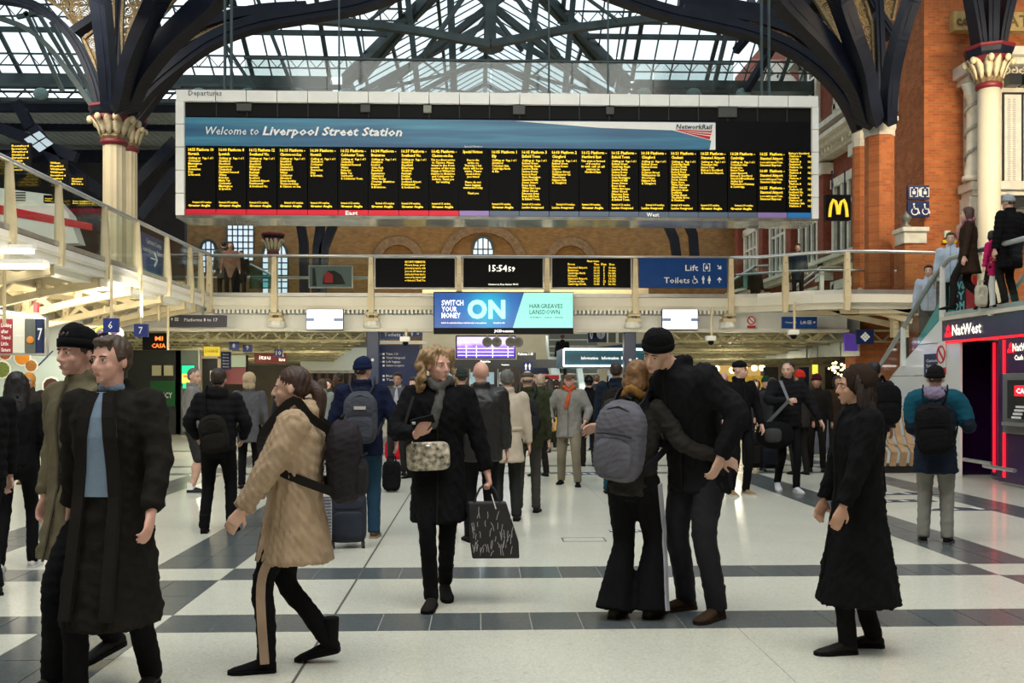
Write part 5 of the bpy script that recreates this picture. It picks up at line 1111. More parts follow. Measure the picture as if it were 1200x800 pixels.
part('side_panel', MB().box((KX-.0, Yb-.62, 0), (KX+.04, Yb, 2.22)), mat('gloss_white', (.84, .86, .84), .15), st)
part('inner_panel', MB().poly([(KX+1.5, YS0, 0), (KX+1.5, YS1, 0), (KX+1.5, YS0, stz(YS0))], (1,0,0), .1), M_WHITE, st)
n = 14
for i in range(n):
    y = 16.4+(YS1-16.4)*i/n; part('step', MB().box((KX+.14, y, max(0, stz(y)-.35)), (KX+1.48, y+(YS1-16.4)/n, max(.02, stz(y+.3)-.05))), M_STEEL, st)
RZ = 3.58
part('handrail', MB().tube([(KX, Ya, RZ), (KX, 16.2, RZ), (KX, 16.7, RZ-.2), (KX, 19.6, 1.52), (KX, 20.4, .95)], .04, 8), M_STEEL, st, True)
part('handrail', MB().tube([(KX+1.55, 16.2, RZ), (KX+1.55, 16.7, RZ-.2), (KX+1.55, 19.6, 1.52), (KX+1.55, 20.4, .95)], .04, 8), M_STEEL, st, True)
rz = lambda y: RZ if y < 16.2 else (RZ-.2-(y-16.7)*.64 if y > 16.7 else RZ-(y-16.2)*.4)
gy = [Ya, 13.2, 14.85, 16.45, 18.0, 19.5]
for a_, b_ in zip(gy[:-1], gy[1:]):
    lo = lambda y: KZ+.08 if y < 16.3 else stz(y)
    part('glass_panel', MB().add([(KX, a_+.04, lo(a_)), (KX, b_-.04, lo(b_)), (KX, b_-.04, rz(b_)-.05), (KX, a_+.04, rz(a_)-.05)], [(0,1,2,3)]), M_GLASS, st)
    part('balustrade_post', MB().loft([[(KX-.05, b_-.04, lo(b_)-.1), (KX+.03, b_-.04, lo(b_)-.1), (KX+.03, b_+.04, lo(b_)-.1), (KX-.05, b_+.04, lo(b_)-.1)], [(KX-.04, b_-.03, rz(b_)), (KX+.02, b_-.03, rz(b_)), (KX+.02, b_+.03, rz(b_)), (KX-.04, b_+.03, rz(b_))]]), M_WHITE, st)
part('base_channel', MB().box((KX-.05, Ya, KZ+.06), (KX+.05, 16.3, KZ+.13)), M_STEEL, st)
deck = thing('upper_landing', 'upper landing deck over the bank kiosk with people walking', 'landing', (KX+2.5, 13.5, KZ)); part('deck', MB().box((KX+.08, Ya, KZ+.061), (KX+6, 16.2, KZ+.10)), mat('landing_floor', (.22, .21, .19), .5), deck)
t = thing('advert_reflection', 'dark panel painted as the reflection of SWITCH YOUR MONEY behind the landing glass', 'poster', (KX+.3, 16.0, KZ+.1)); y0_, y1_ = PX(1097, 350, KX+.3).y, PX(1133, 350, KX+.3).y  # advert's reflection put in as a dark panel with reversed letters
part('panel', MB().box((KX+.3, y1_, KZ+.08), (KX+.34, y0_, KZ+.75)), mat('ad_dark', (.01, .02, .05), .4), t)
part('red_edge', MB().box((KX+.29, y1_-.25, KZ+.1), (KX+.34, y1_, KZ+.7)), M_RED, t)
lettering([(s, (KX+.28, y1_+.05, KZ+z), (0,1,0), (0,0,1), .13, .9, 'L', .04, 0) for s, z in (('SWITCH', .53), ('YOUR', .36), ('MONEY', .19))], mat('ad_teal_text', (.25, .6, .65), .4), t)
part('teal_panel', MB().poly([(KX+.25, 16.6, KZ-.2), (KX+.25, 18.0, KZ-1.0), (KX+.25, 18.0, KZ-.25), (KX+.25, 16.6, KZ+.72)], (1,0,0), .02), mat('turquoise', (.0, .38, .38), .5), t)
for nm, lb, px0, px1, za, zb_ in (('notice_plate', 'small dark blue notice beside the kiosk above the teal-hooded person', 1084, 1099, 1.62, 2.02),):
    y0_, y1_ = ky(px0), ky(px1); t = thing(nm, lb, 'sign', (KX, y0_, za)); part('panel', MB().box((KX-.02, y1_, za), (KX+.0, y0_, zb_)), M_NAVY, t)
    lettering([(s, (KX-.022, y0_-.1, za+z), (0,-1,0), (0,0,1), .05, .55, 'L', .02, 0) for s, z in (('Customer', .26), ('Ticket office', .17), ('Lift', .08))], M_SIGNW, t)
y0_, y1_ = ky(1101), ky(1109); t = thing('no_smoking_plate', 'tall white and red no smoking plate at the kiosk corner', 'sign', (KX-.01, y0_, 1.7)); part('panel', MB().box((KX-.03, y1_, 1.78), (KX-.01, y0_, 2.2)), M_WHITE, t); part('red_plate', MB().box((KX-.03, y1_, 1.66), (KX-.01, y0_, 1.78)), M_RED, t)
ym = (y0_+y1_)/2; part('red_ring', MB().tube([(KX-.035, ym+.14*math.cos(a_), 2.0+.14*math.sin(a_)) for a_ in np.linspace(0, 2*PI, 17)], .012, 5).bar((KX-.035, ym-.1, 1.9), (KX-.035, ym+.1, 2.1), .025), M_RED, t)
# slatted curved bench
g0 = G(1050, 552); t = thing('slatted_bench', 'curved bench of pale wooden slats beyond the teal-hooded person', 'bench', (g0.x, g0.y, 0))
for i in range(7):
    x = g0.x-.55+i*.17; b = MB().path([(x, g0.y-.35, .12), (x, g0.y-.42, .36), (x, g0.y-.28, .45), (x, g0.y+.1, .46), (x, g0.y+.22, .62), (x, g0.y+.34, .95), (x, g0.y+.42, 1.0)], .10, .05, up=(1,0,0)) if False else MB().path([(x, g0.y-.35, .12), (x, g0.y-.42, .36), (x, g0.y-.28, .45), (x, g0.y+.1, .46), (x, g0.y+.22, .62), (x, g0.y+.34, .95), (x, g0.y+.42, 1.0)], .045, .11, up=(1,0,0))
    part('slat', b, mat('pale_wood', (.42, .27, .14), .5, 0, .25, 6), t, bevel=.01)
part('base', MB().box((g0.x-.6, g0.y-.3, 0), (g0.x+.6, g0.y+.25, .12)), M_BLACKM, t)
# ================================================================ LOW HALL BEHIND THE BRIDGE
M_SOFF = mat('soffit_lattice', (.42, .38, .22), .6, 0, .2, 3); M_SOFB = mat('soffit_back', (.34, .31, .19), .7, 0, .15, 2)
def soffit(label, quad, drop, Ya, Yb, n=11):
    """lattice ceiling; quad = x range near and x range far"""
    (xa0, xa1), (xb0, xb1), za, zb2 = quad; t = thing('lattice_soffit', label, 'ceiling lattice', ((xa0+xa1)/2, Ya, za))
    part('ceiling_sheet', MB().add([(xa0, Ya, za+.12), (xa1, Ya, za+.12), (xb1, Yb, zb2+.12), (xb0, Yb, zb2+.12)], [(0,1,2,3)]), M_SOFB, t)
    for j in range(n):
        u = j/(n-1); y = Ya+(Yb-Ya)*u; x0_ = xa0+(xb0-xa0)*u; x1_ = xa1+(xb1-xa1)*u; z = za+(zb2-za)*u; b = MB()
        b.bar((x0_, y, z+.08), (x1_, y, z+.08), .08, .06); b.bar((x0_, y, z-drop), (x1_, y, z-drop), .08, .05); m = max(2, int((x1_-x0_)/.3))
        for k in range(m):
            xa = x0_+(x1_-x0_)*k/m; xb = x0_+(x1_-x0_)*(k+1)/m; b.bar((xa, y, z-drop if k % 2 else z+.05), (xb, y, z+.05 if k % 2 else z-drop), .04, .04, (0,1,0))
        part('lattice_joist', b, M_SOFF, t)
    for k in range(4):
        u = k/3; part('tie_beam', MB().bar((xa0+(xa1-xa0)*u, Ya, za-.05), (xb0+(xb1-xb0)*u, Yb, zb2-.05), .06, .12), M_SOFF, t)
soffit('cream lattice ceiling under the left side of the footbridge', ((P(150, 390, BY+.8).x, P(428, 390, BY+.8).x), (P(130, 420, 37).x, P(385, 438, 37).x), 2.88, 2.45), .22, BY+.8, 37)
soffit('cream lattice ceiling under the right side of the footbridge', ((P(760, 390, BY+.8).x, P(1060, 390, BY+.8).x), (P(778, 438, 37).x, P(960, 420, 37).x), 2.88, 2.45), .22, BY+.8, 37)
# left shops
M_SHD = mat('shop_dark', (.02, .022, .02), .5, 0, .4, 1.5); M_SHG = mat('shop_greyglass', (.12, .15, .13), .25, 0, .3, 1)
wll = MB().box((-11.2, 8, 0), (-11.0, 29.5, 3.4)).box((-13, 29.3, 0), (-11, 29.5, 3.4)).build('wall_left', mat('shop_white', (.52, .56, .53), .5, 0, .08, 1)); tag(wll, kind='structure')
wbl = MB().box((-13, 37.2, 0), (-3.5, 37.5, 3.4)).build('wall_shops', mat('shop_wall', (.16, .14, .10), .7, 0, .3, 1)); tag(wbl, kind='structure')
def pix(px0, py0, px1, py1, Y, name, m, parent, d=.1): 
    x0, z1, x1, z0 = flat(px0, py0, px1, py1, Y); return part(name, MB().box((x0, Y, max(0.01, z0)), (x1, Y+d, z1)), m, parent)
t = thing('juice_bar_front', 'dark green juice bar shopfront with lit menu left of the grey-jumper man', 'shopfront', P(190, 517, 30)); 
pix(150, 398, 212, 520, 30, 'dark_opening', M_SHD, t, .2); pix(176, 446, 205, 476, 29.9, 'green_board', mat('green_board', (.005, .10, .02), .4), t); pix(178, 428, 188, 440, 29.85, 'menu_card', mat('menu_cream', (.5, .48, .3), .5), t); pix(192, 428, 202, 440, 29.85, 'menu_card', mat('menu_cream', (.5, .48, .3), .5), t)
lettering([('JUICY', (P(184, 466, 29.8).x, 29.8, P(184, 466, 29.8).z), (1,0,0), (0,0,1), .16, .45, 'L', .02, 0)], M_SIGNW, t)
pix(205, 382, 240, 386, 30, 'door_frame', M_STONE, t); pix(232, 398, 234, 520, 29.9, 'door_frame', M_STEEL, t); pix(206, 398, 232, 520, 30, 'glass_door', M_SHG, t)
sign('mexican_food_sign', 'black hanging sign with glowing orange letters MI CASA left of the grey-jumper man', 'sign', 167, 390, 196, 410, 26.5, M_BLACK, [('MI', 182, 399, 5, 9, 'L'), ('CASA', 178, 407.5, 5, 16, 'L')], tm=mat('neon_orange', (1, .2, .02), .4, emit=2, ecol=(1, .16, .02)), posts=[(170, 3.5), (194, 3.5)])
t = thing('burger_menu_screen', 'tall green lit screen with burger picture left of the grey-jumper man', 'screen', P(220, 500, 29)); pix(212.5, 427, 228, 452, 29, 'case', M_BLACK, t); pix(213, 428, 227.5, 438, 28.97, 'screen_image', mat('lit_green', (.0, .5, .2), .4, emit=.8, ecol=(.02, .8, .35)), t, .02); pix(213, 438, 227.5, 449, 28.97, 'screen_image', mat('lit_yellow', (.7, .6, .1), .4, emit=.8, ecol=(.8, .75, .15)), t, .02); pix(215, 439.5, 226, 442, 28.95, 'burger_patty', mat('lit_orange', (.6, .2, .05), .4, emit=.8, ecol=(.9, .25, .05)), t, .02); pix(214, 449, 227, 455, 28.97, 'screen_image', mat('lit_green', (.0, .5, .2)), t, .02)
sign('yellow_taxi_sign', 'yellow lit sign board above the grey-jumper man', 'sign', 239, 406, 257, 417, 28, mat('lit_signyellow', (.8, .6, .02), .4, emit=.35, ecol=(1, .75, .03)), [('LUGGAGE', 240.5, 413, 3.5, 15, 'L')], tm=M_LETTER)
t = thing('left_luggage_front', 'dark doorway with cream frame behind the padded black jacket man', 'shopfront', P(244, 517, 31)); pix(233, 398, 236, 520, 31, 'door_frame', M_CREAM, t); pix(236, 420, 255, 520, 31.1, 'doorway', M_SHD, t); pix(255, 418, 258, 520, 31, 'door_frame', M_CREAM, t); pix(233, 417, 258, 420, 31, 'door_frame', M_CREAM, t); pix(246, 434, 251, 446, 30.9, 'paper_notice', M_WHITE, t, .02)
sign('blue_list_board', 'dark blue board of small text beneath sign 8', 'sign', 259, 412, 270, 433, 29, M_NAVY, [('Stores', 261, 416+i*3.6, 1.6, 7, 'L') for i in range(5)])
t = thing('kiosk_window', 'lit greenish kiosk window framed in black below sign 9', 'shopfront', P(278, 517, 32)); pix(270, 412, 289, 430, 32, 'lit_window', mat('lit_pale_green', (.3, .35, .25), .4, emit=.35, ecol=(.55, .65, .4)), t); pix(269, 410, 290, 413, 31.9, 'frame', M_BLACKM, t); pix(288, 410, 290, 470, 31.9, 'frame', M_BLACKM, t); pix(256, 431, 288, 450, 31.9, 'pink_panel', mat('pink_panel', (.42, .12, .14), .5), t); pix(289, 438, 296, 455, 31.8, 'poster', M_STONE, t)
sign('maroon_shop_sign', 'maroon shop sign with glowing white letters beneath sign 10', 'sign', 298, 412, 335, 426, 31.5, mat('maroon_sign', (.20, .02, .02), .4), [('itsu', 304, 421, 5, 13, 'L'), ('itsu', 327, 423, 4, 7, 'L')], tm=M_NW)
t = thing('timber_shopfront', 'dark timber panelled shopfront under the left lattice ceiling', 'shopfront', P(390, 517, 36)); 
for px in range(345, 437, 9): pix(px, 437, px+4, 520, 36, 'timber_post', mat('dark_timber', (.10, .045, .02), .5, 0, .3, 4), t)
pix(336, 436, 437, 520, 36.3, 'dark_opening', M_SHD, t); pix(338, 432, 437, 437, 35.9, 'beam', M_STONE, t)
t = thing('white_bulkhead', 'plain white bulkhead panel left of the left blue column', 'bulkhead', P(400, 434, 35)); pix(352, 407, 437, 434, 35, 'panel', mat('bulkhead', (.62, .66, .60), .5), t, .3)
sign('red_call_plate', 'tiny red plate on the white bulkhead', 'sign', 383, 416, 388, 420, 34.9, M_RED)
for n_, px, py, w_, Ys, lb in (('6', 129.5, 381, 17.5, 17, 'blue square sign numbered six, largest of the row,'), ('7', 165, 387, 16, 19.5, 'blue square sign numbered seven beside the orange neon letters'), ('8', 274, 405, 11, 27.4, 'blue square sign numbered eight above the blue list board'), ('9', 290, 407.5, 11, 27.8, 'blue square sign numbered nine above the green lit window'), ('10', 326.5, 413.5, 10, 28.4, 'blue square sign numbered ten in front of the maroon shop sign')):
    sign('platform_sign', lb, 'sign', px-w_/2, py-w_/2+.5, px+w_/2, py+w_/2-.5, Ys, mat('platform_blue', (.01, .03, .22), .4), [(n_, px, py+w_*.24, w_*.5, w_*(.3 if len(n_) == 1 else .6), 'C')], depth=.08, posts=[(px, 3.5 if Ys < 25 else 2.95)])
# round lit green signs
t = thing('round_lit_sign', 'pair of round green-rimmed lit signs behind sign numbered six, largest of the row,', 'sign', P(130, 391, 21))
for px, py, r_ in ((137, 391, 10.5), (120, 391, 9)):
    c = P(px, py, 21); rr = r_*21/F; part('disc', MB().lathe((0,0,0), [(rr*.8, 0), (rr*.8, .06)], 24), M_SIGNW, t).matrix_world
    o = t.children[-1]; o.data.transform(Matrix.Translation(c) @ Matrix.Rotation(PI/2, 4, 'X'))
    part('lit_ring', MB().tube([(c.x+rr*.9*math.cos(a_), c.y, c.z+rr*.9*math.sin(a_)) for a_ in np.linspace(0, 2*PI, 25)], rr*.12, 6), mat('neon_green', (.3, 1, .02), .4, emit=1.6, ecol=(.35, 1, .03)), t)
    part('emblem', MB().ell((c.x-.03, c.y-.08, c.z+.03), (rr*.42, .01, rr*.25), n=8, m=5).ell((c.x+.02, c.y-.08, c.z-.08), (rr*.25, .01, rr*.25), n=8, m=5), mat('emblem_purple', (.10, .04, .12), .5), t)
# hanging posters and food mural at far left
t = sign('hanging_sign_row', 'row of hanging retail boards with red, white and dark panels at the far left', 'sign', -20, 371, 54, 416, 19, M_STEEL, depth=.12)
for px0, px1, m, nm in ((-20, -2, M_WHITE, 'board'), (0, 14.5, mat('board_crimson', (.28, .012, .03), .5), 'board'), (15, 29, mat('board_pale', (.66, .68, .62), .5), 'board'), (30, 41.5, mat('board_slate', (.09, .11, .10), .5), 'board'), (42.5, 50, M_NAVY, 'board')): pix(px0, 373.5, px1, 413.5, 18.95, nm, m, t, .04)
lettering([(s, (P(1.5, 380+i*7.2, 18.9).x, 18.9, P(1.5, 383+i*7.2, 18.9).z), (1,0,0), (0,0,1), .07, .19*w_, 'L', .02, 0) for i, (s, w_) in enumerate((('Looking', 1), ('after', .7), ('Travel', .9), ('Little', .7), ('Sisters', .9)))]+[('LONDON', (P(17, 394, 18.9).x, 18.9, P(17, 394, 18.9).z), (1,0,0), (0,0,1), .03, .17, 'L', .02, 0)], M_SIGNW, t)
lettering([('7', (P(44, 398, 18.88).x, 18.88, P(44, 398, 18.88).z), (1,0,0), (0,0,1), .22, .09, 'L', .01, 0)], M_SIGNW, t)
part('dish_picture', MB().ell(P(35.5, 398, 18.93), (.07, .01, .07), n=10, m=5), mat('food_orange', (.7, .25, .02), .5), t)
t = thing('spotlight_rail', 'rail of small white spotlights above the hanging boards at far left', 'light rail', P(25, 368, 18.9)); part('rail', MB().tube([P(-20, 361, 18.9), P(55, 371, 18.9)], .02, 6), M_STEEL, t)
for px in (-5, 6, 19, 32, 44): part('lamp', MB().ell(P(px, 366+px*.12, 18.8), (.10, .05, .03), n=8, m=5), M_LAMP, t)
mu = sign('food_mural', 'wall mural of bowls of food on pale ground at the far left', 'mural', -30, 417, 92, 470, 23, mat('mural_pale', (.50, .60, .58), .5), depth=.05)
for px, py, r_, cn, cc in ((6, 414, 7, 'food_rust', (.4, .09, .03)), (26, 418.5, 8.5, 'food_orange', (.7, .25, .02)), (36.5, 428.5, 6.5, 'food_broth', (.36, .15, .03)), (2, 433, 9, 'food_green', (.15, .2, .04)), (60, 452, 9, 'food_dark', (.06, .02, .02))):
    for q, m in ((1.25, M_WHITE), (1.0, mat(cn, cc, .5, 0, .4, 30))): part('bowl_picture', MB().ell(P(px, py, 22.97-.01*(1.25-q)*10), (r_*q*23/F, .012, r_*q*23/F), n=16, m=5), m, mu)
part('chopstick_picture', MB().bar(P(45, 428, 22.94), P(62, 411, 22.94), .03, .02), M_NAVY, mu)
t = thing('white_pilaster', 'pale panelled pilaster below the brackets right of the food mural', 'pilaster', P(80, 517, 24)); pix(56, 374, 95, 520, 24, 'panel', mat('shop_white', (.52, .56, .53), .5, 0, .08, 1), t)
sign('red_hazard_sign', 'tiny red rimmed sign hanging under the balcony brackets', 'sign', 39, 354, 43.5, 366, 20, M_RED)
# information lists next to the left blue column
sign('toilets_sign', 'blue Toilets sign under the footbridge left of the advertising screen', 'sign', 446, 386, 478, 397, BY+1, M_BLUE, [('Toilets', 450, 394, 4.5, 19.5, 'L')], [('wheelchair', 474.5, 391.5, 6)])
sign('toilets_arrow_sign', 'small blue sign with person and arrow symbols right of the Toilets sign', 'sign', 480, 386, 495, 394.5, BY+1, M_BLUE, (), [('woman', 482.8, 390.5, 6), ('downright', 489.5, 390.5, 4.5)])
sign('directory_board', 'tall navy directory board with rows of white text beside the left blue column', 'sign', 445, 404, 492, 452, BY+1.5, M_NAVY, [(s, 452.5, 415.8+i*4.5, 2.6, w_, 'L') for i, (s, w_) in enumerate((('Tickets, 1-16', 14), ('Tickets Underground', 22), ('Left luggage', 17), ('Station reception', 21)))]+[('Buses', 452.5, 441.5, 2.6, 12, 'L'), ('Taxis', 452.5, 446, 2.6, 12, 'L')], [('square', 449.5, 414.8+i*4.5, 3) for i in range(4)]+[('square', 449.5, 440.5, 3), ('square', 449.5, 445, 3), ('right', 446.6, 414.8, 2), ('right', 446.6, 423.8, 2)])
t = thing('white_shelf_beam', 'white beam and rail between Toilets sign and directory board', 'beam', P(470, 402, BY+1.4)); pix(444, 399, 500, 403, BY+1.4, 'beam', M_WHITE, t)
pix(330, 386, 345, 386.5, 34, 'cap', M_WHITE, t)
# central back: stair hall
M_BUFF = mat('buff_wall', (.50, .46, .33), .6, 0, .1, 1.5)
wc = MB().box((P(495, 400, 44).x, 44, 0), (P(760, 400, 44).x, 44.3, 6)).build('wall_centre', M_BUFF); tag(wc, kind='structure')
t = thing('purple_video_screen', 'glowing violet and white video screen in the centre below the advertising screen', 'screen', P(570, 432, 33)); pix(534, 393, 604, 420, 33, 'case', M_BLACK, t)
def vidmat():
    m = mat('video_violet', (.05, .02, .2), .3); tt = m.node_tree; b = tt.nodes['Principled BSDF']; tc = tt.nodes.new('ShaderNodeTexCoord'); sx = tt.nodes.new('ShaderNodeSeparateXYZ'); tt.links.new(tc.outputs['Object'], sx.inputs[0])
    mr = tt.nodes.new('ShaderNodeMapRange'); mr.inputs['From Min'].default_value = P(0, 419, 33).z; mr.inputs['From Max'].default_value = P(0, 394, 33).z; tt.links.new(sx.outputs['Z'], mr.inputs['Value'])
    n = tt.nodes.new('ShaderNodeTexNoise'); n.inputs['Scale'].default_value = 2.2; tt.links.new(tc.outputs['Object'], n.inputs['Vector']); ad_ = tt.nodes.new('ShaderNodeMath'); ad_.operation = 'MULTIPLY_ADD'; ad_.inputs[1].default_value = .5; tt.links.new(n.outputs['Fac'], ad_.inputs[0]); tt.links.new(mr.outputs[0], ad_.inputs[2])
    r = tt.nodes.new('ShaderNodeValToRGB'); e = r.color_ramp.elements; e[0].position = .3; e[0].color = (.05, .03, .45, 1); e[1].position = 1; e[1].color = (.95, .8, 1, 1); q = e.new(.75); q.color = (.25, .13, .7, 1)
    tt.links.new(ad_.outputs[0], r.inputs['Fac']); tt.links.new(r.outputs[0], b.inputs['Emission Color']); b.inputs['Emission Strength'].default_value = 1.0; return m
pix(535.5, 394.5, 603, 419, 32.98, 'screen_image', vidmat(), t, .02)
M_VL = mat('video_white', (.8, .7, 1), .4, emit=1, ecol=(.85, .75, 1)); 
for px in (546, 558, 577, 595): pix(px, 405, px+.8, 419, 32.95, 'grid_line', M_VL, t, .02)
for py in (408, 412, 416): pix(536, py, 602, py+.5, 32.95, 'grid_line', M_VL, t, .02)
t = thing('dark_lintel', 'black lintel with small lit words over the central doors', 'lintel', P(595, 433, 34)); pix(498, 421, 690, 431, 34, 'beam', M_BLACKM, t)
lettering([('Elizabeth line', (P(563, 424.5, 33.95).x, 33.95, P(563, 424.5, 33.95).z), (1,0,0), (0,0,1), .07, .34, 'L', .03, 0), ('Departures', (P(588, 428, 33.95).x, 33.95, P(588, 428, 33.95).z), (1,0,0), (0,0,1), .05, .25, 'L', .02, 0)], M_ADW, t)
lettering([('Platforms 1-18', (P(607, 416, 33.3).x, 33.3, P(607, 416, 33.3).z), (1,0,0), (0,0,1), .08, .5, 'L', .02, 0)], M_SIGNW, sign('dark_small_sign', 'small dark sign right of the violet screen', 'sign', 606, 413, 628, 421, 33.4, M_BLACKM))
for i, px in enumerate((571, 582, 598, 607)):
    c = P(px, 401, 31); t = thing('round_loudspeaker', ['leftmost', 'second from the left', 'third from the left', 'rightmost'][i]+' round grey loudspeaker in front of the violet screen', 'loudspeaker', tuple(c), 0); 
    o = part('horn', MB().lathe((0,0,0), [(.06, .0), (.13, .05), (.16, .16), (.12, .17), (.05, .1)], 16), mat('horn_grey', (.35, .33, .28), .4), t, True); o.data.transform(Matrix.Translation(c) @ Matrix.Rotation(PI/2, 4, 'X'))
    part('clamp', MB().tube([(c.x, 31.1, c.z), (c.x, 31.1, 3.4)], .02, 5), M_CREAM, t)
M_DIMG = glassmat('door_glass', (.6, .75, .8), .1)
t = thing('central_doors', 'row of glazed doors in the centre beyond the crowd', 'doorway', P(560, 517, 40))
pix(505, 431, 640, 520, 42, 'dark_opening', mat('brown_dark', (.05, .035, .028), .6, 0, .3, 1), t); 
for px in (520, 534, 550, 566, 583, 597): pix(px, 432, px+1.2, 512, 40, 'door_frame', M_STEEL, t)
for i, px in enumerate((522, 551, 568, 585)): pix(px, 436, px+11, 450, 41, 'lit_glass', mat('cool_lit_glass', (.2, .3, .35), .3, emit=.35, ecol=(.45, .68, .78)), t, .05)
sign('gents_symbol_sign', 'small dark sign with two white standing figures in the centre', 'sign', 613, 424, 624, 435, 33.5, M_NAVY, (), [('man', 616.3, 429.5, 7.5), ('man', 620.7, 429.5, 7.5)])
t = thing('brown_kiosk', 'dark brown counter kiosk with small red light right of the central doors', 'kiosk', P(640, 517, 38)); pix(610, 434, 643, 520, 38, 'body', mat('brown_dark', (.05, .035, .028), .6, 0, .3, 1), t, 1); pix(626, 431, 642, 440, 37.9, 'window', M_COLB, t); pix(632, 437, 641, 442, 37.8, 'red_panel', M_RED, t)
sign('red_white_banner', 'small red and white lit oval banner above the crowd right of the beige coat man', 'sign', 624, 438.5, 657, 445.5, 30, M_SIGNW, [('Trains', 640, 443.6, 2.6, 13, 'L')], tm=M_SIGNW)
o = COL.objects.get('red_white_banner') or [x for x in COL.objects if x.get('label', '').startswith('small red and white')][0]
pix(626, 440.3, 635, 443.8, 29.96, 'red_band', M_RED, o, .02); pix(638, 439.6, 655, 444.5, 29.97, 'red_band', M_RED, o, .02)
# stairs with white stringers
t = thing('staircase', 'grey staircase with pale sloping stringers going up behind the information point', 'staircase', P(680, 480, 36))
for i in range(18):
    y = 34+i*.42; z = .0+i*.27; x0_ = P(647-i*.3, 400, y).x; x1_ = P(700, 400, y).x
    part('step', MB().box((x0_, y, z), (x1_, y+.44, z+.27)), mat('step_grey', (.18, .20, .18), .6), t); part('nosing', MB().box((x0_, y-.02, z+.23), (x1_, y+.04, z+.28)), M_STONE, t)
for a_, b_, wd in (((655, 468), (644, 398), .32), ((683, 462), (673, 398), .2), ((694, 470), (676, 440), .14), ((700, 470), (690, 430), .1)): part('stringer', MB().bar(P(*a_, 33.8), P(*b_, 40.5), wd, .35), mat('pale_mint', (.55, .66, .64), .4), t)
b = MB()
for a_ in range(6): b.tube([P(646+a_*4, 386, 41), P(646+a_*4, 398, 41)], .02, 5)
part('rail', b, M_STEEL, t)
t = thing('upper_windows', 'band of pale blue and dark windows between footbridge and stairs', 'window', P(700, 398, 43)); pix(672, 385, 692, 400, 43, 'pane', mat('cool_lit_glass2', (.25, .35, .42), .4, emit=.25, ecol=(.5, .65, .75)), t); pix(678, 386, 684, 398, 42.9, 'dark_pane', M_COLB, t); pix(700, 386, 737, 401, 43, 'pane', mat('dim_window', (.10, .12, .10), .3), t); pix(710, 386, 713, 402, 42.8, 'mullion', M_STONE, t); pix(722, 386, 725, 402, 42.8, 'mullion', M_STONE, t)
for i, (px, w_) in enumerate(((693, 4), (704, 10))):
    c = P(px, 391, 30); t = thing('clock', ['narrow edge-on white clock face left of the round one', 'round white clock face between advertising screen and right blue column'][i], 'clock', tuple(c))
    o = part('face', MB().lathe((0,0,0), [(.16, 0), (.16, .04)], 24), M_SIGNW, t); o.data.transform(Matrix.Translation(c) @ Matrix.Rotation(PI/2, 4, 'X') @ Matrix.Scale(w_/12.5, 4, (1,0,0)))
    part('hands', MB().box((c.x-.01, 29.94, c.z), (c.x+.01, 29.95, c.z+.11)).box((c.x-.01, 29.94, c.z-.07), (c.x+.01, 29.95, c.z)), M_RED, t)
    pix(px-w_/2-2, 385, px+w_/2+2, 401, 30.2, 'case', M_COLB, t)
# information point
t = thing('information_point', 'blue lit information desk canopy reading Information before the stairs', 'kiosk', P(700, 517, 29))
x0, z1, x1, z0 = flat(660, 408, 760, 430, 29)
part('canopy', MB().box((x0, 29, z0), (x1, 31.5, z1)), mat('info_teal', (.01, .12, .20), .4), t)
pix(661, 408, 760, 410, 28.96, 'lit_edge', M_LAMP, t, .03); pix(661, 427.5, 760, 429.5, 28.96, 'lit_edge', M_LAMP, t, .03); pix(660, 409, 661.3, 429, 28.96, 'lit_edge', M_LAMP, t, .03)
part('roof_hood', MB().poly([P(690, 408, 29.5), P(760, 408, 29.5), P(760, 402, 29.5), P(730, 403, 29.5)], (0,1,0), .8), mat('info_blue', (.02, .14, .30), .4), t)
lettering([(s, tuple(P(px, 421, 28.95)), (1,0,0), (0,0,1), .085, .5, 'L', .02, 0) for s, px in (('Information', 681, ), ('Information', 705,), ('Info', 728))], M_ADW, t)
for px in (700, 712, 731): pix(px, 430, px+1.5, 510, 29.5, 'mullion', M_STEEL, t)
pix(702, 455, 735, 512, 29.6, 'counter', mat('counter_teal', (.03, .12, .14), .4), t); pix(712, 435, 722, 450, 29.7, 'lit_panel', mat('cool_lit_glass', (.2, .3, .35), .3), t); pix(732, 455, 744, 520, 29.4, 'red_edge', M_RED, t, .02)
# right side shops
t = thing('grey_fascia', 'long grey metal shop fascia receding under the right lattice ceiling', 'fascia', P(900, 440, 34))
fz0, fz1 = 2.42, 3.3
segs = [(815, 43), (850, 38), (885, 34), (920, 31), (945, 29.2), (958, 28.4), (985, 27.2), (1008, 26.4)]
for (pa, ya), (pb, yb) in zip(segs[:-1], segs[1:]):
    A_, B_ = P(pa, 400, ya), P(pb, 400, yb); n_ = Vector((0, .15, 0))
    part('fascia_panel', MB().add([(A_.x+.01, ya, fz0-(40-ya)*.012), (B_.x-.01, yb, fz0-(40-yb)*.012), (B_.x-.01, yb, fz1), (A_.x+.01, ya, fz1), (A_.x+.01, ya+.15, fz0), (B_.x-.01, yb+.15, fz0), (B_.x-.01, yb+.15, fz1), (A_.x+.01, ya+.15, fz1)], [(0,1,2,3), (7,6,5,4), (0,4,5,1), (3,2,6,7)]), mat('brushed_grey', (.30, .33, .30), .35, .3, .15, 2) if pa not in (945,) else mat('brushed_dark', (.14, .16, .15), .35, .3), t)
wrr = MB().box((P(790, 400, 46).x, 46, 0), (12.9, 46.3, 3.4)).box((12.6, 24.5, 0), (12.9, 46, 3.4)).build('wall_right_shops', M_SHD); tag(wrr, kind='structure')
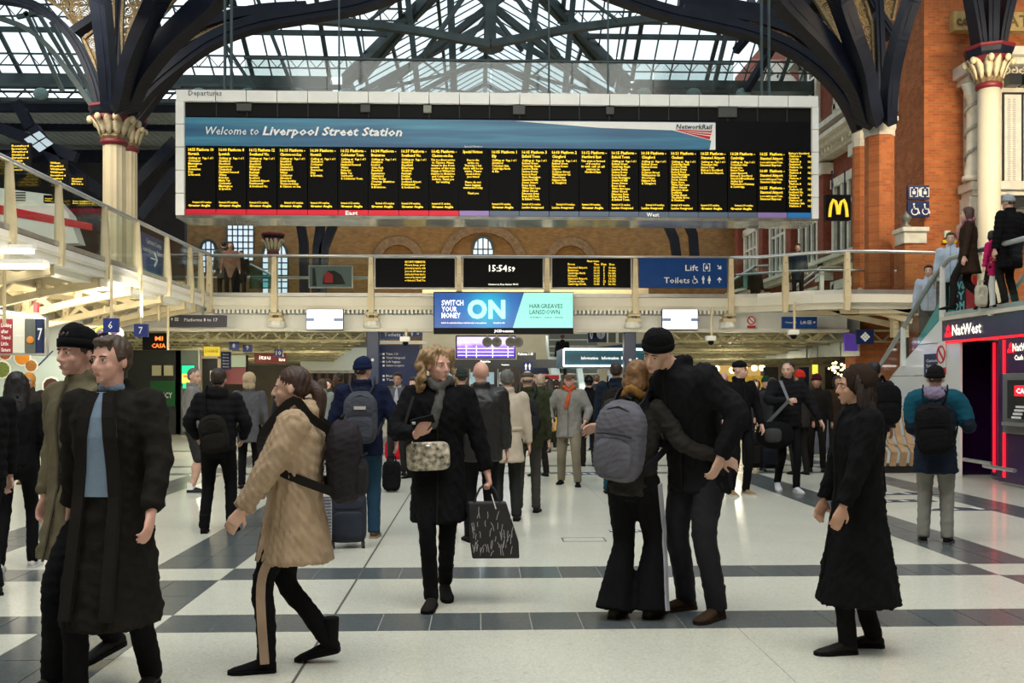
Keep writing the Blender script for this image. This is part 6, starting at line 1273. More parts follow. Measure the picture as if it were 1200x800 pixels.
t = thing('food_counter', 'warm lit food counter under the grey fascia left of the men in black', 'counter', P(880, 470, 38)); pix(818, 425, 900, 520, 44, 'glow_wall', mat('warm_wall', (.4, .28, .1), .5, emit=.4, ecol=(1, .62, .2)), t)
for px in (824, 840, 858, 872, 884, 893): part('pendant_lamp', MB().ell(P(px, 432+random.uniform(-2, 2), 40), (.13, .13, .13), n=10, m=7), mat('warm_lamp', (1, .8, .4), .5, emit=5, ecol=(1, .74, .3)), t, True)
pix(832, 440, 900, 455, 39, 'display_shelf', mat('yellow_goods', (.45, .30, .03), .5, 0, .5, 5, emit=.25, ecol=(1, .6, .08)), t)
for px0, px1, m, nm in ((895, 912, M_BLACKM, 'dark_pier'), (936, 948, M_COLB, 'blue_pier'), (967, 1000, M_SHD, 'dark_window')): pix(px0, 430, px1, 520, 32.5, nm, m, t)
pix(953, 427, 958.5, 438, 31, 'lit_poster', mat('lit_signyellow2', (.8, .8, .1), .4, emit=.7, ecol=(.85, .9, .08)), t)
t = thing('fairy_lights', 'cluster of warm bulbs in the shop window left of the brick pier', 'string lights', P(985, 440, 28.6)); R_ = random.Random(5)
mbk = mat('warm_lamp', (1, .8, .4))
for i in range(60):
    px, py = (R_.gauss(990, 9), R_.gauss(432, 6)) if i < 42 else (R_.uniform(968, 1005), R_.uniform(426, 447))
    if 966 < px < 1006 and 424 < py < 449: part('bulb', MB().ell(P(px, py, 28.3+R_.random()*.3), (.03, .03, .03) if i > 20 else (.045, .045, .045), n=6, m=5), mbk, t)
part('wire', MB().tube([P(968+i*3, 428+3*math.sin(i), 28.5) for i in range(13)], .008, 4), M_BLACKM, t)
sign('purple_shop_sign', 'purple lit shop sign left of the cross symbol sign', 'sign', 990, 391, 1005, 411, 26.5, mat('sign_purple', (.05, .02, .18), .4, emit=.2, ecol=(.2, .1, .7)))
t = sign('cross_symbol_sign', 'dark square sign with white cross of dots beside the brick pier', 'sign', 1004, 386, 1024, 403, 25.6, M_NAVY)
b = MB()
for dx, dy in ((0,0), (-4,0), (4,0), (0,-4), (0,4), (-2,-2), (2,2), (-2,2), (2,-2)): b.ell(P(1014+dx, 394.5+dy, 25.58), (.035, .012, .035), n=8, m=5)
part('symbol', b, M_SIGNW, t)
part_ = MB().box((P(1003, 400, 27).x, 27, 0), (P(1062, 400, 27).x, 27.8, 3.6)).build('wall_brick_pier', M_BRICKO); tag(part_, kind='structure')
# ================================================================ PEOPLE
JOBS = []                                   # (object, geometry MB, voxel, smooth, displacement)
def job(name, mb, m, parent, voxel, smooth=2, disp=None, label=None):
    me = bpy.data.meshes.new(name); o = bpy.data.objects.new(name, me); COL.objects.link(o); o.parent = parent
    if label: o['label'] = label
    JOBS.append((o, mb, m, voxel, smooth, disp)); return o
def run_jobs():
    tmp = bpy.data.scenes.new('tmp'); L = []
    for (o, mb, m, vx, sm, dp) in JOBS:
        me = bpy.data.meshes.new('j'); me.from_pydata(mb.v, [], mb.f); me.update()
        bm = bmesh.new(); bm.from_mesh(me); bmesh.ops.recalc_face_normals(bm, faces=bm.faces); bm.to_mesh(me); bm.free()
        q = bpy.data.objects.new('j', me); tmp.collection.objects.link(q)
        r = q.modifiers.new('r', 'REMESH'); r.mode = 'VOXEL'; r.voxel_size = vx
        s = q.modifiers.new('s', 'SMOOTH'); s.factor = .5; s.iterations = sm; L.append(q)
    with bpy.context.temp_override(scene=tmp, view_layer=tmp.view_layers[0]): dg = bpy.context.evaluated_depsgraph_get(); dg.update()
    for (o, mb, m, vx, sm, dp), q in zip(JOBS, L):
        me = bpy.data.meshes.new_from_object(q.evaluated_get(dg)); me.name = o.name; n = len(me.vertices)
        if dp and n:
            co = np.empty(n*3, 'f'); me.vertices.foreach_get('co', co); co = co.reshape(-1, 3); no = np.array([v.vector[:] for v in me.vertex_normals], 'f') if n < 10 else None
            no = np.empty(n*3, 'f'); me.vertex_normals.foreach_get('vector', no); no = no.reshape(-1, 3)
            d = dp(co, no); co += no*d[:, None]; me.vertices.foreach_set('co', co.ravel()); me.update()
        me.materials.clear(); me.materials.append(m); me.shade_smooth(); o.data = me
    for q in L: d = q.data; bpy.data.objects.remove(q); bpy.data.meshes.remove(d)
    bpy.data.scenes.remove(tmp)
def mk_cloth(seed, amp=.005, wl=.09):
    r = np.random.RandomState(seed); K = r.normal(size=(7, 3))*np.array([1, 1, .8]); K /= np.linalg.norm(K, axis=1)[:, None]; K *= (2*PI/(wl*r.uniform(.5, 2.2, 7)))[:, None]; ph = r.uniform(0, 6.28, 7); A = amp*r.uniform(.3, 1, 7)
    def f(co, no):
        w_ = co+.02*np.sin(co[:, [1, 2, 0]]*19+ph[0]); s = np.sin(w_@K.T+ph)
        return ((1-np.abs(s))**2*A).sum(1)*.8-amp
    return f
def mk_puffer(step=.075, amp=.013):
    def f(co, no): return amp*np.abs(np.sin(co[:, 2]*PI/step+.4*np.sin(co[:, 0]*9)))**.6*(1-np.abs(no[:, 2])*.6)-amp*.5+.002*np.sin(co[:, 0]*80+co[:, 2]*30)
    return f
def mk_hair(amp=.004, fr=220, curly=0):
    def f(co, no):
        a = np.arctan2(co[:, 0], co[:, 1]); return amp*np.sin(a*26+co[:, 2]*(30 if not curly else 60)+2*np.sin(co[:, 2]*25))+curly*np.sin(co[:, 2]*55+a*9)*np.sin(a*14+co[:, 2]*20)
    return f
def mk_fur(amp=.006):
    r = np.random.RandomState(3); K = r.normal(size=(5, 3))*120
    return lambda co, no: amp*np.sin(co@K.T).sum(1)/2.2
def vlerp(a, b, t): return a*(1-t)+b*t
def smoothpts(pts, rad, n=5):
    P_ = [Vector(p) for p in pts]; o = []; r = []; m = len(P_)
    for j in range(m-1):
        p0, p1, p2, p3 = P_[max(j-1, 0)], P_[j], P_[j+1], P_[min(j+2, m-1)]
        for i in range(n):
            u = i/n; o.append(.5*((2*p1)+(p2-p0)*u+(2*p0-5*p1+4*p2-p3)*u*u+(3*p1-p0-3*p2+p3)*u**3)); r.append(rad[j]*(1-u)+rad[j+1]*u)
    o.append(P_[-1]); r.append(rad[-1]); return o, r
def limb(mb, pts, rad, n=12, sm=5, round_end=True):
    o, r = smoothpts(pts, rad, sm); mb.tube(o, r, n)
    if round_end: mb.ell(o[0], (r[0]*.98,)*3, n=10, m=7); mb.ell(o[-1], (r[-1]*.98,)*3, n=10, m=7)
def ringpts(c, rx, ry, n=24, e=.85, yaw=0):
    out = []; ca, sa = math.cos(yaw), math.sin(yaw)
    for k in range(n):
        t = 2*PI*k/n; x = rx*math.copysign(abs(math.cos(t))**e, math.cos(t)); y = ry*math.copysign(abs(math.sin(t))**e, math.sin(t)); out.append(Vector((c[0]+x*ca-y*sa, c[1]+x*sa+y*ca, c[2])))
    return out
def ik(a, b, l1, l2, pole):
    a = Vector(a); b = Vector(b); d = b-a; L = min(d.length, (l1+l2)*.999); d = d.normalized(); b = a+d*L
    x = (l1*l1-l2*l2+L*L)/(2*L); h = math.sqrt(max(l1*l1-x*x, 0)); pole = Vector(pole); pole = (pole-d*pole.dot(d)); pole = pole.normalized() if pole.length > 1e-5 else Vector((0,1,0))
    return a+d*x+pole*h, b
SKIN = {'light': (.64, .39, .29), 'pink': (.66, .37, .29), 'tan': (.48, .27, .18), 'dark': (.10, .05, .03)}
def skinm(k): return mat('skin_'+k, SKIN[k], .5, 0, .08, 14, spec=.35)
def cm(col, nm=None, rough=.9):
    key = nm or 'cloth_%02d_%02d_%02d' % tuple(int(c*99) for c in col); return mat(key, col, rough, 0, .18, 5, .3, 160, spec=.10)
def hand(mb, wrist, d, nrm, side, s=1.0, curl=.5, spread=1.0):
    """wrist point, finger direction d, palm normal nrm, side = +1 if thumb lies on cross(d,nrm)"""
    d = Vector(d).normalized(); nrm = Vector(nrm); nrm = (nrm-d*nrm.dot(d)).normalized(); t = d.cross(nrm)*side
    W_ = Vector(wrist); limb(mb, [W_-d*.02, W_+d*.02*s], [.026*s, .024*s], 10, 2)
    rings = []
    for u, w_, h in ((0, .026, .017), (.03, .034, .018), (.065, .041, .016), (.09, .040, .013)):
        c = W_+d*u*s; rings.append([c+t*w_*s*math.cos(a)+nrm*h*s*math.sin(a) for a in [2*PI*k/12 for k in range(12)]])
    mb.loft(rings); mb.ell(W_+d*.035*s+t*.02*s+nrm*.006*s, (.02*s,)*3, n=8, m=6)
    for i, (o_, ln) in enumerate(((.030, .072), (.010, .080), (-.010, .074), (-.029, .058))):
        p = W_+d*.082*s+t*o_*s; dd = (d+t*o_*2.2*spread).normalized(); pts = [p-dd*.012*s, p]; c = curl*(1+.12*i)
        for j, f in enumerate((.45, .32, .25)):
            a = c*(j+.6)*.75; v = dd*math.cos(a)+nrm*math.sin(a); p = p+v*ln*f*s; pts.append(p)
        mb.tube(pts, [.0095*s, .0095*s, .0088*s, .0078*s, .0062*s], 8); mb.ell(pts[-1], (.0064*s,)*3, n=8, m=5); 
    p = W_+d*.022*s+t*.028*s; v = (d*.75+t*.75+nrm*.25).normalized(); q = p+v*.042*s; v2 = (d*.95+t*.2+nrm*(.25+.5*curl)).normalized(); r = q+v2*.034*s
    mb.tube([p-v*.012*s, p+v*.01*s, q, r], [.015*s, .013*s, .0105*s, .0075*s], 8); mb.ell(r, (.0077*s,)*3, n=8, m=5)
PEOPLE = {}
def person(label, px, py, h, face, at=None, skin='light', hair='short', hairc=(.05, .03, .02), hat=None, hatc=(.01, .01, .012), head=(0, 0, 0), headoff=(0, 0, 0), lean=(0, 0), twist=0,
           feet=((-.11, 0, 0), (.11, 0, 0)), fyaw=(-8, 8), hands=None, poleL=(-.6, -.7, -.2), poleR=(.6, -.7, -.2), handdir=None, curl=.55,
           top='jacket', topc=(.012, .012, .014), hem=.82, topdisp='cloth', bulk=1.0, flare=0, hood=None, collar=True, shirt=None, legc=(.015, .016, .02), legw=1.0, legflare=0, shorts=False,
           shoec=(.012, .011, .01), solec=None, boots=False, detail=1, group=None, scarf=None, stripe=None, cat='person', z=0, belt=None, parts=True, seat=None, mat_top=None, cuffs=None, extra=None):
    s = h/1.75; g = Vector(at) if at is not None else G(px, py); root = thing('person', label, cat, (g.x, g.y, g.z if at is not None else z), math.radians(face), group)
    LOCAL[0] = True; near = detail >= 2; vox = .0072 if near else (.0125 if detail == 1 else .02)
    V = lambda x, y, z_: Vector((x*s, y*s, z_*s))
    # --- skeleton
    fl, fr = [Vector((f[0]*s, f[1]*s, f[2]*s)) for f in feet]
    mid = (fl+fr)*.5; hipz = .93*s
    for f, sx in ((fl, -1), (fr, 1)):
        dx = math.hypot(f.x-mid.x-sx*.09*s, f.y-mid.y); hipz = min(hipz, math.sqrt(max((.852*s)**2-dx*dx, .1))+f.z+.085*s)
    pel = Vector((mid.x, mid.y, hipz)); lv = Vector((lean[0]*s, lean[1]*s, 0))
    tw = Matrix.Rotation(math.radians(twist), 3, 'Z')
    neckb = pel+V(0, 0, .555)+lv; sh = [pel+V(0, 0, .49)+lv*.93+tw@V(sx*.178*(.94 if near and bulk < .98 else 1), -.01, 0) for sx in (-1, 1)]
    hips = [pel+V(sx*.092, 0, -.01) for sx in (-1, 1)]
    knees = []; ank = []
    for i, f in enumerate((fl, fr)):
        a = f+V(0, -.02, .085); k, a2 = ik(hips[i], a, .43*s, .43*s, (0, 1, 0)); knees.append(k); ank.append(a)
    hd = hands or ((-.27, .05, .84), (.27, .05, .84)); wr = []; el = []
    for i, (q, pl) in enumerate(zip(hd, (poleL, poleR))):
        tgt = V(*q)+Vector((mid.x if hands is None else 0, mid.y if hands is None else 0, 0))+(lv*.6 if hands is None else Vector())
        e, w_ = ik(sh[i], tgt, .285*s, .25*s, Vector(pl)); el.append(e); wr.append(w_)
    # --- head frame
    hy, hp, hr = [math.radians(a) for a in head]
    Mh = Matrix.Translation(neckb+V(0, .025, .142)+V(*headoff)) @ (Matrix.Rotation(hy, 4, 'Z') @ Matrix.Rotation(hr, 4, 'Y') @ Matrix.Rotation(-hp, 4, 'X')) @ Matrix.Scale(s*.97, 4)
    R3 = Mh.to_3x3(); H = lambda x, y, z_: Mh @ Vector((x, y, z_))
    def he(mb, c, r, n=14, m=10, e=1.0): mb.ell(H(*c), r, R3, n, m, e)
    # --- body: one continuous surface
    b = MB()
    he(b, (0, -.012, .03), (.077, .097, .092), 20, 14); he(b, (0, .03, .03), (.062, .058, .058)); he(b, (0, .03, -.035), (.057, .062, .073)); he(b, (0, .028, -.072), (.046, .052, .034))
    he(b, (0, .070, -.098), (.020, .018, .016)); he(b, (-.034, .058, -.032), (.022, .026, .024)); he(b, (.034, .058, -.032), (.022, .026, .024))
    for sx in (-1, 1):
        he(b, (sx*.028, .079, .020), (.024, .013, .0075)); he(b, (sx*.080, -.005, -.008), (.009, .019, .031), 10, 8); he(b, (sx*.030, .074, -.001), (.015, .012, .011), 10, 8)
        he(b, (sx*.012, .100, -.040), (.009, .009, .007), 8, 6)
    b.tube([H(0, .082, .018), H(0, .098, -.008), H(0, .110, -.034)], [.0085*s, .0105*s, .0125*s], 8); he(b, (0, .110, -.037), (.0125, .011, .010), 10, 8)
    he(b, (0, .086, -.067), (.023, .012, .007), 12, 8); he(b, (0, .083, -.077), (.019, .012, .007), 12, 8)
    limb(b, [neckb+V(0, -.01, -.05), vlerp(neckb, H(0, -.01, -.06), .5), H(0, -.012, -.045)], [.062*s, .054*s, .055*s], 14, 3)
    b.loft([ringpts(pel+V(0, 0, -.06), .09*s, .07*s), ringpts(pel+V(0, 0, .02), .115*s, .08*s), ringpts(pel+V(0, .0, .17)+lv*.3, .10*s, .075*s), ringpts(pel+V(0, 0, .34)+lv*.65, .13*s, .09*s), ringpts(pel+V(0, 0, .47)+lv*.9, .13*s, .075*s), ringpts(neckb, .06*s, .055*s)])
    for i in range(2):
        limb(b, [sh[i], el[i], wr[i]], [.048*s, .038*s, .027*s]); limb(b, [hips[i], knees[i], ank[i]], [.078*s, .052*s, .040*s] if shorts else [.055*s, .034*s, .028*s]); b.ell(vlerp(knees[i], ank[i], .35)+V(0, -.012, 0), (.05*s, .052*s, .11*s)) if shorts else None
        dd = (wr[i]-el[i]).normalized() if not handdir or handdir[i] is None else Vector(handdir[i][0])
        nn = Vector((1 if i == 0 else -1, 0, 0)) if not handdir or handdir[i] is None else Vector(handdir[i][1])
        sd = 1 if i == 0 else -1
        if detail >= 1: hand(b, wr[i]+(wr[i]-el[i]).normalized()*.01*s, dd, nn, sd*1.0 if dd.cross(nn).dot(Vector((0, 1, 0.3)))*sd > 0 or True else -sd, s*.98, curl if not isinstance(curl, tuple) else curl[i])
        else: b.ell(wr[i]+dd*.06*s, (.03*s, .035*s, .06*s))
    job('body', b, skinm(skin), root, vox, 1 if near else 2)
    # --- face pieces
    if detail >= 1:
        for sx in (-1, 1):
            e = MB(); he(e, (sx*.030, .0815, .0), (.0125, .0085, .0062), 10, 8); eo = part('eye', e, mat('eye_white', (.6, .58, .55), .25), root, True)
            e = MB(); he(e, (sx*.030, .0885, .0), (.0052, .0025, .0052), 10, 6); part('iris', e, mat('iris_dark', (.03, .02, .015), .2), eo, True)
            if near or detail == 1: e = MB(); e.tube([H(sx*.012, .094, .016), H(sx*.028, .0945, .0205), H(sx*.046, .084, .016)], [.0028*s, .0034*s, .002*s], 6); part('eyebrow', e, cm(tuple(c*.7 for c in hairc), rough=.9), root)
        e = MB(); he(e, (0, .0965, -.0675), (.021, .0038, .0042), 12, 6); he(e, (0, .0935, -.0755), (.018, .0042, .0046), 12, 6); part('lips', e, mat('lips', (.46, .22, .17), .5), root, True)
    # --- hair
    hv = .009 if near else .014; hm = mat('hair_%02d%02d%02d' % tuple(int(c*99) for c in hairc), hairc, .55, 0, .45, 30, .5, 90)
    hb = MB()
    if hair in ('short', 'back', 'long', 'bob', 'pony', 'crop'):
        k = 1.0 if hair != 'crop' else .965
        he(hb, (0, -.022, .046), (.085*k, .100*k, .089*k), 18, 12); he(hb, (0, -.045, .0), (.079*k, .068*k, .06), 14, 10)
        if hair == 'short': he(hb, (.0, .055, .092), (.058, .04, .022)); [he(hb, (sx*.076, .008, .02), (.011, .022, .028)) for sx in (-1, 1)]
        if hair == 'long':
            rings = [ringpts(H(0, -.045, .03), .088*s, .07*s), ringpts(H(0, -.06, -.06), .092*s, .052*s), ringpts(H(0, -.085, -.18), .095*s, .045*s), ringpts(H(0, -.10, -.34), .085*s, .04*s), ringpts(H(0, -.10, -.46), .04*s, .025*s)]; hb.loft(rings)
            for sx in (-1, 1): limb(hb, [H(sx*.074, .005, .05), H(sx*.088, -.01, -.06), H(sx*.085, -.03, -.18)], [.026*s, .028*s, .022*s])
        if hair == 'bob':
            for sx in (-1, 1): limb(hb, [H(sx*.068, .015, .07), H(sx*.086, .0, -.02), H(sx*.075, .0, -.10)], [.03*s, .032*s, .026*s])
            he(hb, (0, -.055, -.05), (.086, .06, .08))
        if hair == 'pony': he(hb, (0, -.12, .02), (.03, .03, .03)); limb(hb, [H(0, -.12, .02), H(0, -.165, -.04), H(0, -.16, -.16), H(0, -.14, -.26)], [.03*s, .042*s, .038*s, .012*s])
    if hair == 'curly':
        he(hb, (0, -.03, .05), (.10, .108, .10), 18, 12); r_ = random.Random(4)
        for k in range(70):
            a = r_.uniform(-2.45, 2.45); zz = r_.uniform(-.20, .10); rr = .105+.03*math.exp(-((zz+.07)/.1)**2)
            if abs(a) < .95 and zz < .06: continue
            aa = a; he(hb, (math.sin(aa)*0+rr*math.sin(PI-aa if False else aa)*(1), -.03-rr*math.cos(aa)*.95 if False else -.03+rr*math.cos(aa)*.72, zz), (r_.uniform(.024, .036),)*3, 8, 6)
    if hair == 'fringe': he(hb, (0, -.06, .0), (.07, .045, .04), 14, 10)          # short hair under a hat
    if hb.v: job('hair', hb, hm, root, hv, 2, mk_hair(.0035, curly=.008 if hair == 'curly' else 0))
    # --- hats
    if hat:
        mm = cm(hatc); tb = MB()
        if hat == 'beanie':
            tb.loft([[H(.088*math.cos(a)*k2, -.010+.106*math.sin(a)*k2, z_+.012*math.sin(a)) for a in [2*PI*k/24 for k in range(24)]] for z_, k2 in ((.030, .97), (.040, 1.0), (.075, .99), (.105, .90), (.130, .70), (.143, .42), (.148, .12))])
            ho = job('hat', tb, mm, root, .009, 2, mk_cloth(5, .003, .05)); bd = MB(); bd.loft([[H(.094*math.cos(a)*k2, -.010+.112*math.sin(a)*k2, z_+.012*math.sin(a)) for a in [2*PI*k/24 for k in range(24)]] for z_, k2 in ((.020, .93), (.022, 1.0), (.062, 1.0), (.066, .93))]); part('turn_up', bd, mm, root, True)
        elif hat in ('cap', 'flatcap'):
            he(tb, (0, -.010, .060), (.087, .105, .070 if hat == 'cap' else .052), 18, 10); ho = job('hat', tb, mm, root, .01, 2)
            vb = MB(); vb.loft([[H(.07*math.cos(a)*k2, .055+.105*k2*abs(math.sin(a))*(1 if math.sin(a) > 0 else .1), .052+z_-.012*abs(math.sin(a))) for a in [2*PI*k/20 for k in range(20)]] for z_, k2 in ((-.004, .9), (0, 1), (.006, .95))]); part('visor', vb, mm, root, True)
        elif hat == 'hood':
            he(tb, (0, -.035, .035), (.105, .115, .115), 18, 12); he(tb, (0, -.07, -.07), (.10, .07, .08)); job('hood', tb, mm, root, .011, 3, mk_cloth(6, .004, .07))
    # --- legs
    lm = cm(legc); t = MB()
    kw, hw = .066*legw, .056*legw*(1+legflare)
    for i in range(2):
        if shorts: limb(t, [hips[i]+V(0, 0, -.02), knees[i]+V(0, 0, .0)], [.098*s, .088*s], 14)
        else:
            foot = ank[i]-Vector((0, 0, .035*s)); kk = knees[i]
            limb(t, [hips[i]+V(0, 0, -.02), vlerp(hips[i], kk, .5)+V(0, .004, 0), kk, vlerp(kk, foot, .5)+V(0, -.004, 0), foot], [.094*legw*s, .082*legw*s, kw*s*1.02, (kw+hw)/2*s*1.0, hw*s], 14, 4, False); t.ell(hips[i], (.094*s*legw**.5,)*3)
    t.loft([ringpts(pel+V(0, 0, -.13), .10*s, .085*s), ringpts(pel+V(0, 0, -.08), .14*s, .11*s), ringpts(pel+V(0, -.005, -.02), .158*s, .115*s), ringpts(pel+V(0, 0, .08), .145*s, .105*s), ringpts(pel+V(0, 0, .13), .13*s, .09*s)])
    job('trousers' if not shorts else 'shorts', t, lm, root, .0135 if near else (.017 if detail == 1 else .022), 3, mk_cloth(int(px) % 91, .0045, .11))
    if stripe:
        for sx in stripe[1]:
            i = 0 if sx < 0 else 1; b2 = MB(); pts, rr = smoothpts([hips[i], vlerp(hips[i], knees[i], .5), knees[i], ank[i]-Vector((0, 0, .02))], [.094*legw*s, .084*legw*s, kw*s, hw*s], 5)
            b2.path([p+Vector((sx*(r_*.99+.004), 0, 0)) for p, r_ in zip(pts, rr)], stripe[2]*s, .012, up=(1, 0, 0)) if len(stripe) > 2 else None; part('side_stripe', b2, cm(stripe[0]), root)
    # --- shoes
    for i, f in enumerate((fl, fr)):
        ya = math.radians(fyaw[i])*-1; dr = Vector((math.sin(-ya)*1, math.cos(ya), 0)); pit = 0
        heel = Vector((f.x, f.y, f.z))-dr*.075*s; toe = heel+dr*.27*s; toe.z = 0 if f.z > .02 else f.z; sd = Vector((dr.y, -dr.x, 0)); rings = []; srings = []
        for u, w_, hh in ((0, .026, .055), (.06, .034, .075), (.3, .037, .085), (.5, .040, .068), (.72, .046, .048), (.9, .038, .036), (1.0, .014, .022)):
            c = vlerp(heel, toe, u); rg = []
            for k in range(14):
                a = 2*PI*k/14; x = math.cos(a)*w_*s; z_ = math.sin(a); zz = (hh*s)*(.5+.5*z_) if z_ > 0 else (hh*s)*.5*(1+z_); rg.append(c+sd*x+Vector((0, 0, max(.012*s, zz))))
            rings.append(rg); srings.append([c+sd*w_*1.06*s+Vector((0,0,.0)), c+sd*w_*1.06*s+Vector((0,0,.022*s)), c-sd*w_*1.06*s+Vector((0,0,.022*s)), c-sd*w_*1.06*s])
        sb = MB().loft(rings); a_ = ank[i]
        if boots: limb(sb, [vlerp(heel, toe, .2)+Vector((0, 0, .05*s)), a_+V(0, 0, .12)], [.044*s, .052*s], 12, 3, False)
        else: limb(sb, [vlerp(heel, toe, .2)+Vector((0, 0, .05*s)), a_+V(0, 0, .0)], [.038*s, .036*s], 10, 2, False)
        so = job('shoe', sb, cm(shoec, rough=.45), root, .008 if near else .014, 2); part('sole', MB().loft(srings), cm(solec or tuple(c*.6 for c in shoec)), so)
        if shorts: b2 = MB(); b2.tube([a_+V(0, 0, -.02), a_+V(0, 0, .07)], .047*s, 12); part('sock', b2, M_WHITE, root)
    # --- top garment
    B = bulk; tm = mat_top or cm(topc); j = MB(); hz = hem*s
    stride = abs(fl.y-fr.y)
    def ring(u, rx, ry, dy=0): return ringpts(pel+V(0, dy, u)+lv*max(0, min(1, u/.5)), rx*s*B, ry*s*B, 26, .9, math.radians(twist)*max(0, min(1, u/.4)))
    rings = []; lowz = hz-pel.z; cnt = max(2, int(-lowz/s/.12)) if lowz < -.05*s else 0
    for q in range(cnt):
        zz = lowz*(1-q/cnt); u = -zz/s; rings.append(ringpts(pel+Vector((0, -.0, zz)), (.165+u*(.02+flare))*s*B, (.125+u*(.03+flare)+min(stride*.38*u, .16))*s*B, 26, .9))
    if cnt == 0: rings.append(ring(lowz/s, .158, .122))
    if lowz < .05*s: rings.append(ring(.06, .162, .125))
    rings += [ring(.19, .158, .122), ring(.34, .178, .134), ring(.43, .182, .125), ring(.49, .165, .105), ring(.535, .10, .080), ring(.56, .072, .070)]
    j.loft(rings)
    for i in range(2):
        w2 = wr[i]+(el[i]-wr[i]).normalized()*.0; limb(j, [sh[i]+V(-.02*(-1 if i == 0 else 1)*-1*0, 0, -.005), vlerp(sh[i], el[i], .5), el[i], w2], [.076*s*B, .068*s*B, .060*s*B, .046*s*B**.5], 14, 4, False); j.ell(sh[i]+V(0, 0, -.005), (.078*s*B,)*3)
    if collar:
        c0 = neckb+V(0, -.012, .0)
        for k in range(16):
            a = 2*PI*k/16
            if shirt and math.sin(a) > .35: continue
            zc = .032 if math.sin(a) < .6 else .008; j.ell(c0+V(.066*math.cos(a), .064*math.sin(a), zc), (.024*s, .024*s, .040*s), n=8, m=6)
    if hood: 
        j.ell(neckb+V(0, -.085, .0), (.115*s, .06*s, .085*s)); j.ell(neckb+V(-.06, -.04, .02), (.05*s, .07*s, .055*s)); j.ell(neckb+V(.06, -.04, .02), (.05*s, .07*s, .055*s))
    dsp = {'cloth': mk_cloth(int(px*7) % 97, .0075, .11), 'puffer': mk_puffer(), 'fur': mk_fur(), 'flat': mk_cloth(int(px) % 53, .004, .12)}[topdisp]
    jo = job(top, j, tm, root, .0125 if near else (.0165 if detail == 1 else .024), 3, dsp)
    # front closure line, buttons or zip; cuffs
    if detail >= 1:
        zb_ = MB(); pts = []
        for u, ry in ((max(lowz/s, -.5)*1.0, .128), (.06, .125), (.19, .124), (.34, .136), (.43, .128), (.50, .106), (.545, .082)):
            c = pel+V(0, 0, u)+lv*max(0, min(1, u/.5)); extra_ = (-u*(.03+flare)+min(-stride*.38*u, .16)) if u < 0 else 0
            v = Matrix.Rotation(math.radians(twist)*max(0, min(1, u/.4)), 3, 'Z')@Vector((0, (ry*B+extra_*B)*s+.004, 0)); pts.append(c+v)
        if shirt:
            cb = MB(); [cb.ell(neckb+V(.056*math.cos(2*PI*k/14), -.01+.056*math.sin(2*PI*k/14), .012), (.018*s, .018*s, .03*s), n=8, m=6) for k in range(14)]; job('shirt_collar', cb, cm(shirt), root, .008, 2)
            sb = MB(); q = [p for p in pts]; sb.path([p-Vector((0, .006, 0)) for p in q[1:]], [.16*s, .15*s, .15*s, .12*s, .05*s], .02, up=(0, 1, 0)) if False else sb.path([p+Vector((0, .000, 0)) for p in q[1:]], [.19*s, .19*s, .19*s, .17*s, .13*s, .09*s], .022, up=(0, 1, 0)); part('shirt', sb, cm(shirt), root, label='shirt showing between the coat fronts')
            for sx in (-1, 1): lb = MB(); lb.path([p+Vector((sx*(.098-.010*i)*s, .006, 0)) for i, p in enumerate(q)], .055*s, .03, up=(0, 1, 0)); part('lapel', lb, tm, root)
        else: zb_.path(pts, .012*s, .008, up=(0, 1, 0)); part('zip', zb_, cm(tuple(c*.5+.01 for c in topc)), root)
    if cuffs:
        for i in range(2): c = MB(); c.tube([vlerp(el[i], wr[i], .86), vlerp(el[i], wr[i], 1.03)], .045*s, 12); part('cuff', c, cm(cuffs), root)
    if scarf:
        sb = MB()
        for k in range(20):
            a = 2*PI*k/20; sb.ell(neckb+V(.078*math.cos(a), -.0+.082*math.sin(a), .035+.02*math.sin(a*3)-.02*math.sin(a)), (.034*s, .034*s, .036*s), n=8, m=6)
        limb(sb, [neckb+V(-.02, .075, -.03), pel+lv*.9+V(.0, .125*B, .42), pel+lv*.6+V(.03, .135*B, .30)], [.030*s, .036*s, .034*s]); job('scarf', sb, cm(scarf), root, .009, 2, mk_cloth(3, .006, .05))
    if belt: b2 = MB().loft([ring(.11, .168, .130), ring(.16, .166, .129)]); part('belt', b2, cm(belt), root, True)
    if extra: extra(root, dict(pel=pel, neckb=neckb, sh=sh, el=el, wr=wr, knees=knees, ank=ank, H=H, s=s, lv=lv, V=V, tw=tw))
    LOCAL[0] = False
    root['skel'] = 0; del root['skel']
    PEOPLE[label] = dict(root=root, pel=pel, neckb=neckb, sh=sh, el=el, wr=wr, H=H, s=s, lv=lv, V=V, tw=tw, M=WM[root.name], B=bulk); return PEOPLE[label]
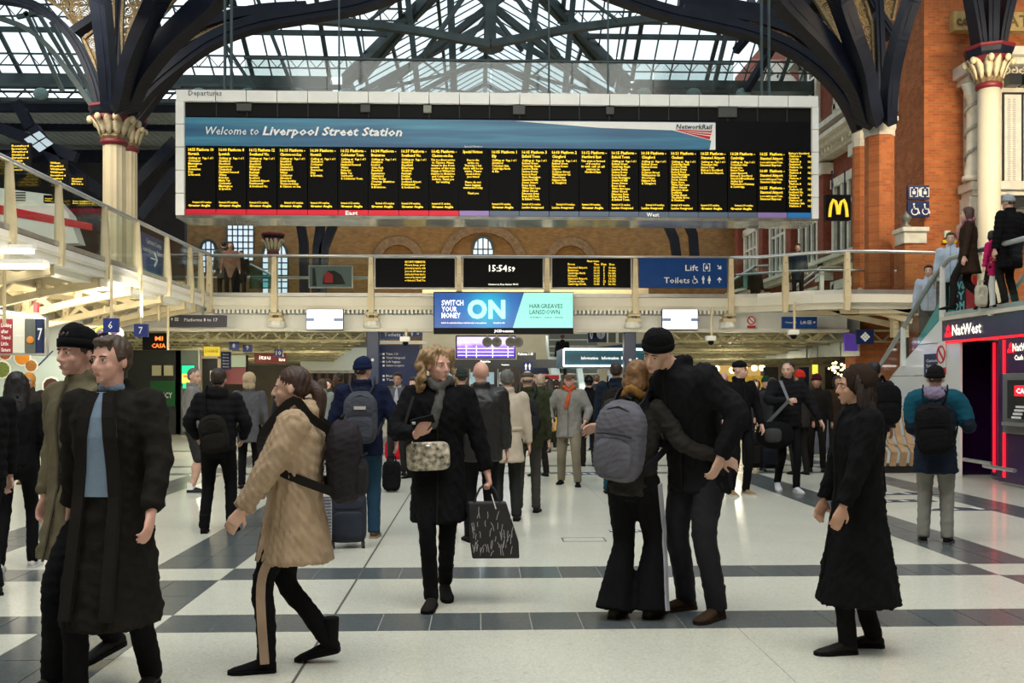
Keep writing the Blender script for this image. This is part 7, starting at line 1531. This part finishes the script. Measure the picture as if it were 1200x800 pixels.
# ---------------------------------------------------------------- bags
def backpack(p, label, col, w=.31, h=.46, d=.17, zoff=.27, patch=None, back=.13, tilt=0, sling=False, col2=None, nearv=False):
    M = p['M']; s = p['s']; c = p['pel']+Vector((0, -(back*p['B']+d/2)*s, zoff*s))+p['lv']*.6; t = thing('backpack', label, 'backpack', tuple(M @ (c-Vector((0, 0, h*s/2)))), 0)
    wt = WM[t.name]; T = wt.inverted() @ M; LOCAL[0] = True; tr = lambda v: T @ v; m = cm(col, rough=.7); m2 = cm(col2 or tuple(x*.6 for x in col), rough=.7)
    R_ = Matrix.Rotation(math.radians(tilt), 3, 'Y'); X = lambda x, y, z_: tr(c+R_@Vector((x*s, y*s, z_*s))); RR = T.to_3x3() @ R_; j = MB()
    j.ell(X(0, 0, 0), (w*s/2, d*s/2, h*s/2), RR, 20, 14, .6, .55); j.ell(X(0, .02, .02), (w*s*.46, d*s*.45, h*s*.52), RR, 16, 12, .7)
    job('bag_body', j, m, t, .009, 3, mk_cloth(8, .005, .1)); k = MB(); k.ell(X(0, -d*.42, -h*.18), (w*s*.40, d*s*.24, h*s*.24), RR, 18, 12, .6, .6); job('front_pocket', k, m, t, .008, 2, mk_cloth(9, .003, .08))
    z_ = MB(); z_.tube([X(-w*.36, -d*.5, h*.10), X(-w*.18, -d*.60, h*.12), X(w*.18, -d*.60, h*.12), X(w*.36, -d*.5, h*.10)], .005, 6).tube([X(-w*.36, -d*.20, h*.20), X(-w*.22, -d*.35, h*.42), X(0, -d*.35, h*.47), X(w*.22, -d*.35, h*.42), X(w*.36, -d*.20, h*.20)], .005, 6); part('zip', z_, m2, t)
    g_ = MB(); g_.tube([X(-.035, .03, h*.49), X(-.04, .02, h*.49+.045), X(0, .01, h*.49+.06), X(.04, .02, h*.49+.045), X(.035, .03, h*.49)], .008*s, 6); part('grab_handle', g_, m2, t)
    if patch: part('patch', MB().cbox(X(0, -d*.49, h*.22), (.11*s, .012, .032*s), R=RR), cm(patch), t)
    for sx in (-1, 1):
        if sling and sx > 0: continue
        S = p['sh'][0 if sx < 0 else 1]; b = MB(); o = S*.62+p['neckb']*.38; q = [c+R_@Vector((sx*.06*s, d*.4*s, h*.42*s)), o+Vector((0, -.09*s, .02*s)), o+Vector((0, -.0, .078*s*p['B']+.015)), o+Vector((sx*.01, .10*s*p['B'], -.01*s)), o+Vector((sx*.03*s, .135*s*p['B']+.01, -.12*s)), o+Vector((sx*.09*s, .10*s, -.26*s)), c+R_@Vector((sx*w*.46*s, d*.3*s, -h*.32*s))]
        if sling: q = q[:5]+[p['pel']+p['lv']*.5+Vector((.10*s, .145*s*p['B'], .22*s)), p['pel']+Vector((.17*s*p['B'], 0, .12*s)), c+Vector((.1*s, .06*s, -h*.3*s))]
        o2, _ = smoothpts(q, [0]*len(q), 4); b.path([tr(v) for v in o2], .05*s, .012, up=tuple(T.to_3x3()@Vector((1, 0, 0)) if False else T.to_3x3()@Vector((0, 1, 0))) if False else tuple(T.to_3x3()@Vector((1, 0, 0)))); part('strap', b, m2, t)
    LOCAL[0] = False; return t
def suitcase(label, px, py, w, h, d, col, rz=0, soft=True, tele=.0, stripes=None, group=None):
    g = G(px, py); t = thing('suitcase', label, 'suitcase', (g.x, g.y, 0), math.radians(rz), group); LOCAL[0] = True; m = cm(col, rough=.5 if soft else .3)
    b = MB(); b.ell((0, 0, .05+h/2), (w/2, d/2, h/2), None, 24, 16, .35, .35); part('shell', b, m, t, True); k = MB()
    if soft: k.ell((0, -d*.46, .05+h*.36), (w*.40, d*.12, h*.26), None, 18, 12, .4, .4); k.ell((0, -d*.46, .05+h*.76), (w*.38, d*.08, h*.10), None, 18, 12, .4, .4); part('front_pocket', k, m, t, True)
    else:
        for i in range(7): k.box((-w*.42+i*w*.84/6-.006, -d*.505, .05+h*.1), (-w*.42+i*w*.84/6+.006, -d*.48, .05+h*.9))
        part('ridge', k, m, t)
    if stripes:
        s_ = MB(); 
        for i in range(16): s_.box((-w*.46, -d*.53, .05+h*(.06+i*.056)), (w*.46, -d*.49, .05+h*(.08+i*.056)))
        part('stripe', s_, cm(stripes), t)
    for sx in (-1, 1):
        for sy in (-1, 1): part('wheel', MB().tube([(sx*w*.40-.015, sy*d*.35, .03), (sx*w*.40+.015, sy*d*.35, .03)], .03, 10), M_BLACKM, t)
    part('handle', MB().tube([(-.07, 0, .05+h), (-.06, 0, .085+h), (.06, 0, .085+h), (.07, 0, .05+h)], .012, 6), M_BLACKM, t)
    if tele: part('pull_bar', MB().tube([(-.09, d*.3, .05+h*.9), (-.09, d*.3, .05+h+tele), (.09, d*.3, .05+h+tele), (.09, d*.3, .05+h*.9)], .009, 6), M_STEEL, t)
    LOCAL[0] = False; return t
def floorbag(label, px, py, w, h, d, col, rz=0, name='backpack'):
    g = G(px, py); t = thing(name, label, 'bag', (g.x, g.y, 0), math.radians(rz)); LOCAL[0] = True; m = cm(col); j = MB(); j.ell((0, 0, h/2+.01), (w/2, d/2, h/2), None, 20, 14, .55, .5); job('bag_body', j, m, t, .01, 3, mk_cloth(11, .006, .09))
    j = MB(); j.ell((0, -d*.45, h*.34), (w*.38, d*.2, h*.24), None, 16, 12, .6, .6); job('front_pocket', j, m, t, .01, 2); part('grab_handle', MB().tube([(-.06, 0, h), (-.05, 0, h+.07), (.05, 0, h+.07), (.06, 0, h)], .012, 6), m, t); LOCAL[0] = False; return t
def P3(p, v): return p['M'] @ Vector(v)
BLK = (.0065, .0065, .0075); BLK2 = (.010, .010, .013)
walkL = ((-.10, .26, 0), (.10, -.26, .07)); walkR = ((-.10, -.26, .07), (.10, .26, 0)); smallw = ((-.09, .14, 0), (.10, -.14, .02))
# --- foreground
p1 = person('man in open long dark coat over light blue shirt striding in the left foreground', 142, 812, 1.74, 172, detail=2, hair='short', hairc=(.06, .035, .02), skin='pink', top='coat', topc=(.015, .013, .011), hem=.36, bulk=1.10, shirt=(.20, .27, .36), head=(-12, -2, 0),
       feet=((-.10, -.10, .0), (.12, .22, .0)), hands=((-.26, .22, .92), (.32, -.10, .86)), flare=.04, legc=BLK, curl=.6)
p0 = person('tall person in olive coat with high black hat half hidden behind the blue-shirted man', 96, 792, 1.82, 150, detail=2, hair='short', hat='beanie', hatc=(.010, .008, .010), skin='pink', top='coat', topc=(.14, .12, .075), hem=.60, bulk=1.05, feet=walkL, hands=((-.30, .12, .95), (.27, .0, .88)), legc=BLK, flare=.03)
def p2x(root, k):
    s = k['s']
p2 = person('woman in beige fleece coat with brown ponytail walking left in the foreground', 332, 782, 1.60, 92, detail=2, hair='pony', hairc=(.045, .018, .010), skin='light', top='coat', topc=(.40, .29, .19), topdisp='fur', hem=.62, bulk=1.24, hood=True, feet=((-.09, .10, 0), (.10, -.24, .06)), hands=((-.28, .20, .92), (.24, .22, .96)),
       legc=BLK, stripe=((.40, .28, .20), (-1,), .05), boots=True, shoec=BLK, flare=.03, legw=.95)
backpack(p2, 'bulky black backpack on the beige-coated woman', (.022, .018, .022), .36, .46, .20, zoff=.26, back=.15)
p3 = person('blonde curly haired woman in long black coat holding a phone in the centre', 512, 706, 1.76, 180, detail=2, hair='curly', hairc=(.30, .19, .09), skin='pink', top='coat', topc=(.009, .009, .010), hem=.56, bulk=1.10, head=(36, 0, 0), feet=((-.05, -.16, .05), (.03, .16, 0)),
       hands=((-.36, .06, .84), (.12, .34, 1.17)), poleR=(.8, -.3, -.6), poleL=(-.8, -.5, 0), handdir=(None, ((-.45, .55, .55), (-.3, -.4, .85))), curl=(1.4, .8), legc=BLK, scarf=(.09, .09, .085), shoec=(.012, .011, .011), legw=.92, hood=True, flare=.02)
ph = P3(p3, p3['wr'][1]+Vector((-.045, .07, .085))); t = thing('mobile_phone', 'black phone held up by the curly haired woman', 'phone', tuple(ph)); part('case', MB().cbox(ph, (.155, .078, .012), R=Matrix.Rotation(-.25, 3, 'Y') @ Matrix.Rotation(-.75, 3, 'X')), M_BLACK, t, bevel=.004)
part('camera_lens', MB().cbox(ph+Vector((-.055, -.02, -.012)), (.022, .02, .006), R=Matrix.Rotation(-.75, 3, 'X')), M_STEEL, t)
bc = P3(p3, (.05, .20, 1.02)); t = thing('crossbody_bag', 'small black and cream patterned bag on the front of the curly haired woman', 'handbag', tuple(bc-Vector((0, 0, .1)))); m_pat = mat('animal_print', (.42, .37, .28), .7, 0, .9, 26, tint=(.02, .018, .015))
j = MB(); j.ell(Vector((0, 0, .1)), (.145, .045, .095), Matrix.Rotation(-.04, 3, 'Y'), 20, 12, .35, .35); LOCAL[0] = True; part('bag_body', j, m_pat, t, True); part('clasp', MB().ell((0, -.05, .17), (.02, .01, .01), n=8, m=5), M_STEEL, t); part('strap', MB().path([(-.13, .0, .18), (-.16, .01, .30), (-.10, .02, .50)], .018, .01, up=(0, 1, 0)), M_BLACKM, t); LOCAL[0] = False
hb = P3(p3, p3['wr'][0]+Vector((0, 0, -.11))); t = thing('shopping_bag', 'black shopping bag with pale scribble pattern swinging from the curly haired woman', 'bag', tuple(hb-Vector((0, 0, .5)))); LOCAL[0] = True
j = MB().loft([[Vector((x*w_+o_, y*.05, z_)) for x, y in ((-1,-1),(1,-1),(1,1),(-1,1))] for z_, w_, o_ in ((.02, .16, .06), (.13, .165, .05), (.40, .13, .0))]); part('bag_body', j, mat('bag_black', (.013, .012, .015), .4, 0, .5, 4), t, bevel=.01)
q = MB(); r_ = random.Random(9)
for i in range(46):
    x = r_.uniform(-.10, .17); z_ = r_.choice([r_.uniform(.04, .18), r_.uniform(.10, .30)]); w_ = r_.uniform(.02, .05); a = r_.uniform(1.0, 2.0); q.path([(x, -.054-.0*z_, z_), (x+w_*.5*math.cos(a), -.054, z_+w_*.9), (x+w_*math.cos(a)+r_.uniform(-.01, .01), -.054, z_+w_*1.6)], .004, .003, up=(0, 1, 0))
tag(part('scribble_pattern', q, mat('pale_print', (.45, .42, .42), .6), t), kind='stuff')
for y in (-.03, .03): part('handle', MB().tube([(-.09, y, .40), (-.05, y, .49), (0, y*.3, .53), (.05, y, .49), (.09, y, .40)], .006, 6), M_BLACKM, t)
part('swing_tag', MB().bar((.03, -.06, .46), (.06, -.07, .36), .016, .003), M_WHITE, t); LOCAL[0] = False
# --- the couple
pw = person('woman in flared black trousers with white side stripes hugging the man in black', 742, 723, 1.65, -36, detail=2, hair='bob', hairc=(.20, .10, .035), skin='light', top='jacket', topc=(.030, .022, .024), hem=.84, bulk=1.02, head=(10, 8, 0), lean=(0, .05), feet=((-.10, -.07, .0), (.10, .07, .0)),
       hands=((.05, .42, 1.18), (.54, .20, 1.10)), poleL=(-.6, .2, -.7), poleR=(.1, -.2, -.9), legc=BLK, legw=1.12, legflare=1.1, shoec=(.05, .045, .04), fyaw=(-8, 4), stripe=((.42, .42, .48), (1,), .045), scarf=(.33, .17, .05))
backpack(pw, 'grey canvas backpack with black base on the hugging woman', (.115, .112, .135), .36, .52, .19, zoff=.27, back=.125, tilt=6, col2=(.02, .02, .025))
pm = person('tall man in black beanie and black jacket bending his head over the woman he hugs', 820, 719, 1.90, 130, detail=2, hair='fringe', hairc=(.08, .05, .03), hat='beanie', hatc=(.008, .008, .010), skin='light', top='jacket', topc=(.010, .010, .012), hem=.74, bulk=1.18, head=(16, 26, -14), headoff=(.02, .13, -.055), lean=(.02, .19),
       feet=((-.15, .05, 0), (.13, -.02, 0)), fyaw=(-2, 24), hands=((-.27, .16, .97), (.55, .25, 1.12)), poleL=(-.8, -.4, -.3), poleR=(.5, .1, -.8), legc=(.013, .014, .022), legw=1.12, shoec=(.045, .028, .02), boots=True)
# --- right dark figure
p6 = person('figure in long black coat and black trainers hurrying left in the right foreground', 1004, 762, 1.60, 88, detail=2, hair='long', hairc=(.02, .010, .008), skin='tan', top='coat', topc=(.006, .006, .007), hem=.30, bulk=1.10, feet=((-.08, .10, 0), (.08, -.12, .0)), hands=((-.25, .18, .88), (.24, .14, .86)), legc=BLK, flare=.06, hat='hood', hatc=(.022, .014, .012), legw=1.0)
# --- left edge
p7 = person('woman with long straight black hair and white trainers at the left edge', 20, 668, 1.60, 15, detail=1, hair='long', hairc=(.008, .006, .006), top='jacket', topc=BLK, hem=.92, legc=BLK, legw=.88, shoec=(.6, .58, .55), solec=(.6, .6, .6), feet=((-.13, -.05, 0), (.11, .12, 0)))
p8 = person('person in black padded jacket cut off by the left edge', -22, 700, 1.66, 60, detail=1, hair='short', top='jacket', topc=BLK, topdisp='puffer', legc=BLK, hem=.88, bulk=1.1)
t = floorbag('soft pink bag held at the left edge', -8, 660, .30, .36, .16, (.60, .25, .22), name='tote_bag'); t.location.z = .72
p9 = person('person with orange headscarf in dark coat behind the long haired woman', 34, 566, 1.66, 200, detail=1, hair='none', hat='hood', hatc=(.55, .25, .05), skin='tan', top='coat', topc=(.03, .028, .03), hem=.7, legc=BLK, shoec=(.12, .06, .03))
# --- left middle group
p10 = person('grey haired man in grey jumper and dark cargo shorts with white socks', 226, 578, 1.72, -80, detail=1, hair='crop', hairc=(.10, .09, .08), skin='light', top='jumper', topc=(.22, .21, .20), hem=.86, shorts=True, legc=(.035, .035, .035), shoec=(.03, .03, .035), solec=(.5, .5, .5), hands=((-.20, .15, .95), (.18, .15, .95)), bulk=1.08, head=(-38, 0, 0))
p11 = person('man in black padded jacket seen from behind with a sling bag', 254, 624, 1.66, 4, detail=1, hair='short', hairc=(.03, .018, .012), top='jacket', topc=BLK2, topdisp='puffer', hem=.86, bulk=1.14, hood=True, legc=BLK, boots=True, shoec=BLK, feet=((-.13, 0, 0), (.15, .05, 0)), hands=((-.24, .2, 1.0), (.24, .2, 1.0)), legw=1.05)
backpack(p11, 'slouchy black sling bag low on the back of the padded jacket man', (.012, .012, .014), .30, .38, .13, zoff=.12, back=.15, sling=True, tilt=-12)
p12 = person('person in cream hood behind the padded jacket man', 292, 572, 1.66, 10, detail=1, hair='none', hat='hood', hatc=(.50, .38, .24), top='coat', topc=(.10, .10, .11), hem=.7, legc=BLK)
p13 = person('dark haired person in pale beige coat behind the beige-coated woman', 352, 600, 1.66, 8, detail=1, hair='short', hairc=(.06, .045, .035), top='coat', topc=(.42, .34, .25), hem=.72, legc=BLK, collar=True, scarf=(.25, .22, .17))
p13b = person('black haired person partly hidden behind the pale beige coat', 338, 560, 1.72, 0, detail=0, hair='short', hairc=(.01, .01, .01), top='jacket', topc=(.03, .03, .04), legc=BLK)
p14 = person('man in navy beanie, navy jacket and blue jeans with a grey backpack', 425, 630, 1.75, 2, detail=1, hair='fringe', hat='beanie', hatc=(.008, .014, .045), top='jacket', topc=(.010, .014, .038), hem=.80, bulk=1.22, legc=(.018, .050, .085), legw=1.12, shoec=(.07, .045, .025), solec=(.3, .25, .18), hands=((-.30, .10, .92), (.32, .10, .95)), head=(-20, 0, 0))
backpack(p14, 'charcoal backpack with small white patch on the navy jacket man', (.055, .06, .075), .33, .48, .17, zoff=.24, patch=(.5, .45, .45), back=.14)
suitcase('large charcoal suitcase standing behind the navy jacket man', 408, 641, .34, .47, .22, (.03, .035, .05), 8, tele=.45)
suitcase('small pale suitcase with dark blue stripes beside the charcoal one', 374, 648, .22, .50, .18, (.45, .43, .42), 12, False, stripes=(.10, .12, .18))
floorbag('black backpack standing on the floor right of the navy jacket man', 459, 576, .26, .42, .2, BLK)
suitcase('bright red suitcase half hidden behind the navy jacket man', 466, 541, .50, .36, .25, (.55, .010, .03), 5, tele=.3)
for a in ((397, 540, 1.72, 120, 'dark', (.02, .02, .022), 'crop', (.01, .01, .01), 'man in dark jacket with shaved head left of the navy beanie'), (385, 528, 1.62, 160, 'light', (.03, .03, .03), 'short', (.03, .02, .02), 'small distant person in black left of the shaved head man'), (378, 545, 1.6, 30, 'light', (.30, .34, .30), 'bob', (.08, .05, .03), 'distant person in pale green top behind the beige coat')):
    person(a[8], a[0], a[1], a[2], a[3], skin=a[4], topc=a[5], hair=a[6], hairc=a[7], detail=0 if a[0] < 390 else 1, hem=.8)
person('man in grey padded gilet and white shirt facing the camera beside the directory board', 466, 556, 1.70, 175, skin='tan', hair='short', hairc=(.02, .015, .012), topc=(.11, .12, .14), topdisp='puffer', shirt=(.5, .5, .52), hem=.84, detail=1, legc=(.03, .03, .04))
person('person in bright blue jacket mostly hidden by the curly haired woman', 486, 560, 1.62, 150, topc=(.02, .12, .30), hair='short', detail=0)
# --- centre group
p17 = person('bald man in black leather jacket seen from behind', 564, 634, 1.72, 10, detail=1, hair='none', skin='pink', top='jacket', topc=(.012, .012, .012), mat_top=mat('black_leather', (.008, .008, .008), .45, 0, .3, 6, .2, 90), hem=.78, bulk=1.24, legc=BLK, legw=1.1)
p18 = person('grey haired man in cream belted jacket seen from behind', 594, 610, 1.66, 3, detail=1, hair='short', hairc=(.12, .12, .11), top='jacket', topc=(.50, .43, .34), topdisp='flat', hem=.68, bulk=1.08, flare=.10, legc=(.02, .022, .02), belt=(.46, .40, .31), legw=1.1)
p16 = person('person in dark green beanie between the curly haired woman and bald man', 541, 580, 1.70, 10, detail=0, hair='fringe', hat='beanie', hatc=(.03, .04, .035), topc=(.02, .02, .02))
p19 = person('man in flat olive cap and olive coat behind the cream jacket man', 618, 600, 1.66, -5, detail=1, hair='fringe', hairc=(.1, .1, .1), hat='flatcap', hatc=(.07, .08, .055), top='jacket', topc=(.030, .036, .018), hem=.80, bulk=1.2, legc=(.05, .05, .04))
backpack(p19, 'black backpack on the olive coat man', (.018, .02, .024), .30, .42, .15, zoff=.26)
for a in ((633, 558, 1.66, 20, (.04, .055, .03), 'short', (.5, .38, .28), 'pale haired person in green coat behind the olive coat man'), (645, 524, 1.62, 0, (.05, .035, .03), 'long', (.01, .01, .01), 'distant dark haired person in brown coat left of the grey parka'), (652, 518, 1.62, 10, (.02, .02, .02), 'short', (.01, .01, .01), 'distant person in black coat under the red oval banner'),
          (659, 522, 1.60, -10, (.50, .28, .06), 'long', (.04, .02, .01), 'distant person in mustard coat under the red oval banner'), (641, 514, 1.7, 180, (.10, .08, .07), 'short', (.02, .01, .01), 'far off person in taupe coat behind the brown coat'), (638, 530, 1.55, 0, (.12, .10, .08), 'bob', (.02, .01, .01), 'small distant person in pale brown beside the green coat')):
    person(a[7], a[0], a[1], a[2], a[3], topc=a[4], hair=a[5], hairc=a[6], detail=0, hem=.7)
p21 = person('man in grey parka, red scarf and brown cap walking towards the camera', 668, 568, 1.68, 168, detail=1, hair='fringe', hat='flatcap', hatc=(.12, .09, .06), skin='pink', top='parka', topc=(.23, .22, .20), hem=.74, bulk=1.20, feet=((-.14, .18, 0), (.16, -.16, .0)), legc=(.21, .18, .13), legw=1.15, scarf=(.50, .10, .04), hands=((-.26, .24, 1.0), (.26, .2, 1.02)), shoec=BLK, flare=.03)
p22 = person('person in black hat and black coat behind the grey parka man', 690, 546, 1.64, 0, detail=0, hair='short', hairc=(.01, .01, .01), topc=BLK, hem=.75, hat='beanie', hatc=BLK)
p24 = person('distant person in dark jacket and blue jeans left of the black backpack', 699, 527, 1.72, 0, detail=0, hair='short', hairc=(.05, .03, .02), topc=(.015, .02, .03), legc=(.02, .05, .14))
p23 = person('man in navy jacket and teal jeans seen from behind with a black backpack', 722, 578, 1.80, -10, detail=1, hair='short', hairc=(.03, .018, .012), skin='tan', top='jacket', topc=(.012, .018, .032), hem=.80, bulk=1.18, legc=(.010, .055, .075), legw=1.1)
backpack(p23, 'black backpack on the navy jacket and teal jeans man', (.012, .012, .014), .36, .48, .19, zoff=.22)
suitcase('slim grey suitcase left of the teal jeans man', 707, 549, .20, .62, .2, (.25, .26, .25), 0, False)
t = floorbag('small lime green bag behind the teal jeans man', 702, 520, .28, .4, .12, (.25, .40, .06), name='shopping_bag'); t.location.z = .45
t = floorbag('small yellow shopping bag carried left of the grey parka man', 646, 530, .26, .34, .12, (.55, .33, .05), name='shopping_bag'); t.location.z = .45
# --- right group
p26 = person('man in black baseball cap and black jacket with beige shoes', 866, 580, 1.82, 196, detail=1, hair='fringe', hairc=(.02, .015, .01), hat='cap', hatc=BLK, skin='light', topc=BLK, hem=.84, bulk=1.02, head=(38, 0, 0), legc=BLK, legw=.92, shoec=(.26, .18, .10), solec=(.55, .52, .45), hands=((-.26, .12, .92), (.34, .20, .98)))
p27 = person('young man in black padded jacket holding a grey bag strap', 926, 576, 1.83, 178, detail=1, hair='crop', hairc=(.02, .015, .01), skin='light', topc=BLK2, topdisp='puffer', hem=.86, bulk=1.16, head=(-30, 0, 0), feet=((-.06, .10, 0), (.12, -.18, .06)), legc=BLK, legw=.88, shoec=(.55, .56, .6), solec=(.6, .6, .6), hands=((-.38, .14, .92), (.12, .28, 1.22)), poleR=(.9, -.1, -.5), curl=(.5, 1.2))
w0 = P3(p27, p27['wr'][1]+Vector((0, .05, .0))); t = thing('duffel_bag', 'black round duffel bag at the hip of the young padded jacket man with grey strap', 'bag', tuple(P3(p27, (.30, .12, .62)))); 
c = P3(p27, (.26, .16, .80)); part('bag_body', MB().ell(c, (.26, .15, .19), None, 20, 14, .8), cm(BLK), t, True); part('pocket', MB().ell(c+Vector((-.06, -.13, 0)), (.12, .05, .10), None, 14, 10, .6), cm((.05, .05, .055)), t, True)
part('strap', MB().path([c+Vector((-.1, -.02, .17)), w0+Vector((0, -.03, 0)), P3(p27, p27['neckb']+Vector((.12, .10, .0)))], .045, .008, up=(0, 1, 0)), cm((.16, .17, .19)), t)
for a in ((848, 548, 1.72, 170, 'pink', (.06, .06, .06), 'none', (.2, .2, .2), 'bald distant man in grey left of the black cap man', None, None), (828, 560, 1.85, 0, 'tan', (.02, .02, .02), 'short', (.03, .018, .01), 'brown haired distant man behind the shoulder of the hugging man', None, None),
          (938, 556, 1.72, 10, 'pink', (.03, .03, .03), 'fringe', (.05, .03, .02), 'person in red knitted hat behind the young padded jacket man', 'beanie', (.50, .03, .02)), (897, 540, 1.64, 190, 'pink', (.02, .02, .03), 'fringe', (.05, .03, .02), 'person in dark green hat between the two men in black', 'beanie', (.01, .05, .03)),
          (905, 548, 1.62, 150, 'pink', (.03, .03, .04), 'short', (.05, .03, .02), 'pink faced person between the two men in black', None, None), (957, 552, 1.66, 160, 'tan', (.02, .02, .02), 'fringe', (.05, .03, .02), 'person in maroon knitted hat right of the young padded jacket man', 'beanie', (.06, .008, .015)),
          (885, 535, 1.60, 180, 'light', (.05, .04, .04), 'bob', (.05, .03, .02), 'small distant person by the lit food counter', None, None), (1000, 556, 1.7, 20, 'tan', (.03, .02, .02), 'short', (.015, .01, .01), 'dark haired person before the shop with fairy lights', None, None), (982, 545, 1.66, 160, 'tan', (.05, .025, .015), 'bob', (.015, .01, .01), 'brown coated person left of the fairy lights shop', None, None)):
    person(a[8], a[0], a[1], a[2], a[3], skin=a[4], topc=a[5], hair=a[6], hairc=a[7], hat=a[9], hatc=a[10] or BLK, detail=0, hem=.8)
suitcase('large black suitcase left of the young padded jacket man', 884, 551, .42, .62, .28, (.012, .013, .02), -10)
suitcase('second black suitcase touching the first one behind the duffel bag', 903, 552, .34, .58, .26, (.010, .012, .018), 5)
suitcase('upright grey suitcase with mint bag behind the black coated figure', 958, 535, .45, .80, .28, (.13, .14, .17), 0, False)
p33 = person('man in black jacket with yellow hem seen from behind with black backpack', 1024, 582, 1.80, 4, detail=1, hair='short', hairc=(.01, .008, .008), topc=(.02, .02, .022), hem=.84, bulk=1.22, legc=BLK, belt=(.45, .27, .01), shoec=(.03, .03, .03), solec=(.4, .4, .4))
backpack(p33, 'large black backpack with white tabs on the yellow hem man', BLK, .42, .52, .22, zoff=.27, back=.15)
p34 = person('person in teal and navy coat with lilac hood and grey trousers at the right', 1096, 636, 1.66, -28, detail=1, hair='fringe', hat='beanie', hatc=BLK, top='coat', topc=(.012, .020, .040), hem=.70, bulk=1.18, poleL=(-.3, -.8, -.5), poleR=(.35, -.8, -.5), legc=(.20, .195, .175), legw=1.1, hood=True, hands=((-.15, .25, 1.1), (.28, .26, 1.16)), shoec=BLK, solec=(.1, .1, .1), flare=.05)
LOCAL[0] = True; j = MB(); n0 = p34['neckb']; s_ = p34['s']
for k in range(16):
    a = 2*PI*k/16; j.ell(n0+Vector((.085*math.cos(a), -.02+.085*math.sin(a), .035)), (.036, .036, .04), n=8, m=6)
j.ell(n0+Vector((0, -.10, .0)), (.10, .05, .07)); job('lilac_hood', j, cm((.22, .18, .27)), p34['root'], .011, 2, mk_cloth(2, .005, .06))
j = MB()
for i in range(2): S = p34['sh'][i]; limb(j, [n0+Vector((0, -.02, -.06)), S+Vector((0, 0, .0)), vlerp(S, p34['el'][i], .75)], [.10, .105, .086], 14)
job('teal_yoke', j, cm((.008, .07, .11)), p34['root'], .013, 3, mk_cloth(12, .006, .1)); LOCAL[0] = False
backpack(p34, 'black backpack hanging low on the teal coated person', BLK, .34, .48, .18, zoff=.20, back=.18, tilt=-5)
# --- people on the upper levels
up = KZ+.10
person('person in pale grey bobble beanie and black padded coat on the upper landing', 0, 0, 1.66, 20, at=(P(1183, 250, 14.6).x, 14.6, up), hair='fringe', hat='beanie', hatc=(.30, .33, .36), topc=BLK, topdisp='puffer', hem=.60, bulk=1.2, detail=1)
person('brown haired woman in dark coat with pink scarf walking on the upper landing', 0, 0, 1.62, 60, at=(P(1135, 265, 15.2).x, 15.2, up), hair='long', hairc=(.06, .025, .015), topc=(.04, .025, .02), hem=.6, scarf=(.45, .18, .22), detail=1, bulk=1.1, feet=walkL)
person('dark haired child in bright pink jacket on the upper landing', 0, 0, 1.18, 30, at=(P(1163, 300, 14.9).x, 14.9, up), hair='bob', hairc=(.01, .008, .008), topc=(.50, .02, .12), topdisp='puffer', hem=.7, detail=0, belt=(.6, .35, .03))
person('man in pale blue shirt at the top of the escalator', 0, 0, 1.70, 150, at=(P(1108, 285, 16.8).x+.1, 16.8, up-.25), hair='short', hairc=(.08, .05, .03), topc=(.42, .50, .60), hem=.85, detail=1, feet=smallw)
person('man in white shirt halfway down the escalator', 0, 0, 1.66, 150, at=(P(1082, 330, 18.0).x+.1, 18.0, stz(18.0)+.1), hair='short', hairc=(.03, .02, .015), topc=(.42, .48, .58), hem=.85, detail=1)
t = floorbag('pale cream tote bag on the upper landing', 1150, 560, .2, .34, .1, (.50, .48, .38), name='tote_bag'); t.location = (P(1150, 300, 14.9).x, 14.9, up)
bz_ = zF
for a in ((270, 27.6, 1.62, 190, (.28, .14, .10), 'long', 'woman in pinkish brown coat on the left end of the footbridge'), (283, 28.2, 1.45, 180, (.02, .02, .02), 'short', 'shorter person in black beside the woman on the left end of the footbridge'), (262, 28.0, 1.7, 20, (.10, .10, .09), 'short', 'person in grey-brown jacket at the far left of the footbridge'),
          (885, 28.0, 1.40, 180, (.012, .012, .012), 'short', 'seated-height dark figure behind the right balcony glass'), (935, 28.0, 1.7, 160, (.02, .03, .05), 'short', 'dark clothed person behind the curved balcony glass')):
    person(a[6], 0, 0, a[2], a[3], at=(P(a[0], 320, a[1]).x, a[1], bz_-(0 if a[2] > 1.42 else .35)), topc=a[4], hair=a[5], detail=0, hem=.65)
person('dark clothed person climbing the far staircase', 0, 0, 1.72, 0, at=(P(659, 405, 36.5).x, 36.5, 1.62), topc=BLK, hair='short', detail=0, feet=smallw)
run_jobs()
